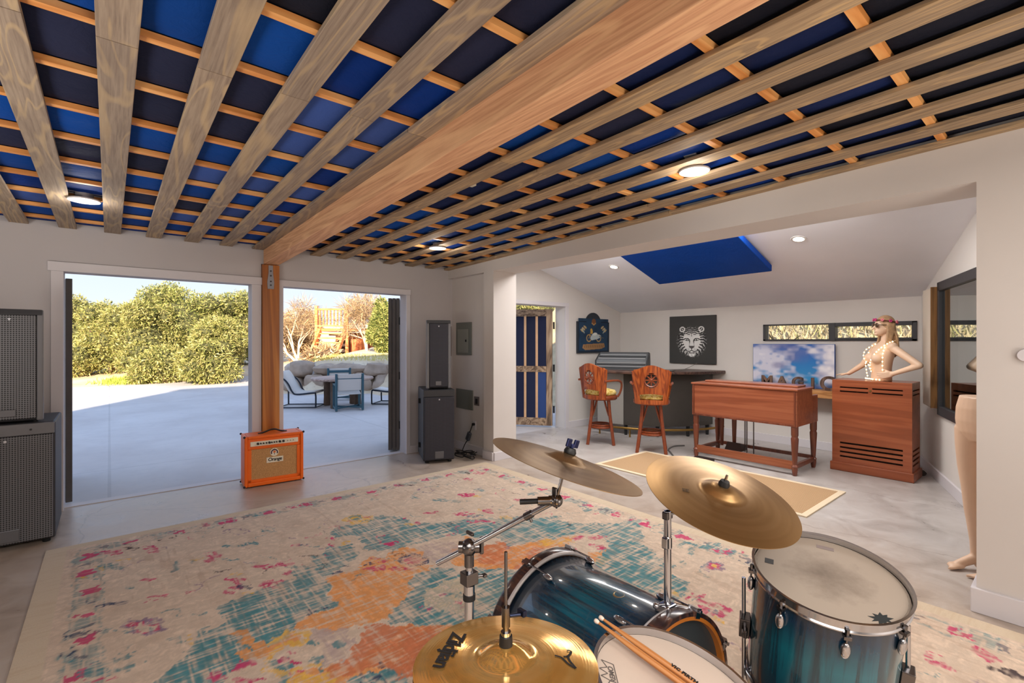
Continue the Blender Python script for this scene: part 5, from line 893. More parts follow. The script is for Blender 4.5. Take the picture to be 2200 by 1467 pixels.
# front with slots: frame strips between them
def slotted(mb,ax):
    zs=[.095]+[z for a in lows+rows[::-1] for z in a]+[LHt-.02]
    for i in range(0,len(zs),2):
        if ax=='x': mb.bx(0,.018,.018,LL-.018,zs[i],zs[i+1])
        else: mb.bx(.03,LD-.03,0,.018,zs[i],zs[i+1]); mb.bx(.03,LD-.03,LL-.018,LL,zs[i],zs[i+1])
    for z0,z1 in lows+rows:
        if ax=='x': mb.bx(0,.018,.018,.075,z0,z1).bx(0,.018,LL-.075,LL-.018,z0,z1).bx(0,.018,LL/2-.018,LL/2+.018,z0,z1) if z0>.5 else mb.bx(0,.018,.018,.075,z0,z1).bx(0,.018,LL-.075,LL-.018,z0,z1)
slotted(m,'x'); slotted(m,'y')
m.bx(.0,.03,0,.018,.09,LHt-.02).bx(0,.03,LL-.018,LL,.09,LHt-.02).bx(LD-.03,LD,0,.018,.09,LHt-.02).bx(LD-.03,LD,LL-.018,LL,.09,LHt-.02).bx(LD-.018,LD,.018,LL-.018,.09,LHt-.02)
m.build('case',M_les,ls)
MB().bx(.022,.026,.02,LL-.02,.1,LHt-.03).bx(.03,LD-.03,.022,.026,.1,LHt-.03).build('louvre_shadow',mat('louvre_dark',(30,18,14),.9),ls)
MB().bx(-.018,LD+.012,-.018,LL+.018,0,.095).build('plinth',M_les,ls,bevel=.008)
MB().cyl((-.004,LL/2,.915),(.004,LL/2,.915),.012,n=12).build('knob',mat('brass_pin',(150,120,70),.3,.8),ls)
tag(MB().lathe([(0,0),(.075,0),(.085,.015),(.06,.04),(0,.05)],14,Matrix.Translation((6.78,1.155,.0))@Matrix.Diagonal((1.2,.8,1,1))).build('cable_pouch',mat('dark_pouch',(70,66,64),.8),smooth=True),'small dark pouch on the floor at the foot of the mahogany cabinet','pouch')
# dimmer at the right image edge
sw=thing('wall_dimmer','round white dimmer knob on the near wall at the far right edge','switch',(3.568,.186,1.38))
MB().cyl((0,0,0),(-.022,0,0),.034,.030,n=24).build('knob',M_trim,sw,smooth=True,ang=40)
# ================================================================ DRUM KIT
M_chr=mat('chrome',(196,196,200),.12,1.0); M_chrd=mat('smoked_chrome',(120,116,116),.22,1.0)
def shell_mat(name,axis_len,bands):
    """teal lacquer fading to near black at the ends, grain lines along the shell"""
    t=NT(name); tc=t.new('ShaderNodeTexCoord'); sp=t.new('ShaderNodeSeparateXYZ'); t.link(tc.outputs['Object'],sp.inputs[0])
    mr=t.new('ShaderNodeMapRange',inp={'From Min':0.0,'From Max':axis_len}); t.link(sp.outputs['Z'],mr.inputs['Value'])
    v=t.coord(scale=(1,1,.04)); g=t.noise(v,42,4,.6,.4); w=t.noise(t.coord(scale=(1,1,.25)),6,3)
    base=t.ramp(mr.outputs[0],[(p,lin(c)) for p,c in bands])
    c=t.mix(t.ramp(g,[(.44,(.75,.75,.75,1)),(.58,(0,0,0,1))]),base,lin((10,22,34)))
    c=t.mix(t.ramp(w,[(.4,(0,0,0,1)),(.8,(.25,.25,.25,1))]),c,lin((20,74,104)))
    t.link(c,t.b.inputs['Base Color']); t.b.inputs['Roughness'].default_value=.25; t.b.inputs['Coat Weight'].default_value=.8; t.b.inputs['Coat Roughness'].default_value=.05
    return t.m
def head_mat(name,c0,c1,rad):
    t=NT(name); tc=t.new('ShaderNodeTexCoord'); ln=t.new('ShaderNodeVectorMath',operation='LENGTH')
    mp=t.new('ShaderNodeMapping'); mp.inputs['Scale'].default_value=(1,1,0); t.link(tc.outputs['Object'],mp.inputs['Vector']); t.link(mp.outputs[0],ln.inputs[0])
    n=t.noise(t.coord(),14,5,.65); ad=t.new('ShaderNodeMath',operation='MULTIPLY_ADD'); ad.inputs[1].default_value=rad*.9; t.link(n,ad.inputs[0]); t.link(ln.outputs['Value'],ad.inputs[2])
    t.link(t.ramp(ad.outputs[0],[(rad*.40,lin(c1)),(min(.99,rad*1.05),lin(c0))]),t.b.inputs['Base Color']); t.b.inputs['Roughness'].default_value=.6; return t.m
def cymbal_mat(name,c0,c1,c2,rough,lathe=140,bumpy=.1,hammer=0,metal=.92,aniso=.55):
    t=NT(name); tc=t.new('ShaderNodeTexCoord'); mp=t.new('ShaderNodeMapping'); mp.inputs['Scale'].default_value=(1,1,0); t.link(tc.outputs['Object'],mp.inputs['Vector'])
    ln=t.new('ShaderNodeVectorMath',operation='LENGTH'); t.link(mp.outputs[0],ln.inputs[0])
    cb=t.new('ShaderNodeCombineXYZ'); t.link(ln.outputs['Value'],cb.inputs[0])
    n1=t.noise(cb.outputs[0],lathe,3,.7); n2=t.noise(cb.outputs[0],22,2); n3=t.noise(t.coord(),7,4)
    c=t.ramp(n2,[(.3,lin(c0)),(.5,lin(c1)),(.75,lin(c2))]); c=t.mix(t.ramp(n3,[(.45,(0,0,0,1)),(.8,(.35,.35,.35,1))]),c,lin(c0))
    t.link(c,t.b.inputs['Base Color']); t.b.inputs['Metallic'].default_value=metal; t.b.inputs['Roughness'].default_value=rough
    h=n1
    if hammer:
        vo=t.new('ShaderNodeTexVoronoi',feature='SMOOTH_F1',inp={'Scale':34.0}); t.link(t.coord(),vo.inputs['Vector'])
        mx=t.new('ShaderNodeMath',operation='MULTIPLY_ADD'); mx.inputs[1].default_value=hammer; t.link(vo.outputs['Distance'],mx.inputs[0]); t.link(n1,mx.inputs[2]); h=mx.outputs[0]
    t.b.inputs['Anisotropic'].default_value=aniso
    tg_=t.new('ShaderNodeTangent',direction_type='RADIAL',axis='Z'); t.link(tg_.outputs[0],t.b.inputs['Tangent'])
    t.bump(h,bumpy,.002); return t.m
M_cymA=cymbal_mat('dull_bronze',(146,118,84),(166,136,100),(182,154,116),.34)
M_cymB=cymbal_mat('brushed_bronze',(160,124,80),(176,140,94),(190,154,110),.30)
M_cymH=cymbal_mat('polished_bronze',(222,160,78),(236,182,104),(246,206,140),.12,lathe=90,bumpy=.13,hammer=.5,metal=.78,aniso=0)
def cym(r,bell,bh,bow,th=.0016):
    up=[(.006,bow+bh),(bell*.35,bow+bh*.93),(bell*.7,bow+bh*.62),(bell*.92,bow+bh*.22),(bell*1.08,bow+bh*.02)]
    for k in range(1,13): q=k/12; rr=bell*1.08+(r-bell*1.08)*q; up.append((rr,bow*(1-q**1.6)))
    return up+[(rr,z-th) for rr,z in up[::-1]]
def lug(mb,M):  # oval lug
    mb.sphere((0,0,0),(.013,.011,.026),12,8,M)
def tension(mb,p0,p1,r=.0035): mb.cyl(p0,p1,r,n=8)
# ---- bass drum: local z from batter side (near) to front (far)
ax=Vector((math.cos(math.radians(86.9)),math.sin(math.radians(86.9)),0)); kc=Vector((1.333,.801,.306))
kd=thing('bass_drum','large dark teal bass drum lying on the rug, dark batter head facing the drummer','drum')
kd.matrix_world=frame(kc,ax)
Lk=.604
MB().lathe([(.276,.045),(.280,.05),(.280,Lk-.05),(.276,Lk-.045)],72).build('shell',shell_mat('teal_burst_long',Lk,[(.08,(16,20,30)),(.22,(14,52,78)),(.5,(10,96,116)),(.78,(12,62,92)),(.94,(18,20,34))]),kd,smooth=True)
M_hoop=wood('striped_hoop',[(26,20,26),(58,38,36),(96,60,44)],axis=2,grain=26,stretch=.1,rough=.25,coat=.7,rand=False,bump=0)
M_amber=mat('amber_hoop_inside',(176,104,36),.35,var=.12,coat=.4)
for z0,nm in ((0,'batter_hoop'),(Lk-.045,'front_hoop')):
    h=MB().lathe([(.284,z0),(.297,z0),(.299,z0+.004),(.299,z0+.041),(.297,z0+.045),(.284,z0+.045)],72).build(nm,M_hoop,kd,smooth=True,ang=30)
    MB().lathe([(.2835,z0+.001),(.2835,z0+.044),(.272,z0+.044),(.272,z0+.001),(.2835,z0+.001)],72).build('hoop_lining',M_amber,h,smooth=True,ang=30)
    MB().torus((0,0,z0+(.047 if z0==0 else -.002)),.289,.0085,72,8).build('metal_rim',mat('satin_metal',(204,198,198),.35,.25),h,smooth=True)
MB().lathe([(0,.020),(.274,.022),(.276,.03),(0,.028)],56).build('batter_head',mat('dark_drum_head',(46,52,56),.35),kd,smooth=True)
MB().torus((0,0,.017),.155,.006,56,8).build('muffle_ring',M_blk,kd,smooth=True)
MB().lathe([(0,Lk-.03),(.274,Lk-.03),(.274,Lk-.022),(0,Lk-.022)],56).build('front_head',M_blk,kd,smooth=True)
for k in range(8):
    a=2*PI*(k+.5)/8; c_,s_=math.cos(a),math.sin(a)
    for zc_,zh in ((.13,.0),(Lk-.13,Lk)):
        R=Matrix.Rotation(a,4,'Z'); m=MB(); lug(m,R@Matrix.Translation((.290,0,zc_)))
        sg_=1 if zh==0 else -1
        b=m.build('lug',M_chr,kd,smooth=True)
        m=MB(); m.cyl((.302*c_,.302*s_,zc_),(.302*c_,.302*s_,zh+sg_*.002),.0035,n=8)
        m.bx(.279,.310,-.013,.013,min(zh-.004*sg_,zh+sg_*.03),max(zh-.004*sg_,zh+sg_*.03),R); m.cyl((.302*c_,.302*s_,zh-sg_*.012),(.302*c_,.302*s_,zh),.006,n=8)
        m.build('claw_hook',M_chr,kd,smooth=True,ang=30)
MI=kd.matrix_world.inverted()
def K(p): return MI@Vector(p)
# small gold bracket and rubber foot on top of the shell
R=Matrix.Rotation(math.radians(90),4,'Z')
loc=K((1.345,.98,.578)); m=MB().bx(-.035,.035,-.014,.014,-.03,.03,Matrix.Translation(loc)@Matrix.Rotation(.25,4,'Y')) if False else MB()
m.torus(tuple(K((1.335,1.02,.580))),.018,.006,20,8,axis=tuple(MI.to_3x3()@Vector((0,0,1)))); m.build('tom_mount_socket',mat('pale_gold',(206,176,120),.3,.9),kd,smooth=True)
for s in (-1,1):
    p0=K((1.35+s*.24,1.32,.22)); p1=K((1.35+s*.42,1.42,.0155)); m=MB().cyl(p0,p1,.008,n=10); m.sphere(p1,.014,10,8); m.build('spur',M_chr,kd,smooth=True)
# ---- floor tom
tC=Vector((1.719,.512,.726)); tn=Vector((-.164,-.139,.977)).normalized()
ft=thing('floor_tom','tall dark teal floor tom with worn white head at the right of the kit','drum'); ft.matrix_world=frame(tC,tn)
M_sh2=shell_mat('teal_burst_tom',-.42,[(.0,(12,18,34)),(.16,(8,44,70)),(.42,(8,104,120)),(.62,(10,88,104)),(.9,(12,30,44))])
MB().lathe([(.197,-.012),(.203,-.014),(.203,-.415),(.197,-.417)],64).build('shell',M_sh2,ft,smooth=True)
MB().lathe([(0,-.012),(.19,-.011),(.2035,-.013),(.2045,-.018),(0,-.018)],56).build('drum_head',head_mat('worn_tom_head',(166,152,138),(112,98,86),.205),ft,smooth=True)
hoopp=[(.205,-.030),(.211,-.030),(.2115,-.026),(.208,-.022),(.2085,0),(.2135,.003),(.214,.006),(.2065,.006),(.2055,0),(.205,-.028)]
MB().lathe(hoopp,72).build('top_rim',M_chr,ft,smooth=True,ang=35)
MB().lathe([(.205,-.40),(.213,-.402),(.213,-.428),(.204,-.43)],64).build('bottom_rim',M_chr,ft,smooth=True,ang=35)
def tlugs(root,R,zl,n,off,ztop,zb_=None):
    for k in range(n):
        a=2*PI*k/n+off; Q=Matrix.Rotation(a,4,'Z'); m=MB(); m.sphere((0,0,0),(.011,.013,.026),12,10,Q@Matrix.Translation((R+.009,0,zl)))
        m.build('lug',M_chr,root,smooth=True)
        m=MB(); c_,s_=math.cos(a),math.sin(a); m.cyl(((R+.010)*c_,(R+.010)*s_,zl),((R+.010)*c_,(R+.010)*s_,ztop-.010),.0032,n=8); m.cyl(((R+.010)*c_,(R+.010)*s_,ztop-.012),((R+.010)*c_,(R+.010)*s_,ztop+.006),.0055,n=6)
        m.bx(R+.0,R+.019,-.009,.009,ztop-.022,ztop-.012,Q); m.build('tension_rod',M_chrd,root,smooth=True,ang=30)
TI=ft.matrix_world.inverted(); vdir=TI.to_3x3()@(Vector((0,0,1.45))-tC); va=math.atan2(vdir.y,vdir.x)
tlugs(ft,.203,-.085,8,va+.28,-.022)
# badges on the head, placed on its plane
def onplane(px,py,C,n):
    r=(FW+RT*((px-1100)/1030)+Vector((0,0,(733.5-py)/1030))); o=Vector((0,0,1.45)); t_=(C-o).dot(n)/r.dot(n); return o+r*t_
for px,py,w_,h_,mm,nm,an in ((1650,1198,.026,.017,M_blk,'black_sticker',.0),(1773,1170,.050,.012,mat('smudged_sticker',(140,126,124),.6),'smudged_sticker',-.1)):
    q=TI@onplane(px,py,tC,tn); a=math.atan2(q.y,q.x)+PI/2; MB().bx(-w_/2,w_/2,-h_/2,h_,0,.0006,Matrix.Translation((q.x,q.y,-.0109))@Matrix.Rotation(a,4,'Z')).build(nm,mm,ft)
q=TI@onplane(1895,1322,tC,tn); m=MB(); R0=Matrix.Translation((q.x,q.y,-.0112))@Matrix.Rotation(math.atan2(q.y,q.x)+PI/2,4,'Z')
pts=[]
rr_=random.Random(2)
for k in range(18): a=2*PI*k/18; r=.030 if k%2 else .016; pts.append((r*(1.0+.25*rr_.random())*math.cos(a),r*.72*(1+.3*rr_.random())*math.sin(a)))
m.prism(pts,0,.0006,R0); m.build('black_splash_logo',mat('logo_black',(26,34,36),.6),ft)
# legs with brackets, plumb
for k,(a) in enumerate((va+1.55,va-1.35,va+PI)):
    bl=ft.matrix_world@Vector((.222*math.cos(a),.222*math.sin(a),-.26)); 
    lo=Vector((bl.x,bl.y,.018)); top=Vector((bl.x,bl.y,bl.z+.16))
    m=MB(); pA=TI@lo; pB=TI@top; pm=TI@Vector((bl.x,bl.y,bl.z)); d_=(bl-tC); d_.z=0; d_.normalize(); pF=TI@(lo+d_*.06)
    m.tube([pB,TI@Vector((bl.x,bl.y,.16)),TI@(Vector((bl.x,bl.y,.03))+d_*.05)],.0065,10); m.sphere(TI@(Vector((bl.x,bl.y,.028))+d_*.05),.014,10,8); L_=m.build('leg',M_chr,ft,smooth=True)
    Q=Matrix.Rotation(a,4,'Z'); m=MB().bx(.203,.236,-.022,.022,-.295,-.225,Q); m.cyl(Q@Vector((.22,.02,-.26)),Q@Vector((.22,.045,-.26)),.010,n=10); m.bx(.214,.224,.045,.05,-.275,-.245,Q); m.build('leg_bracket',M_chrd,ft,bevel=.004)
# ---- snare drum on stand
sC=Vector((.907,.535,.723)); sn=Vector((.121,-.224,.967)).normalized()
sd_=thing('snare_drum','snare drum with clean white head in the foreground, drumsticks lying across it','drum'); sd_.matrix_world=frame(sC,sn)
SI=sd_.matrix_world.inverted()
MB().lathe([(.172,-.012),(.177,-.014),(.177,-.135),(.172,-.137)],64).build('shell',shell_mat('teal_burst_snare',-.14,[(0,(12,18,34)),(.5,(8,90,108)),(1,(12,24,40))]),sd_,smooth=True)
MB().lathe([(0,-.010),(.166,-.0095),(.1765,-.011),(.178,-.016),(0,-.016)],56).build('drum_head',head_mat('white_snare_head',(200,182,168),(188,170,158),.178),sd_,smooth=True)
MB().lathe([(.1765,-.030),(.183,-.030),(.1835,-.026),(.1805,-.022),(.181,0),(.186,.002),(.1865,.006),(.1785,.006),(.1775,0),(.1765,-.028)],72).build('top_rim',M_chr,sd_,smooth=True,ang=35)
MB().lathe([(.176,-.118),(.184,-.12),(.184,-.146),(.176,-.148)],64).build('bottom_rim',M_chr,sd_,smooth=True,ang=35)
MB().lathe([(0,-.137),(.176,-.137),(.176,-.141),(0,-.141)],40).build('resonant_head',mat('clear_head',(190,186,180),.4),sd_)
vs_=SI.to_3x3()@(Vector((0,0,1.45))-sC); sa=math.atan2(vs_.y,vs_.x); tlugs(sd_,.177,-.075,10,sa+.12,-.022)
ss=thing('snare_stand','chrome snare stand holding the snare drum','drum stand',(sC.x,sC.y,.0125))
cb_=sC-sn*.165; bz=cb_.z-.0125
m=MB().cyl((cb_.x-sC.x,cb_.y-sC.y,.10),(cb_.x-sC.x,cb_.y-sC.y,bz),.011,n=12); m.build('column',M_chr,ss,smooth=True)
for k in range(3):
    a=2*PI*k/3+.4; u,v_=math.cos(a),math.sin(a); cx_,cy_=cb_.x-sC.x,cb_.y-sC.y
    m=MB().tube([(cx_,cy_,.24),(cx_+.24*u,cy_+.24*v_,.012)],.007,8); m.sphere((cx_+.24*u,cy_+.24*v_,.014),.013,10,8); m.build('leg',M_chr,ss,smooth=True)
    pe=sd_.matrix_world@Vector((.176*math.cos(a),.176*math.sin(a),-.150)); m=MB().tube([(cx_,cy_,bz-.02),(pe.x-sC.x,pe.y-sC.y,pe.z-.0125-.004)],.006,8); m.build('basket_arm',M_chr,ss,smooth=True)
# maker's crown mark on the head
q=SI@onplane(1316,1440,sC,sn); M_mk=mat('mark_grey',(96,88,84),.7)
rt3=SI.to_3x3()@RT; fw3=SI.to_3x3()@FW; Xd=Vector((fw3.x,fw3.y,0)).normalized(); Yd=Vector((0,0,1)).cross(Xd)
Mk=Matrix((Xd,Yd,Vector((0,0,1)))).transposed().to_4x4(); Mk.translation=Vector((q.x,q.y,-.0088))
m=MB()
crown=[(-.030,-.010),(.030,-.010),(.036,.016),(.018,.006),(.010,.024),(0,.008),(-.010,.024),(-.018,.006),(-.036,.016)]
for i in range(len(crown)):
    a_=Vector(crown[i]+(0,)); b_=Vector(crown[(i+1)%len(crown)]+(0,)); d_=(b_-a_).normalized(); n_=Vector((-d_.y,d_.x,0))*.0011
    m.add([Mk@p_ for p_ in (a_-n_,b_-n_,b_+n_,a_+n_)],[(0,1,2,3)])
m.build('crown_mark',M_mk,sd_)
text_mesh('crown_lettering','REMO',.016,M_mk,Mk@Matrix.Translation((0,-.0015,.0002)),sd_,.0002,bold=.0004)
# ---- drumsticks lying across the snare
M_hick=wood('hickory',[(160,98,50),(196,132,76),(214,156,98)],axis=1,grain=40,stretch=.05,rough=.4,rand=False,bump=.02); M_tip=mat('white_nylon_tip',(228,206,190),.4)
for k,(px0,py0,px1,py1,z0,lab) in enumerate(((1277,1331,1462,1467,.012,'pale hickory drumstick with white tip, lower of the pair across the snare'),(1287,1324,1482,1463,.0125,'pale hickory drumstick with white tip, upper of the pair with maker lettering'))):
    C2=sC+sn*z0; A=onplane(px0,py0,C2,sn); B=onplane(px1,py1,C2,sn); d_=(B-A).normalized()
    st=thing('drumstick',lab,'drumstick',group='drumsticks on the snare'); side=sn.cross(d_).normalized()
    MM=Matrix((-side,d_,sn)).transposed().to_4x4(); MM.translation=A; st.matrix_world=MM
    T0=Matrix.Rotation(-PI/2,4,'X')
    MB().lathe([(0.0025,.010),(.0032,.014),(.0044,.05),(.0068,.11),(.0071,.16),(.0071,.395),(.006,.404),(0,.406)],16,T0).build('shaft',M_hick,st,smooth=True,ang=50)
    MB().lathe([(0,0),(.0042,.001),(.0054,.005),(.0048,.010),(.003,.0135),(0,.014)],14,T0).build('tip',M_tip,st,smooth=True,ang=70)
    if k==1: text_mesh('stick_lettering','VIC FIRTH',.012,M_ink,Matrix.Translation((0,.212,.0072))@Matrix.Rotation(PI/2,4,'Z'),st,.0003,bold=.0008,spacing=1.1)
# ---- hi-hat
hC=Vector((.592,.7235,.825)); hn=Vector((.041,.043,.998)).normalized()
hh=thing('hi_hat','pair of bright polished hi-hat cymbals on a chrome stand in the front foreground','cymbals'); hh.matrix_world=frame(hC,hn,(1,0,0))
MB().lathe(cym(.178,.052,.022,.012),96).build('top_cymbal',M_cymH,hh,smooth=True,ang=60)
MB().lathe([(r,-.018-z) for r,z in cym(.178,.052,.022,.010)],72).build('bottom_cymbal',M_cymH,hh,smooth=True,ang=60)
HI=hh.matrix_world.inverted(); up=HI.to_3x3()@Vector((0,0,1))
S=lambda z: up*z
m=MB().cyl(S(-.60),S(.215),.0032,n=10); m.build('pull_rod',M_chrd,hh,smooth=True)
m=MB().cyl(S(.070),S(.108),.0085,n=14); m.cyl(S(.050),S(.070),.006,n=10); m.build('clutch',M_chrd,hh,smooth=True)
m=MB().cyl(S(.090)+Vector((.006,-.004,0)),S(.090)+Vector((.026,-.014,0)),.004,n=8); m.bx(.024,.034,-.024,-.004,.084,.096); m.build('clutch_wing_bolt',mat('blue_black_metal',(44,50,72),.3,.8),hh,bevel=.003)
m=MB().cyl(S(.034),S(.052),.0135,.0125,n=18); m.build('felt',M_blk,hh,smooth=True,ang=40)
m=MB().cyl(S(.052),S(.060),.010,n=16); m.build('clutch_nut',M_chr,hh,smooth=True,ang=40)
m=MB().cyl(S(-.62),S(-.05),.0125,n=14); m.cyl(S(-.79),S(-.40),.016,n=14); m.build('stand_tube',M_chr,hh,smooth=True)
for k in range(3):
    a=2*PI*k/3+.9; m=MB().tube([S(-.46)+Vector((.016*math.cos(a),.016*math.sin(a),0)),S(-.800)+Vector((.27*math.cos(a),.27*math.sin(a),0))],.009,8); m.build('leg',M_chr,hh,smooth=True)
m=MB().hexa([tuple(S(-.800)+Vector((x,y,0))) for x,y in ((-.05,-.06),(.05,-.06),(.045,-.30),(-.045,-.30))],[tuple(S(-.785+.05*(y<-.1))+Vector((x,y,0))) for x,y in ((-.05,-.06),(.05,-.06),(.045,-.30),(-.045,-.30))]); m.build('pedal',M_chrd,hh,bevel=.004)
# lettering on the hat: placed on the bow
def hatM(px,py,dirpx,tilt=0):
    p=HI@onplane(px,py,hC+hn*.008,hn); p2=HI@onplane(dirpx[0],dirpx[1],hC+hn*.008,hn); X_=(p2-p); X_.z=0; X_.normalize()
    r=math.hypot(p.x,p.y); q_=max(0,(r-.056)/(.178-.056)); z=.012*(1-q_**1.6)+.0012
    slope=.012*1.6*q_**.6/(.122); N_=Vector((p.x/r*slope,p.y/r*slope,1)).normalized(); X_=(X_-N_*X_.dot(N_)).normalized(); Y_=N_.cross(X_)
    M_=Matrix((X_,Y_,N_)).transposed().to_4x4(); M_.translation=Vector((p.x,p.y,z)); return M_
text_mesh('maker_lettering','Zildjian',.047,M_ink,hatM(967,1394,(943,1438)),hh,.0002,shear=.25,bold=.0012,spacing=.92)
Mz=hatM(1222,1415,(1238,1424)); m=MB()
for pa in ([(-.020,.018,0),(-.014,.024,0),(-.010,.018,0),(-.006,.004,0),(-.010,-.004,0)],[(-.008,.006,0),(.006,-.004,0),(.028,-.012,0)],[(-.022,-.016,0),(-.010,-.010,0),(.010,-.014,0),(.028,-.013,0)]):
    pp=smoothpath(pa,5)
    for i in range(len(pp)-1):
        d_=(pp[i+1]-pp[i]); 
        if d_.length<1e-6: continue
        n_=Vector((-d_.y,d_.x,0)).normalized()*.0022; m.add([Mz@v for v in (pp[i]-n_,pp[i+1]-n_,pp[i+1]+n_,pp[i]+n_)],[(0,1,2,3)])
m.build('maker_flourish',M_ink,hh)
# ---- crash cymbal on boom stand
def wingtop(root,z0,h,dark=M_blk,wing=True):
    MB().lathe([(0,z0),(.016,z0),(.017,z0+h*.35),(.013,z0+h),(0,z0+h)],18).build('felt',dark,root,smooth=True,ang=40)
    if wing:
        m=MB().cyl((0,0,z0+h),(0,0,z0+h+.012),.006,n=12)
        for s in (-1,1): m.bx(s*.006 if s>0 else -.024,.024 if s>0 else -.006,-.003,.003,z0+h+.002,z0+h+.024)
        m.build('wing_nut',mat('navy_wing_nut',(40,46,84),.3,.7),root,bevel=.002)
cC=Vector((.921,.875,1.127)); cn=Vector((.267,-.161,.95)).normalized()
cr_=thing('crash_cymbal','dull bronze crash cymbal tilted away on the boom arm, left of the pair','cymbal'); cr_.matrix_world=frame(cC,cn,(1,0,0))
MB().lathe(cym(.203,.052,.020,.010),96).build('bronze_disc',M_cymA,cr_,smooth=True,ang=60); wingtop(cr_,.030,.014)
ep=at(1195,1075,1.272); jp=at(1008,1175,1.375); tp=at(940,1210,1.42)
bs=thing('boom_stand','chrome boom cymbal stand rising behind the hi-hat','cymbal stand',(jp.x,jp.y,.0125)); B0=Vector((jp.x,jp.y,.0125)); L3=lambda p: Vector(p)-B0
MB().tube([L3(tp),L3(jp),L3(ep)],.0078,12).build('boom_arm',M_chr,bs,smooth=True)
mid=L3(jp).lerp(L3(ep),.70); m=MB().cyl(mid-Vector((.01,0,0))*0+ (L3(jp)-L3(ep)).normalized()*.012,mid-(L3(jp)-L3(ep)).normalized()*.012,.0105,n=12); m.cyl(mid,mid+Vector((.006,-.006,-.018)),.004,n=8); m.build('arm_clamp',M_chrd,bs,smooth=True,ang=40)
m=MB().sphere(L3(jp),.024,14,10); m.cyl(L3(jp)-Vector((0,0,.055)),L3(jp),.014,n=14); m.cyl(L3(jp)-RT*.030,L3(jp)+RT*.030,.016,n=14); m.build('tilter',M_chrd,bs,smooth=True,ang=40)
m=MB().bx(-.006,.006,-.004,.004,-.02,.03,Matrix.Translation(L3(jp)+RT*.036)); m.bx(-.005,.005,-.016,.016,-.005,.005,Matrix.Translation(L3(jp)+Vector((.01,.01,.034)))); m.build('wing_nut',M_chrd,bs,bevel=.003)
jz=jp.z-.0125
m=MB().cyl((0,0,.10),(0,0,jz-.115),.0138,n=16); m.build('lower_tube',M_chr,bs,smooth=True)
MB().cyl((0,0,jz-.13),(0,0,jz-.03),.0105,n=14).build('upper_tube',M_chr,bs,smooth=True)
m=MB().bx(-.020,.020,-.018,.018,jz-.105,jz-.070); m.cyl((.018,-.005,jz-.088),(.040,-.016,jz-.088),.004,n=8); m.bx(.036,.048,-.024,-.010,jz-.092,jz-.084); m.build('height_clamp',M_chrd,bs,bevel=.004)
MB().cyl((0,0,jz-.150),(0,0,jz-.134),.018,n=16).build('memory_lock',M_blk,bs,smooth=True,ang=40)
m=MB().cyl((0,0,jz-.136),(0,0,jz-.108),.016,n=16); m.build('tube_joint',M_chr,bs,smooth=True,ang=40)
for k in range(3):
    a=2*PI*k/3+.15; m=MB().tube([(.016*math.cos(a),.016*math.sin(a),.42),(.30*math.cos(a),.30*math.sin(a),.014)],.009,8); m.tube([(.01*math.cos(a),.01*math.sin(a),.14),(.17*math.cos(a),.17*math.sin(a),.19)],.006,8); m.sphere((.30*math.cos(a),.30*math.sin(a),.015),.015,10,8); m.build('leg',M_chr,bs,smooth=True)
m=MB().tube([L3(ep),L3(cC-cn*.03),L3(cC+cn*.055)],.0045,10); m.build('cymbal_rod',M_chrd,bs,smooth=True)
m=MB().sphere(L3(ep),.018,14,10); m.cyl(L3(ep)-RT*.020,L3(ep)+RT*.012,.013,n=14); m.torus(tuple(L3(ep)),.017,.004,20,6,axis=tuple(RT)); m.build('arm_tilter',M_chrd,bs,smooth=True,ang=40)
hp=at(1117,1078,1.262); m=MB().cyl(L3(ep)-RT*.012,L3(hp),.0068,.0072,n=12); m.build('counter_handle',M_blk,bs,smooth=True)
m=MB().cyl(L3(ep).lerp(L3(hp),.18),L3(ep).lerp(L3(hp),.52),.0115,n=14); m.build('handle_collar',M_chrd,bs,smooth=True,ang=40)
m=MB().bx(-.003,.003,-.008,.008,0,.022,Matrix.Translation(L3(ep)+Vector((-.006,0,.014)))); m.build('tilter_wing',M_chrd,bs,bevel=.002)
# ---- ride cymbal on its bass drum holder
rC=Vector((1.458,.726,.973)); rn=Vector((-.063,-.33,.942)).normalized()
rd=thing('ride_cymbal','golden brushed ride cymbal tilted to the drummer, right of the pair','cymbal'); rd.matrix_world=frame(rC-rn*.004,rn,(1,0,0))
MB().lathe(cym(.229,.060,.024,.014),96).build('bronze_disc',M_cymB,rd,smooth=True,ang=60); wingtop(rd,.036,.018,wing=False)
MB().cyl((0,0,.05),(0,0,.074),.004,n=10).build('rod_end',M_chr,rd,smooth=True)
RI=rd.matrix_world.inverted()
def rideM(px,py,dpx):
    p=RI@onplane(px,py,rC,rn); p2=RI@onplane(dpx[0],dpx[1],rC,rn); X_=(p2-p); X_.z=0; X_.normalize(); r=math.hypot(p.x,p.y); q_=max(0,(r-.065)/(.229-.065)); z=.014*(1-q_**1.6)+.0012
    slope=.014*1.6*q_**.6/.164; N_=Vector((p.x/r*slope,p.y/r*slope,1)).normalized(); X_=(X_-N_*X_.dot(N_)).normalized(); M_=Matrix((X_,N_.cross(X_),N_)).transposed().to_4x4(); M_.translation=Vector((p.x,p.y,z)); return M_
Mr=rideM(1472,1058,(1488,1062)); m=MB()
for k in range(3): m.bx(-.010,.010,-.009+.007*k,-.0065+.007*k,0,.0003,Mr)
m.bx(-.010,-.0075,-.009,.007,0,.0003,Mr); m.bx(.0015,.004,-.009,.007,0,.0003,Mr); m.build('maker_stamp',mat('brown_stamp',(76,56,34),.6),rd)
hd_=thing('cymbal_holder','chrome cymbal post clamped on top of the bass drum carrying the ride','cymbal holder',(1.38,.862,.578)); H0=Vector((1.38,.862,.578)); H=lambda p: Vector(p)-H0
MB().cyl((0,0,.0),(0,0,.325),.0118,n=14).build('post',M_chr,hd_,smooth=True)
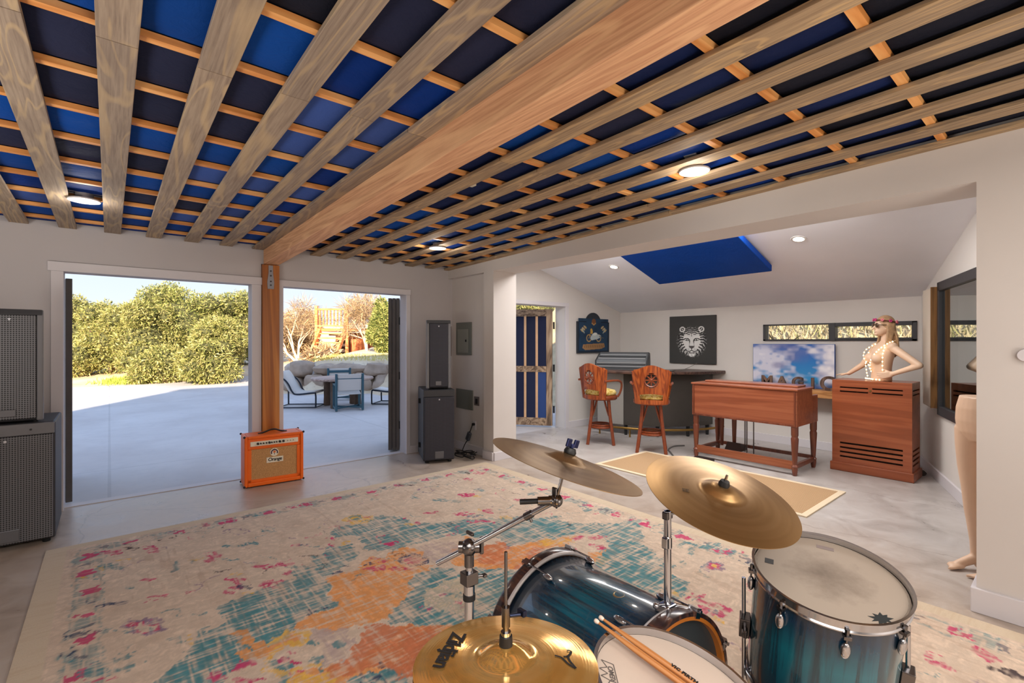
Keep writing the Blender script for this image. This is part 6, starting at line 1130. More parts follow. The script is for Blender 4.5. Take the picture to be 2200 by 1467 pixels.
m=MB().cyl((0,0,.205),(0,0,.245),.014,n=14); m.bx(-.020,-.008,-.010,.010,.207,.243); m.build('post_clamp',M_chr,hd_,bevel=.003)
m=MB().bx(-.018,.016,-.010,.010,.300,.325,Matrix.Translation((0,0,0))); m.build('post_elbow',M_chrd,hd_,bevel=.003)
MB().tube([(0,0,.315),tuple(H(rC-rn*.05)),tuple(H(rC+rn*.040))],.0048,10).build('cymbal_rod',M_chr,hd_,smooth=True)
m=MB().hexa([(-.035,-.028,.0),(.035,-.028,.0),(.035,.03,.0),(-.035,.03,.0)],[(-.026,-.02,.03),(.024,-.02,.026),(.024,.022,.026),(-.026,.022,.03)]); m.build('base_plate',M_chr,hd_,bevel=.005)
m=MB().cyl((-.02,.0,.028),(-.058,.004,.036),.006,n=10); m.sphere((-.06,.004,.038),.010,10,8); m.build('wing_bolt',M_chr,hd_,smooth=True,ang=40); MB().cyl((.02,0,.02),(.075,-.05,.004),.005,n=8).build('brace_rod',M_chr,hd_,smooth=True)
# bass drum pedal by the batter head
pd=thing('bass_drum_pedal','black bass drum pedal standing before the batter head','pedal',(1.32,.72,.0125),math.radians(-3))
MB().bx(-.05,.05,-.30,.0,0,.008).build('base_plate',M_blk,pd); MB().hexa([(-.042,-.29,.02),(.042,-.29,.02),(.042,-.03,.10),(-.042,-.03,.10)],[(-.042,-.29,.03),(.042,-.29,.03),(.042,-.03,.11),(-.042,-.03,.11)]).build('footboard',M_chrd,pd,bevel=.003)
for s in (-1,1): MB().cyl((s*.06,.0,.0),(s*.05,0,.20),.008,n=10).build('frame_post',M_chr,pd,smooth=True)
MB().cyl((-.06,0,.195),(.06,0,.195),.007,n=10).build('axle',M_chr,pd,smooth=True)
m=MB().cyl((0,0,.195),(0,-.09,.36),.004,n=8); m.sphere((0,-.10,.375),(.022,.022,.028),12,10); m.build('beater',M_blk,pd,smooth=True)
# ================================================================ OUTDOORS
def smooth(a,b,x): t_=min(1,max(0,(x-a)/(b-a))); return t_*t_*(3-2*t_)
def terr(x,y):
    u=(x-4.0)*.756-(y-14.9)*.655      # along the stone terrace
    s=(x-4.0)*.655+(y-14.9)*.756      # behind it
    d=.643*x+.766*y
    ramp=.34*smooth(16.5,21,d)+.035*max(0,d-20)
    ter=0 if s<0 else .86+.055*s
    k=smooth(-.6,.5,u)
    z=ramp*(1-k)+ter*k if s>-.05 else ramp*(1-k)
    if x>7.6 and y<11: z=max(z,0)+smooth(7.9,10.2,x)*1.75*smooth(12,9.5,y)
    far=max(0,d-34)
    return z+ (far*.035 if u<0 else far*.05)+.04*math.sin(x*1.3)*math.sin(y*.9)*smooth(15,22,d)
def grid(name,x0,x1,y0,y1,nx,ny,f,m,cut=None):
    vs=[];fs=[]
    for j in range(ny+1):
        for i in range(nx+1): x=x0+(x1-x0)*i/nx; y=y0+(y1-y0)*j/ny; vs.append((x,y,f(x,y)))
    for j in range(ny):
        for i in range(nx):
            a=j*(nx+1)+i
            if cut and cut(*vs[a][:2]): continue
            fs.append((a,a+1,a+nx+2,a+nx+1))
    return struct(MB().add(vs,fs),name,m,smooth=True,ang=180)
t=NT('sandy_ground'); v=t.coord(); f=t.noise(v,.8,5,.6); g=t.noise(v,9,4)
c=t.ramp(f,[(.3,lin((206,180,146))),(.55,lin((226,206,176))),(.8,lin((236,220,196)))]); c=t.mix(t.ramp(g,[(.55,(0,0,0,1)),(.75,(.4,.4,.4,1))]),c,lin((150,126,90)))
t.link(c,t.b.inputs['Base Color']); t.b.inputs['Roughness'].default_value=.95; M_sand=t.m
grid('ground_terrain',-40,70,11.5,95,140,120,lambda x,y: terr(x,y)-(.05 if (y<21 and x<6) else .005),M_sand)
grid('ground_bank',7.62,30,-12,11.5,46,46,lambda x,y: terr(x,y)-.01,mat('dry_bank',(186,168,136),.95,var=.3,vscale=2.5))
t=NT('patio_concrete'); v=t.coord(); f=t.noise(v,.7,5,.6,.5); g=t.noise(v,6,5,.6)
c=t.ramp(f,[(.3,lin((188,182,180))),(.7,lin((208,204,202)))]); c=t.mix(t.ramp(g,[(.5,(0,0,0,1)),(.8,(.3,.3,.3,1))]),c,lin((170,166,168)))
br=t.new('ShaderNodeTexBrick',offset=0,inp={'Scale':.28,'Mortar Size':.004,'Color1':(1,1,1,1),'Color2':(1,1,1,1),'Mortar':(.86,.86,.86,1)}); br.inputs['Brick Width'].default_value=1.0; br.inputs['Row Height'].default_value=1.0; t.link(v,br.inputs['Vector'])
c=t.mix(1,c,br.outputs['Color'],'MULTIPLY'); t.link(c,t.b.inputs['Base Color']); t.b.inputs['Roughness'].default_value=.7
def patz(x,y): return -.012+terr(x,y) if y>11.6 else -.012
grid('ground_patio',-14,8.2,5.70,20.7,74,50,patz,t.m,cut=lambda x,y:(x-4.0)*.655+(y-14.9)*.756>-.25 and (x-4.0)*.756-(y-14.9)*.655>-.6)
# ---- foliage
def leafmesh(name,blobs,n,size,pal,parent,seed=0,elong=1.6,thin=False):
    r=np.random.RandomState(seed); wts=np.array([b[3]*b[4]*b[5] for b in blobs])**.66; wts/=wts.sum()
    k=r.choice(len(blobs),n,p=wts); B=np.array(blobs,float)[k]
    d=r.normal(size=(n,3)); d/=np.linalg.norm(d,axis=1)[:,None]; rad=(.62+.42*r.rand(n)**.6)
    P=B[:,:3]+d*B[:,3:6]*rad[:,None]; P[:,2]=np.maximum(P[:,2],.05)
    a=r.normal(size=(n,3)); a/=np.linalg.norm(a,axis=1)[:,None]; a=a*.75+d*.5; a/=np.linalg.norm(a,axis=1)[:,None]
    b=np.cross(a,r.normal(size=(n,3))); b/=np.linalg.norm(b,axis=1)[:,None]
    s=size*(.6+.8*r.rand(n))[:,None]; w=(.12 if thin else .55)
    V=np.stack([P-b*s*w*.5,P+a*s*elong*.45-b*s*w*.2,P+a*s*elong,P+a*s*elong*.45+b*s*w*.6],1).reshape(-1,3)
    F=np.arange(n*4).reshape(n,4)
    me=bpy.data.meshes.new(name); me.vertices.add(n*4); me.vertices.foreach_set('co',V.ravel()); me.loops.add(n*4); me.loops.foreach_set('vertex_index',F.ravel().astype(np.int32))
    me.polygons.add(n); me.polygons.foreach_set('loop_start',(np.arange(n)*4).astype(np.int32)); me.update(calc_edges=True)
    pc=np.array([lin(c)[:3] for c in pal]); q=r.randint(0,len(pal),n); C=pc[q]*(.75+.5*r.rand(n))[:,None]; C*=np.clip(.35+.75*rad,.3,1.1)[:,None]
    ca=me.color_attributes.new('Col','FLOAT_COLOR','POINT'); ca.data.foreach_set('color',np.concatenate([np.repeat(C,4,0),np.ones((n*4,1))],1).ravel())
    me.validate(); o=bpy.data.objects.new(name,me); COL.objects.link(o); me.materials.append(M_fol); o.parent=parent; return o
t=NT('foliage'); a_=t.new('ShaderNodeAttribute',attribute_name='Col'); df=t.new('ShaderNodeBsdfDiffuse'); tl=t.new('ShaderNodeBsdfTranslucent'); mx=t.new('ShaderNodeMixShader'); mx.inputs[0].default_value=.30
t.link(a_.outputs['Color'],df.inputs['Color']); t.link(a_.outputs['Color'],tl.inputs['Color']); t.link(df.outputs[0],mx.inputs[1]); t.link(tl.outputs[0],mx.inputs[2]); t.link(mx.outputs[0],t.out.inputs['Surface']); M_fol=t.m
JUN=[(172,166,100),(190,180,114),(146,146,84),(204,192,132),(104,110,62),(130,130,76)]; GRN=[(146,152,84),(168,168,98),(116,126,68),(188,182,112),(92,102,58)]; DRY=[(206,176,132),(186,156,116),(226,200,156),(160,132,100)]
M_bark=mat('grey_bark',(128,104,84),.9,var=.25,vscale=12)
def blobs_for(w,h,seed,n=13):
    r=random.Random(seed); out=[(0,0,h*.45,w*.40,w*.36,h*.45)]
    for i in range(n):
        a=2*PI*r.random(); q=r.random(); z=h*(.16+.70*q); rr=w*.40*(1-.55*max(0,q-.25))
        out.append((rr*math.cos(a),rr*.8*math.sin(a),z,w*.17*(.7+.6*r.random()),w*.17*(.7+.6*r.random()),h*.15*(.7+.7*r.random())))
    return out
def bush(label,px,pyb,pyt,wpx,d,pal,seed,n=17000,size=.078,name='juniper_bush',cat='bush',trunk=True,elong=1.6):
    p=at(px,pyb,d); z0=terr(p.x,p.y); h=at(px,pyt,d).z-z0; w=wpx/1030*d
    t_=thing(name,label,cat,(p.x,p.y,z0-.05))
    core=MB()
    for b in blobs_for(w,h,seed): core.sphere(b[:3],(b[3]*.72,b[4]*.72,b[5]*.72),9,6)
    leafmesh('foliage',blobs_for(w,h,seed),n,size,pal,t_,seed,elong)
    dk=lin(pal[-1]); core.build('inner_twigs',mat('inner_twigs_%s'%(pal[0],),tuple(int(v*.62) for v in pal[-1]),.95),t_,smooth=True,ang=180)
    if trunk:
        m=MB(); r=random.Random(seed)
        for k in range(4): m.tube(smoothpath([(0,0,-.1),(.1*w*r.uniform(-1,1),.1*w*r.uniform(-1,1),h*.25),(.28*w*r.uniform(-1,1),.2*w*r.uniform(-1,1),h*.6)],4),[.05*w*.4*(1-i/12) +.01 for i in range(9)],7)
        m.build('trunk',M_bark,t_,smooth=True)
    return t_
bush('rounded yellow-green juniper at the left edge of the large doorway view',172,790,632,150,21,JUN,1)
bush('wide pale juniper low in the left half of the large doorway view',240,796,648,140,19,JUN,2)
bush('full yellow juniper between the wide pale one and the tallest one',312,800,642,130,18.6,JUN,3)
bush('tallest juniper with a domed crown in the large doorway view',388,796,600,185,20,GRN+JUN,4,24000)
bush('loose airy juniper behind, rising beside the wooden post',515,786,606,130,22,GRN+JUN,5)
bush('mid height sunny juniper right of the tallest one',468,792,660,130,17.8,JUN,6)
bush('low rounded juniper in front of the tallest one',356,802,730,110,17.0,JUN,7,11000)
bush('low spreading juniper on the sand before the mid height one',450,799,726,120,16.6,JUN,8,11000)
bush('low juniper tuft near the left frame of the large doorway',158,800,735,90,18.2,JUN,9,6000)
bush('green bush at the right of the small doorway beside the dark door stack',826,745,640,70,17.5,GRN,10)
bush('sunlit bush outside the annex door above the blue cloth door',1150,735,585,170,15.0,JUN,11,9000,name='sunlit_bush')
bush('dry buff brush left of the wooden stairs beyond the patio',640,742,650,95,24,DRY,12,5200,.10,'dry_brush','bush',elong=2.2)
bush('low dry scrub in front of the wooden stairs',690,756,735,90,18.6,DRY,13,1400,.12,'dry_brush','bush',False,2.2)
# bare trees
def bare(label,px,pyb,pyt,wpx,d,seed,col,lean=0):
    p=at(px,pyb,d); z0=terr(p.x,p.y); h=at(px,pyt,d).z-z0; w=wpx/1030*d; r=random.Random(seed)
    t_=thing('bare_tree',label,'tree',(p.x,p.y,z0-.05)); trunk=MB(); tw=MB(); tips=[]
    def grow(p0,dir_,L,rad,lv):
        pts=[p0]; q=Vector(p0); dd=Vector(dir_)
        for k in range(4): dd=(dd+Vector((r.uniform(-.28,.28),r.uniform(-.28,.28),r.uniform(-.1,.2)))).normalized(); q=q+dd*L/4; pts.append(q.copy())
        (trunk if lv<2 else tw).tube(pts,[rad*(1-.14*k) for k in range(5)],7 if lv<2 else 4)
        if lv==3: tips.append(q); return
        for k in range(3 if lv<2 else 4):
            s_=pts[2 if k==0 else (3 if k==1 else 4)]; grow(s_,(dd+Vector((r.uniform(-.9,.9),r.uniform(-.9,.9),r.uniform(-.2,.7)))).normalized(),L*.62,rad*.52,lv+1)
    for k in range(3): grow(Vector((0,0,0)),(RT*(r.uniform(-.6,.6)+lean)+Vector((0,0,1))+FW*r.uniform(-.4,.4)).normalized(),h*.52,.045*h*.55,0)
    trunk.build('trunk',mat('bleached_trunk',(226,196,168),.85,var=.15,vscale=8),t_,smooth=True); tw.build('branches',mat('dry_branches',col,.9),t_,smooth=True)
    b=[(q.x,q.y,q.z,.16*w,.16*w,.14*w) for q in tips[::3]]; leafmesh('twigs',b,2600,.16,DRY+[(150,128,110)],t_,seed,2.6,True)
bare('bleached bare tree with forked pale trunk right of the wooden stairs',788,738,640,90,18.2,21,(160,136,116),.1)
bare('thin leafless bush-like tree left of the wooden stairs',640,742,655,80,22,22,(176,148,122),-.2)
# wooden stairs and deck
M_dk=wood('orange_deck_timber',[(176,98,48),(214,132,74),(232,160,104)],axis=0,rand=False,rough=.7)
dp=at(686,748,19.6); dz=terr(dp.x,dp.y); dkO=thing('wooden_stairs','orange timber outdoor stairs with railed landing beyond the patio','stairs',(dp.x,dp.y,dz-.02),-YAW)
for k in range(8): MB().bx(-.50,.50,.18*k,.18*k+.24,.20*k+.14,.20*k+.20).build('tread',M_dk,dkO)
for s in (-1,1): MB().hexa([(s*.55-.05,-.1,.0),(s*.55+.05,-.1,.0),(s*.55+.05,1.5,1.6),(s*.55-.05,1.5,1.6)],[(s*.55-.05,-.1,.28),(s*.55+.05,-.1,.28),(s*.55+.05,1.5,1.9),(s*.55-.05,1.5,1.9)]).build('stringer',M_dk,dkO)
MB().bx(-.7,1.6,1.45,3.0,1.68,1.80).build('landing',M_dk,dkO)
for x in (-.75,.6): MB().bx(x-.06,x+.06,1.5,1.62,0,2.8).build('landing_post',M_dk,dkO)
m=MB().bx(-.75,.6,1.52,1.60,2.60,2.68).bx(-.75,.6,1.52,1.60,1.88,1.94); m.build('railing',M_dk,dkO)
for k in range(8): MB().bx(-.62+.155*k,-.57+.155*k,1.53,1.59,1.92,2.62).build('baluster',M_dk,dkO)
dp=at(768,742,22); sh=thing('plank_shed','orange plank shed wall standing behind the bleached tree','shed',(dp.x,dp.y,terr(dp.x,dp.y)-.02),-YAW)
MB().bx(-1.0,2.2,0,1.6,0,1.35).build('plank_wall',wood('shed_planks',[(150,74,40),(206,118,66),(226,146,90)],axis=2,rand=False),sh); MB().bx(-1.2,2.4,-.3,1.9,1.35,1.47).build('roof_board',mat('brown_roof_board',(120,66,44),.8),sh)
MB().bx(-.9,-.35,-.012,.01,.05,1.15).build('doorway_gap',mat('shed_dark',(62,44,40),.9),sh)
# terrace stones
r5=random.Random(31)
M_stone=mat('grey_tan_stone',(172,152,134),.9,var=.22,vscale=3,bump=.6,bscale=7)
def rock(mb,c,rx,ry,rz,seed,rot=0):
    rr=random.Random(seed); ph=[rr.uniform(0,6.28) for _ in range(6)]
    vs=[];fs=[];n,mm=14,9
    for i in range(mm+1):
        p=PI*i/mm
        for j in range(n):
            t_=2*PI*j/n; x,y,z=math.sin(p)*math.cos(t_),math.sin(p)*math.sin(t_),math.cos(p)
            k=1+.13*math.sin(3*x+ph[0])+.11*math.sin(4*y+ph[1])+.10*math.sin(4*z+ph[2])+.05*math.sin(9*x+7*y+ph[3])
            sx_=(abs(x)**.75)*(1 if x>0 else -1)*k; sy_=(abs(y)**.75)*(1 if y>0 else -1)*k; sz_=(abs(z)**.8)*(1 if z>0 else -1)*k
            X=sx_*rx;Y=sy_*ry; vs.append((c[0]+X*math.cos(rot)-Y*math.sin(rot),c[1]+X*math.sin(rot)+Y*math.cos(rot),c[2]+sz_*rz))
    for i in range(mm):
        for j in range(n): fs.append((i*n+j,(i+1)*n+j,(i+1)*n+(j+1)%n,i*n+(j+1)%n))
    return mb.add(vs,fs)
wd=Vector((.756,-.655,0)); w0=Vector((3.95,14.9,0))
k=0
for row,(zc_,hz) in enumerate(((.22,.26),(.64,.17))):
    s=.1*row
    while s<4.6:
        L=r5.uniform(.55,1.0); c=w0+wd*(s+L/2)+Vector((.655,.756,0))*(.10*row-.12); 
        o=rock(MB(),(0,0,0),L*.56,.34,hz*r5.uniform(.95,1.2),k,math.atan2(wd.y,wd.x)).build('terrace_stone',M_stone,smooth=True,ang=50); o.location=(c.x,c.y,zc_)
        tag(o,'grey tan terrace stone, %s from the left in the %s course behind the patio table'%(ordn[int(s//.0001)*0+sum(1 for q in COL.objects if q.name.startswith('terrace_stone') and q.get('row')==row)],['lower','upper'][row]),'stone','terrace stones'); o['row']=row; s+=L; k+=1
o=rock(MB(),(0,0,0),.30,.28,.27,77).build('boulder',mat('pale_boulder',(196,180,166),.9,var=.12,vscale=4,bump=.4,bscale=7),smooth=True,ang=60); p=at(640,790,14.6); o.location=(p.x,p.y,.60); tag(o,'rounded pale boulder at the left end of the terrace stones','boulder')
o=rock(MB(),(0,0,0),.16,.14,.12,78).build('boulder',M_stone,smooth=True,ang=60); p=at(640,760,17); o.location=(p.x,p.y,terr(p.x,p.y)+.06); tag(o,'small brown stone on the sand behind the pale boulder','boulder')
# grass strip (uncountable)
def tufts(name,area,n,size,pal,label,seed):
    r=np.random.RandomState(seed); t_=None
    P=[]
    while len(P)<n:
        x,y=area(r); P.append((x,y,terr(x,y)))
    P=np.array(P); a=np.stack([r.normal(size=n)*.35,r.normal(size=n)*.35,np.ones(n)],1); b=np.stack([r.normal(size=n),r.normal(size=n),np.zeros(n)],1); b/=np.linalg.norm(b,axis=1)[:,None]; s=size*(.5+r.rand(n))[:,None]
    V=np.stack([P-b*s*.12,P+b*s*.12,P+a*s],1).reshape(-1,3); me=bpy.data.meshes.new(name); me.from_pydata(V.tolist(),[],np.arange(3*n).reshape(n,3).tolist()); 
    pc=np.array([lin(c)[:3] for c in pal]); C=np.repeat(pc[r.randint(0,len(pal),n)],3,0); ca=me.color_attributes.new('Col','FLOAT_COLOR','POINT'); ca.data.foreach_set('color',np.concatenate([C,np.ones((3*n,1))],1).ravel())
    o=bpy.data.objects.new(name,me); COL.objects.link(o); me.materials.append(M_fol); tag(o,label,'grass',kind='stuff'); return o
def strip(r):
    s=r.uniform(.1,4.4); q=r.uniform(.25,2.6); p=w0+wd*s+Vector((.655,.756,0))*q; return p.x,p.y
tufts('grass',strip,2600,.06,[(214,204,120),(230,214,136),(190,184,96)],'yellow-green grass strip on top of the stone terrace',3)
tufts('grass',lambda r:(lambda p:(p.x+r.normal()*.35,p.y+r.normal()*.5))(at(268,815,17)),1400,.12,[(170,186,80),(196,200,96)],'small patch of fresh grass on the sand before the junipers',4)
tufts('dry_grass',lambda r:(r.uniform(8.4,11.5),r.uniform(-1.0,5.5)),9000,.13,[(190,176,146),(206,192,162),(158,144,116),(172,168,126)],'dry golden grass on the bank outside the high window',5)
yu=thing('spiky_shrub','dark spiky leafless shrub on the bank seen through the left pane','shrub',(9.1,2.95+.55,1.15)); m=MB(); r6=random.Random(9)
for k in range(46):
    a=r6.uniform(0,2*PI); e_=r6.uniform(.15,1.3); L=r6.uniform(.35,.75); m.tube([(0,0,0),(L*.5*math.cos(a)*math.cos(e_),L*.5*math.sin(a)*math.cos(e_),L*.5*math.sin(e_)),(L*math.cos(a)*math.cos(e_*.8),L*math.sin(a)*math.cos(e_*.8),L*math.sin(e_*.8))],[.022,.015,.005],5)
m.build('spines',mat('dark_spines',(58,52,40),.9),yu,smooth=True)
gl=thing('garden_light','small black garden light standing on the sand before the junipers','garden light'); p=at(188,812,20); gl.location=(p.x,p.y,terr(p.x,p.y)-.03)
MB().cyl((0,0,0),(0,0,.12),.03,n=10).build('stake',M_blk,gl); MB().bx(-.10,.02,-.05,.05,.11,.22).build('lamp_head',M_blk,gl,bevel=.01); MB().bx(.05,.15,-.04,.04,.10,.19).build('spot_head',M_blk,gl,bevel=.01)
# ---- patio table and chairs
M_tw=wood('grey_pink_table',[(140,116,104),(168,142,128),(190,166,150)],axis=0,rand=False,rough=.6); M_stump=mat('brown_stump',(104,84,70),.9,var=.2,vscale=12)
tb=thing('patio_table','round grey-brown patio table on stump legs on the shaded slab','table',(4.05,10.80,0))
MB().lathe([(0,.585),(.64,.585),(.675,.60),(.675,.63),(.655,.645),(0,.645)],48).build('table_top',M_tw,tb,smooth=True,ang=40)
for a in (.6,2.2,3.9,5.3): MB().lathe([(.0,0),(.078,0),(.070,.2),(.075,.585),(0,.585)],14,Matrix.Translation((.40*math.cos(a),.40*math.sin(a),0))).build('leg',M_stump,tb,smooth=True,ang=40)
M_teal=mat('teal_painted_wood',(54,92,106),.5); M_sling=mat('cream_sling',(214,208,200),.9)
def teal_chair(label,loc,rz):
    c=thing('sling_chair',label,'chair',loc,rz,'teal framed patio chairs')   # faces +y
    for s in (-1,1):
        x=s*.265
        MB().bx(x-.022,x+.022,-.27,-.20,0,.775).build('back_leg',M_teal,c,bevel=.004); MB().bx(x-.022,x+.022,.22,.28,0,.56).build('front_leg',M_teal,c,bevel=.004)
        MB().bx(x-.025,x+.025,-.20,.28,.52,.56).build('arm',M_teal,c,bevel=.004); MB().bx(x-.02,x+.02,-.20,.22,.03,.075).build('base_rail',M_teal,c,bevel=.004)
    MB().bx(-.243,.243,-.25,-.21,.66,.72).build('top_rail',M_teal,c,bevel=.004)
    m=MB()
    for s in (-1,1): m.hexa([(-.243,-s*.20-.015,.04),(.243,s*.20-.015,.04),(.243,s*.20+.015,.04),(-.243,-s*.20+.015,.04)],[(-.243,-s*.20-.015,.07),(.243,s*.20-.015,.07),(.243,s*.20+.015,.07),(-.243,-s*.20+.015,.07)])
    m.build('cross_brace',M_teal,c)
    MB().hexa([(-.24,-.235,.42),(.24,-.235,.42),(.24,-.215,.42),(-.24,-.215,.42)],[(-.24,-.255,.765),(.24,-.255,.765),(.24,-.235,.765),(-.24,-.235,.765)]).build('back_sling',M_sling,c,bevel=.008)
    MB().hexa([(-.24,-.20,.33),(.24,-.20,.33),(.24,.26,.40),(-.24,.26,.40)],[(-.24,-.20,.345),(.24,-.20,.345),(.24,.26,.415),(-.24,.26,.415)]).build('seat_sling',M_sling,c,bevel=.006)
    return c
c1=teal_chair('teal framed patio chair with its back to the room, before the table',(3.92,10.03+.1,0),math.radians(-14))
dup(c1,(4.42,11.95,0),math.radians(165),'teal framed patio chair facing the room from behind the table')
M_tube=mat('dark_tube_steel',(44,50,60),.4,.6)
def lounge(label,loc,rz,z=0):
    c=thing('tube_chair',label,'chair',loc,rz,'steel tube patio chairs')    # faces +x
    for s in (-1,1):
        y=s*.30; MB().tube(smoothpath([(-.42,y,.012),(-.42,y,.56),(-.39,y,.63),(-.28,y,.63),(-.18,y,.52),(-.10,y,.36),(.0,y,.30),(.34,y,.33),(.40,y,.29),(.40,y,.012)],5),.018,8).build('side_frame',M_tube,c,smooth=True)
        MB().cyl((-.42,y,.013),(.40,y,.013),.013,n=8).build('floor_rail',M_tube,c,smooth=True)
    for x in (-.42,.40): MB().cyl((x,-.30,.013),(x,.30,.013),.012,n=8).build('cross_rail',M_tube,c,smooth=True)
    pr=smoothpath([(-.40,0,.80),(-.33,0,.72),(-.22,0,.53),(-.12,0,.37),(0,0,.325),(.20,0,.335),(.38,0,.36)],5); b=MB(); n=len(pr)
    vs=[];
    for p in pr: vs+= [(p.x,-.28,p.z),(p.x,.28,p.z)]
    b.add(vs,[(2*i,2*i+1,2*i+3,2*i+2) for i in range(n-1)]); o=b.build('sling',M_sling,c,smooth=True,ang=180); md=o.modifiers.new('t','SOLIDIFY'); md.thickness=.05
    return c
c2=lounge('steel tube lounge chair with cream sling left of the patio table, side on',(3.30,11.22,0),-YAW+.05)
dup(c2,(5.12,10.45,0),PI-YAW-.1,'steel tube lounge chair right of the patio table, half hidden by the door stack')
# ================================================================ MANNEQUINS
M_skin=mat('mannequin_beige',(224,190,162),.45,var=.04,vscale=6)
def capsule(mb,p0,p1,r0,r1):
    p0=Vector(p0);p1=Vector(p1); n=5; mb.tube([p0.lerp(p1,i/n) for i in range(n+1)],[r0+(r1-r0)*i/n for i in range(n+1)],14); mb.sphere(p0,r0,14,10); mb.sphere(p1,r1,14,10)
def remesh(mb,name,m,parent,vox,it=6):
    o=mb.build(name,m,parent,norm=False); md=o.modifiers.new('r','REMESH'); md.mode='VOXEL'; md.voxel_size=vox; md.use_smooth_shade=True
    s=o.modifiers.new('s','SMOOTH'); s.factor=.5; s.iterations=it; return o
def ringloft(mb,rings,n=28):
    """rings: (cx,cy,z,rx,ry)"""
    vs=[];fs=[]
    for cx_,cy_,z,rx,ry in rings:
        for j in range(n): t_=2*PI*j/n; vs.append((cx_+rx*math.cos(t_),cy_+ry*math.sin(t_),z))
    k=len(rings)
    for i in range(k-1):
        for j in range(n): fs.append((i*n+j,i*n+(j+1)%n,(i+1)*n+(j+1)%n,(i+1)*n+j))
    fs.append(tuple(range(n-1,-1,-1))); fs.append(tuple((k-1)*n+j for j in range(n))); mb.add(vs,fs)
def hand(mb,w,dirf,palmn,L=.085,s=1,spread=.16,curl=.25,thumb=1):
    """palm from wrist w along dirf, palm normal palmn; five fingers"""
    w=Vector(w); f=Vector(dirf).normalized(); n=Vector(palmn); n=(n-f*n.dot(f)).normalized(); sd=f.cross(n)
    for k in range(4):
        o=(k-1.5)*.019*s; a=w+sd*o*.7; b=w+f*.075*s+sd*o; capsule(mb,a,b,.012*s,.0115*s)
        ln=[.058,.070,.066,.050][k]*s; dd=(f+sd*(k-1.5)*spread*.5+n*curl*.4).normalized(); m1=b+dd*ln*.5; d2=(dd+n*curl).normalized(); m2=m1+d2*ln*.5
        capsule(mb,b,m1,.0095*s,.0085*s); capsule(mb,m1,m2,.0085*s,.0065*s)
    tb_=w+f*.022*s+sd*thumb*.026*s; td=(f*.75+sd*thumb*.75+n*.25).normalized(); m1=tb_+td*.034*s; capsule(mb,tb_,m1,.0125*s,.0105*s); capsule(mb,m1,m1+(td+f*.5).normalized()*.030*s,.0105*s,.008*s)
# torso on the cabinet: local +x = facing direction, +z up; turned to look left of the picture
TZ=1.02
mq=thing('mannequin_torso','beige female mannequin torso with long blond hair and sunglasses on the mahogany cabinet','mannequin',(6.50,1.425,TZ),math.radians(128))
b=MB()
ringloft(b,[(0,0,0,.088,.125),(0,0,.03,.086,.122),(.0,0,.09,.083,.115),(.003,0,.15,.088,.122),(.004,0,.21,.096,.135),(-.006,0,.27,.098,.145),(-.018,0,.33,.090,.155),(-.028,0,.375,.074,.150),(-.034,0,.405,.056,.105),(-.036,0,.43,.046,.058)])
for s in (-1,1): b.sphere((.070,s*.068,.245),(.062,.062,.060),18,12); b.sphere((-.028,s*.158,.375),(.050,.050,.048),14,10)
capsule(b,(-.036,0,.41),(-.045,0,.51),.043,.042)
# head
hc=Vector((-.022,0,.600)); b.sphere(hc,(.086,.070,.100),20,14); b.sphere(hc+Vector((.030,0,-.050)),(.056,.050,.058),16,12); b.sphere(hc+Vector((.070,0,-.088)),(.020,.022,.018),12,8)
capsule(b,hc+Vector((.080,0,.005)),hc+Vector((.104,0,-.030)),.009,.0125); b.sphere(hc+Vector((.083,0,-.060)),(.012,.022,.009),12,8)
for s in (-1,1): b.sphere(hc+Vector((-.005,s*.070,-.015)),(.016,.010,.028),10,8); b.sphere(hc+Vector((.066,s*.030,.006)),(.014,.018,.011),10,8)
# her right arm (farther forward in the picture): reaching out and down, hand on the cabinet top
R_el=(.065,-.25,.165) ; R_wr=(.175,-.335,.055)
capsule(b,(-.028,-.160,.365),R_el,.043,.034); capsule(b,R_el,R_wr,.034,.022); hand(b,R_wr,(.75,-.62,-.15),(0,0,-1),s=.95,curl=.12,thumb=1)
# her left arm: elbow out, hand back on the hip
L_el=(-.165,.365,.185); L_wr=(-.01,.19,.085)
capsule(b,(-.028,.160,.365),L_el,.043,.034); capsule(b,L_el,L_wr,.034,.022); hand(b,L_wr,(.82,-.42,-.22),(-.3,-.9,0),s=.95,curl=.2,thumb=-1)
remesh(b,'body',M_skin,mq,.0062,5)
# hair: cap and long waves
M_hair=mat('ash_blond_hair',(176,140,104),.5,var=.22,vscale=40,bump=.5,bscale=90)
b=MB(); b.sphere(hc+Vector((-.018,0,.022)),(.092,.082,.098),20,14); b.sphere(hc+Vector((-.062,0,-.05)),(.050,.074,.090),16,12); b.sphere(hc+Vector((-.075,0,-.14)),(.040,.070,.09),14,10)
rh=random.Random(4)
for k in range(16):
    y=-.075+.15*k/15; ph=rh.uniform(0,6); b.tube(smoothpath([hc+Vector((-.06,y*.9,-.03)),hc+Vector((-.085,y*1.15,-.12)),hc+Vector((-.10+.012*math.sin(ph),y*1.3+.012*math.cos(ph),-.22)),hc+Vector((-.10,y*1.2+.02*math.sin(ph),-.30-.05*rh.random()))],4),[.017-.0009*i for i in range(13)],7)
for s in (-1,1):
    for k in range(5):
        o=.012*k; ph=rh.uniform(0,6); b.tube(smoothpath([hc+Vector((-.01-o,s*.078,.03)),hc+Vector((.0-o,s*.082,-.08)),hc+Vector((.015-o*.6,s*(.088),-.18)),hc+Vector((.045-o*.4+.01*math.sin(ph),s*(.092-.01*k),-.28)),hc+Vector((.052-o*.3,s*(.075-.010*k)+.012*math.cos(ph),-.37-.03*rh.random()))],4),[.016-.0006*i for i in range(17)],7)
remesh(b,'hair',M_hair,mq,.0068,3)
g=MB()
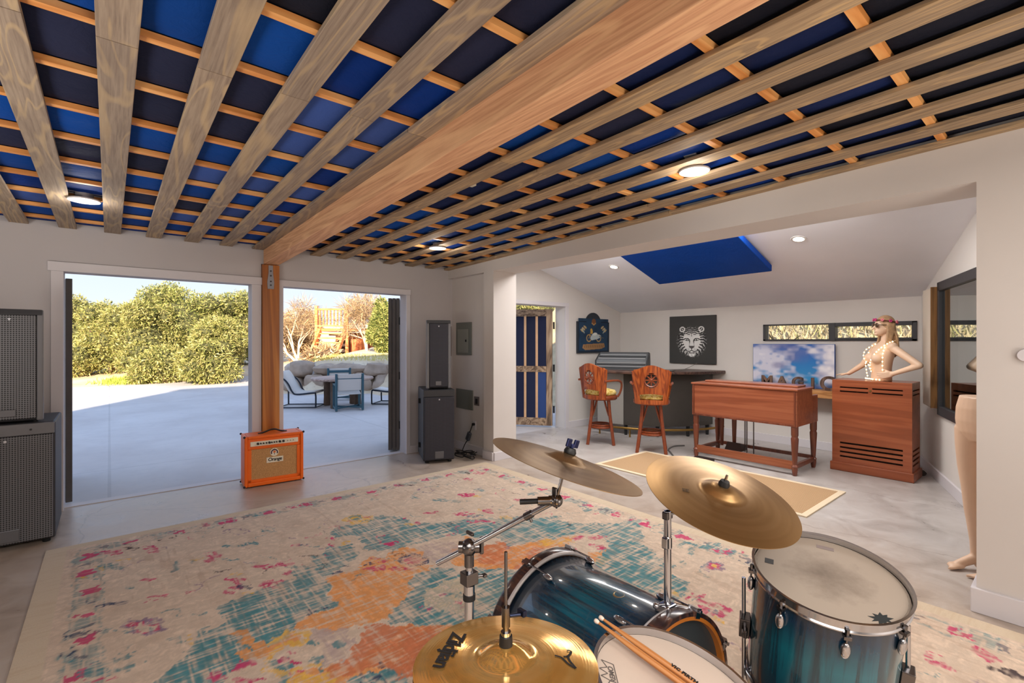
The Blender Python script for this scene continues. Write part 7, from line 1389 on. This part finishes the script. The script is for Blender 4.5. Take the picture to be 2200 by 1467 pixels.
for s in (-1,1): g.sphere(hc+Vector((.083,s*.034,.008)),(.010,.034,.026),16,10)
g.tube([hc+Vector((.094,-.01,.014)),hc+Vector((.094,.01,.014))],.004,6)
for s in (-1,1): g.tube([hc+Vector((.080,s*.062,.014)),hc+Vector((.0,s*.080,.008))],.003,6)
g.build('sunglasses',mat('brown_sunglasses',(78,56,40),.1,coat=.5),mq,smooth=True)
g=MB().tube([hc+Vector((-.018,0,.022))+Vector((.098*math.cos(a),.088*math.sin(a),.030+.016*math.cos(a))) for a in [2*PI*i/36 for i in range(36)]],.0055,7,closed=True); hb=g.build('head_band',mat('brown_headband',(120,72,60),.8),mq,smooth=True)
M_pk=[mat('magenta_flower',(196,60,120),.7),mat('rose_flower',(226,130,140),.7)]
for k in range(9):
    a=2*PI*k/9+.2; c=hc+Vector((-.018,0,.022))+Vector((.102*math.cos(a),.092*math.sin(a),.032+.016*math.cos(a))); g=MB()
    for q in range(5): e=2*PI*q/5; g.sphere(c+Vector((.006*math.cos(a),.006*math.sin(a),0))+Vector((-math.sin(a)*math.cos(e),math.cos(a)*math.cos(e),math.sin(e)))*.010,.0085,8,6)
    g.build('flower',M_pk[k%2],hb,smooth=True)
# string of fairy lights
fl=thing('string_lights','glowing string of small warm lights draped over the mannequin torso','string lights',(6.50,1.425,TZ),math.radians(128))
paths=[[(-.085,.10,.44),(.0,.115,.405),(.085,.10,.33),(.125,.060,.24),(.120,.02,.17),(.098,-.005,.10),(.112,-.03,.17),(.138,-.075,.25),(.10,-.12,.33),(.0,-.125,.40),(-.085,-.10,.44)],
 [(.03,.15,.40),(.06,.155,.30),(.065,.155,.20),(.06,.150,.10),(.05,.140,.03)],[(.05,-.14,.33),(.09,-.135,.20),(.085,-.130,.10),(.075,-.125,.03)],
 [(.098,-.13,.016),(.118,-.06,.018),(.12,.02,.02),(.112,.09,.018),(.07,.14,.016)]]
M_fairy=mat('fairy_bulb',(255,236,196),.4,emit=(255,226,176),es=3.2); M_wire=mat('pale_wire',(216,196,160),.5,emit=(255,220,160),es=.35)
for m_ in (M_fairy,M_wire): m_.cycles.emission_sampling='NONE'
for pa in paths:
    pp=smoothpath(pa,7); MB().tube(pp,.0028,6).build('wire',M_wire,fl,smooth=True)
    acc=0; bl=MB(); last=pp[0]; n=0
    for q in pp[1:]:
        acc+=(q-last).length; last=q
        if acc>.030: acc=0; n+=1; MB().sphere(q,(.0072,.0072,.0085),8,6).build('bulb',M_fairy,fl,smooth=True)
# legs mannequin behind the right jamb; faces image left
lg=thing('mannequin_lower_body','beige mannequin legs standing just behind the right wall edge, toes pointing left','mannequin',(4.17,.385,0),math.radians(135))
b=MB()   # local +x = toe direction, -y side = towards the drums? lateral along y
ringloft(b,[(0,0,1.105,.105,.150),(0,0,1.03,.118,.172),(-.008,0,.95,.128,.182),(-.01,0,.88,.120,.178),(-.01,0,.83,.09,.15)])
for s,dx in ((-1,.0),(1,-.03)):
    y=s*.085
    ringloft(b,[(dx*.3,y,.90,.098,.094),(dx*.5+.005,y,.80,.092,.086),(dx+.010,y*.97,.66,.080,.072),(dx+.012,y*.93,.53,.062,.058),(dx+.010,y*.92,.47,.058,.054),(dx-.002,y*.92,.38,.060,.054),(dx-.012,y*.92,.30,.056,.050),(dx-.012,y*.92,.18,.040,.036),(dx-.010,y*.92,.10,.033,.031),(dx-.008,y*.92,.055,.036,.033)])
    b.sphere((dx-.028,y*.92,.036),(.034,.031,.034),14,10); capsule(b,(dx-.01,y*.92,.075),(dx+.10,y*.92,.030),.033,.024); b.sphere((dx+.115,y*.92,.020),(.048,.040,.018),14,8)
    for k in range(5): yy=y*.92+s*(-.030+.0150*k); capsule(b,(dx+.135,yy,.017),(dx+.172-.010*k+(.004 if k==0 else 0),yy,.013),.0105 if k==0 else .0085,.0105 if k==0 else .0075)
remesh(b,'body',M_skin,lg,.0065,5)

# unseen fill lights added to brighten the rooms
lamp('added_studio_fill','AREA',(-.6,-.9,2.42),112,(1,.955,.90),2.4,2.4)  # overhead fill added behind the camera, no fixture there
lamp('added_studio_fill','AREA',(1.9,-1.5,2.42),48,(1,.955,.90),1.6,2.4)
lamp('added_annex_fill','AREA',(4.75,2.9,2.62),128,(1,.96,.92),1.0,3.2)  # fill added out of sight behind the header to lift the annex
lamp('added_upward_fill','AREA',(-2.3,2.2,.7),105,(1,.95,.88),1.6,1.6,rot=(PI,0,0))  # upward fill added out of view to brighten slats and cloth
lamp('added_upward_fill','AREA',(1.6,-1.8,.6),60,(1,.95,.88),1.6,1.6,rot=(PI,0,0))
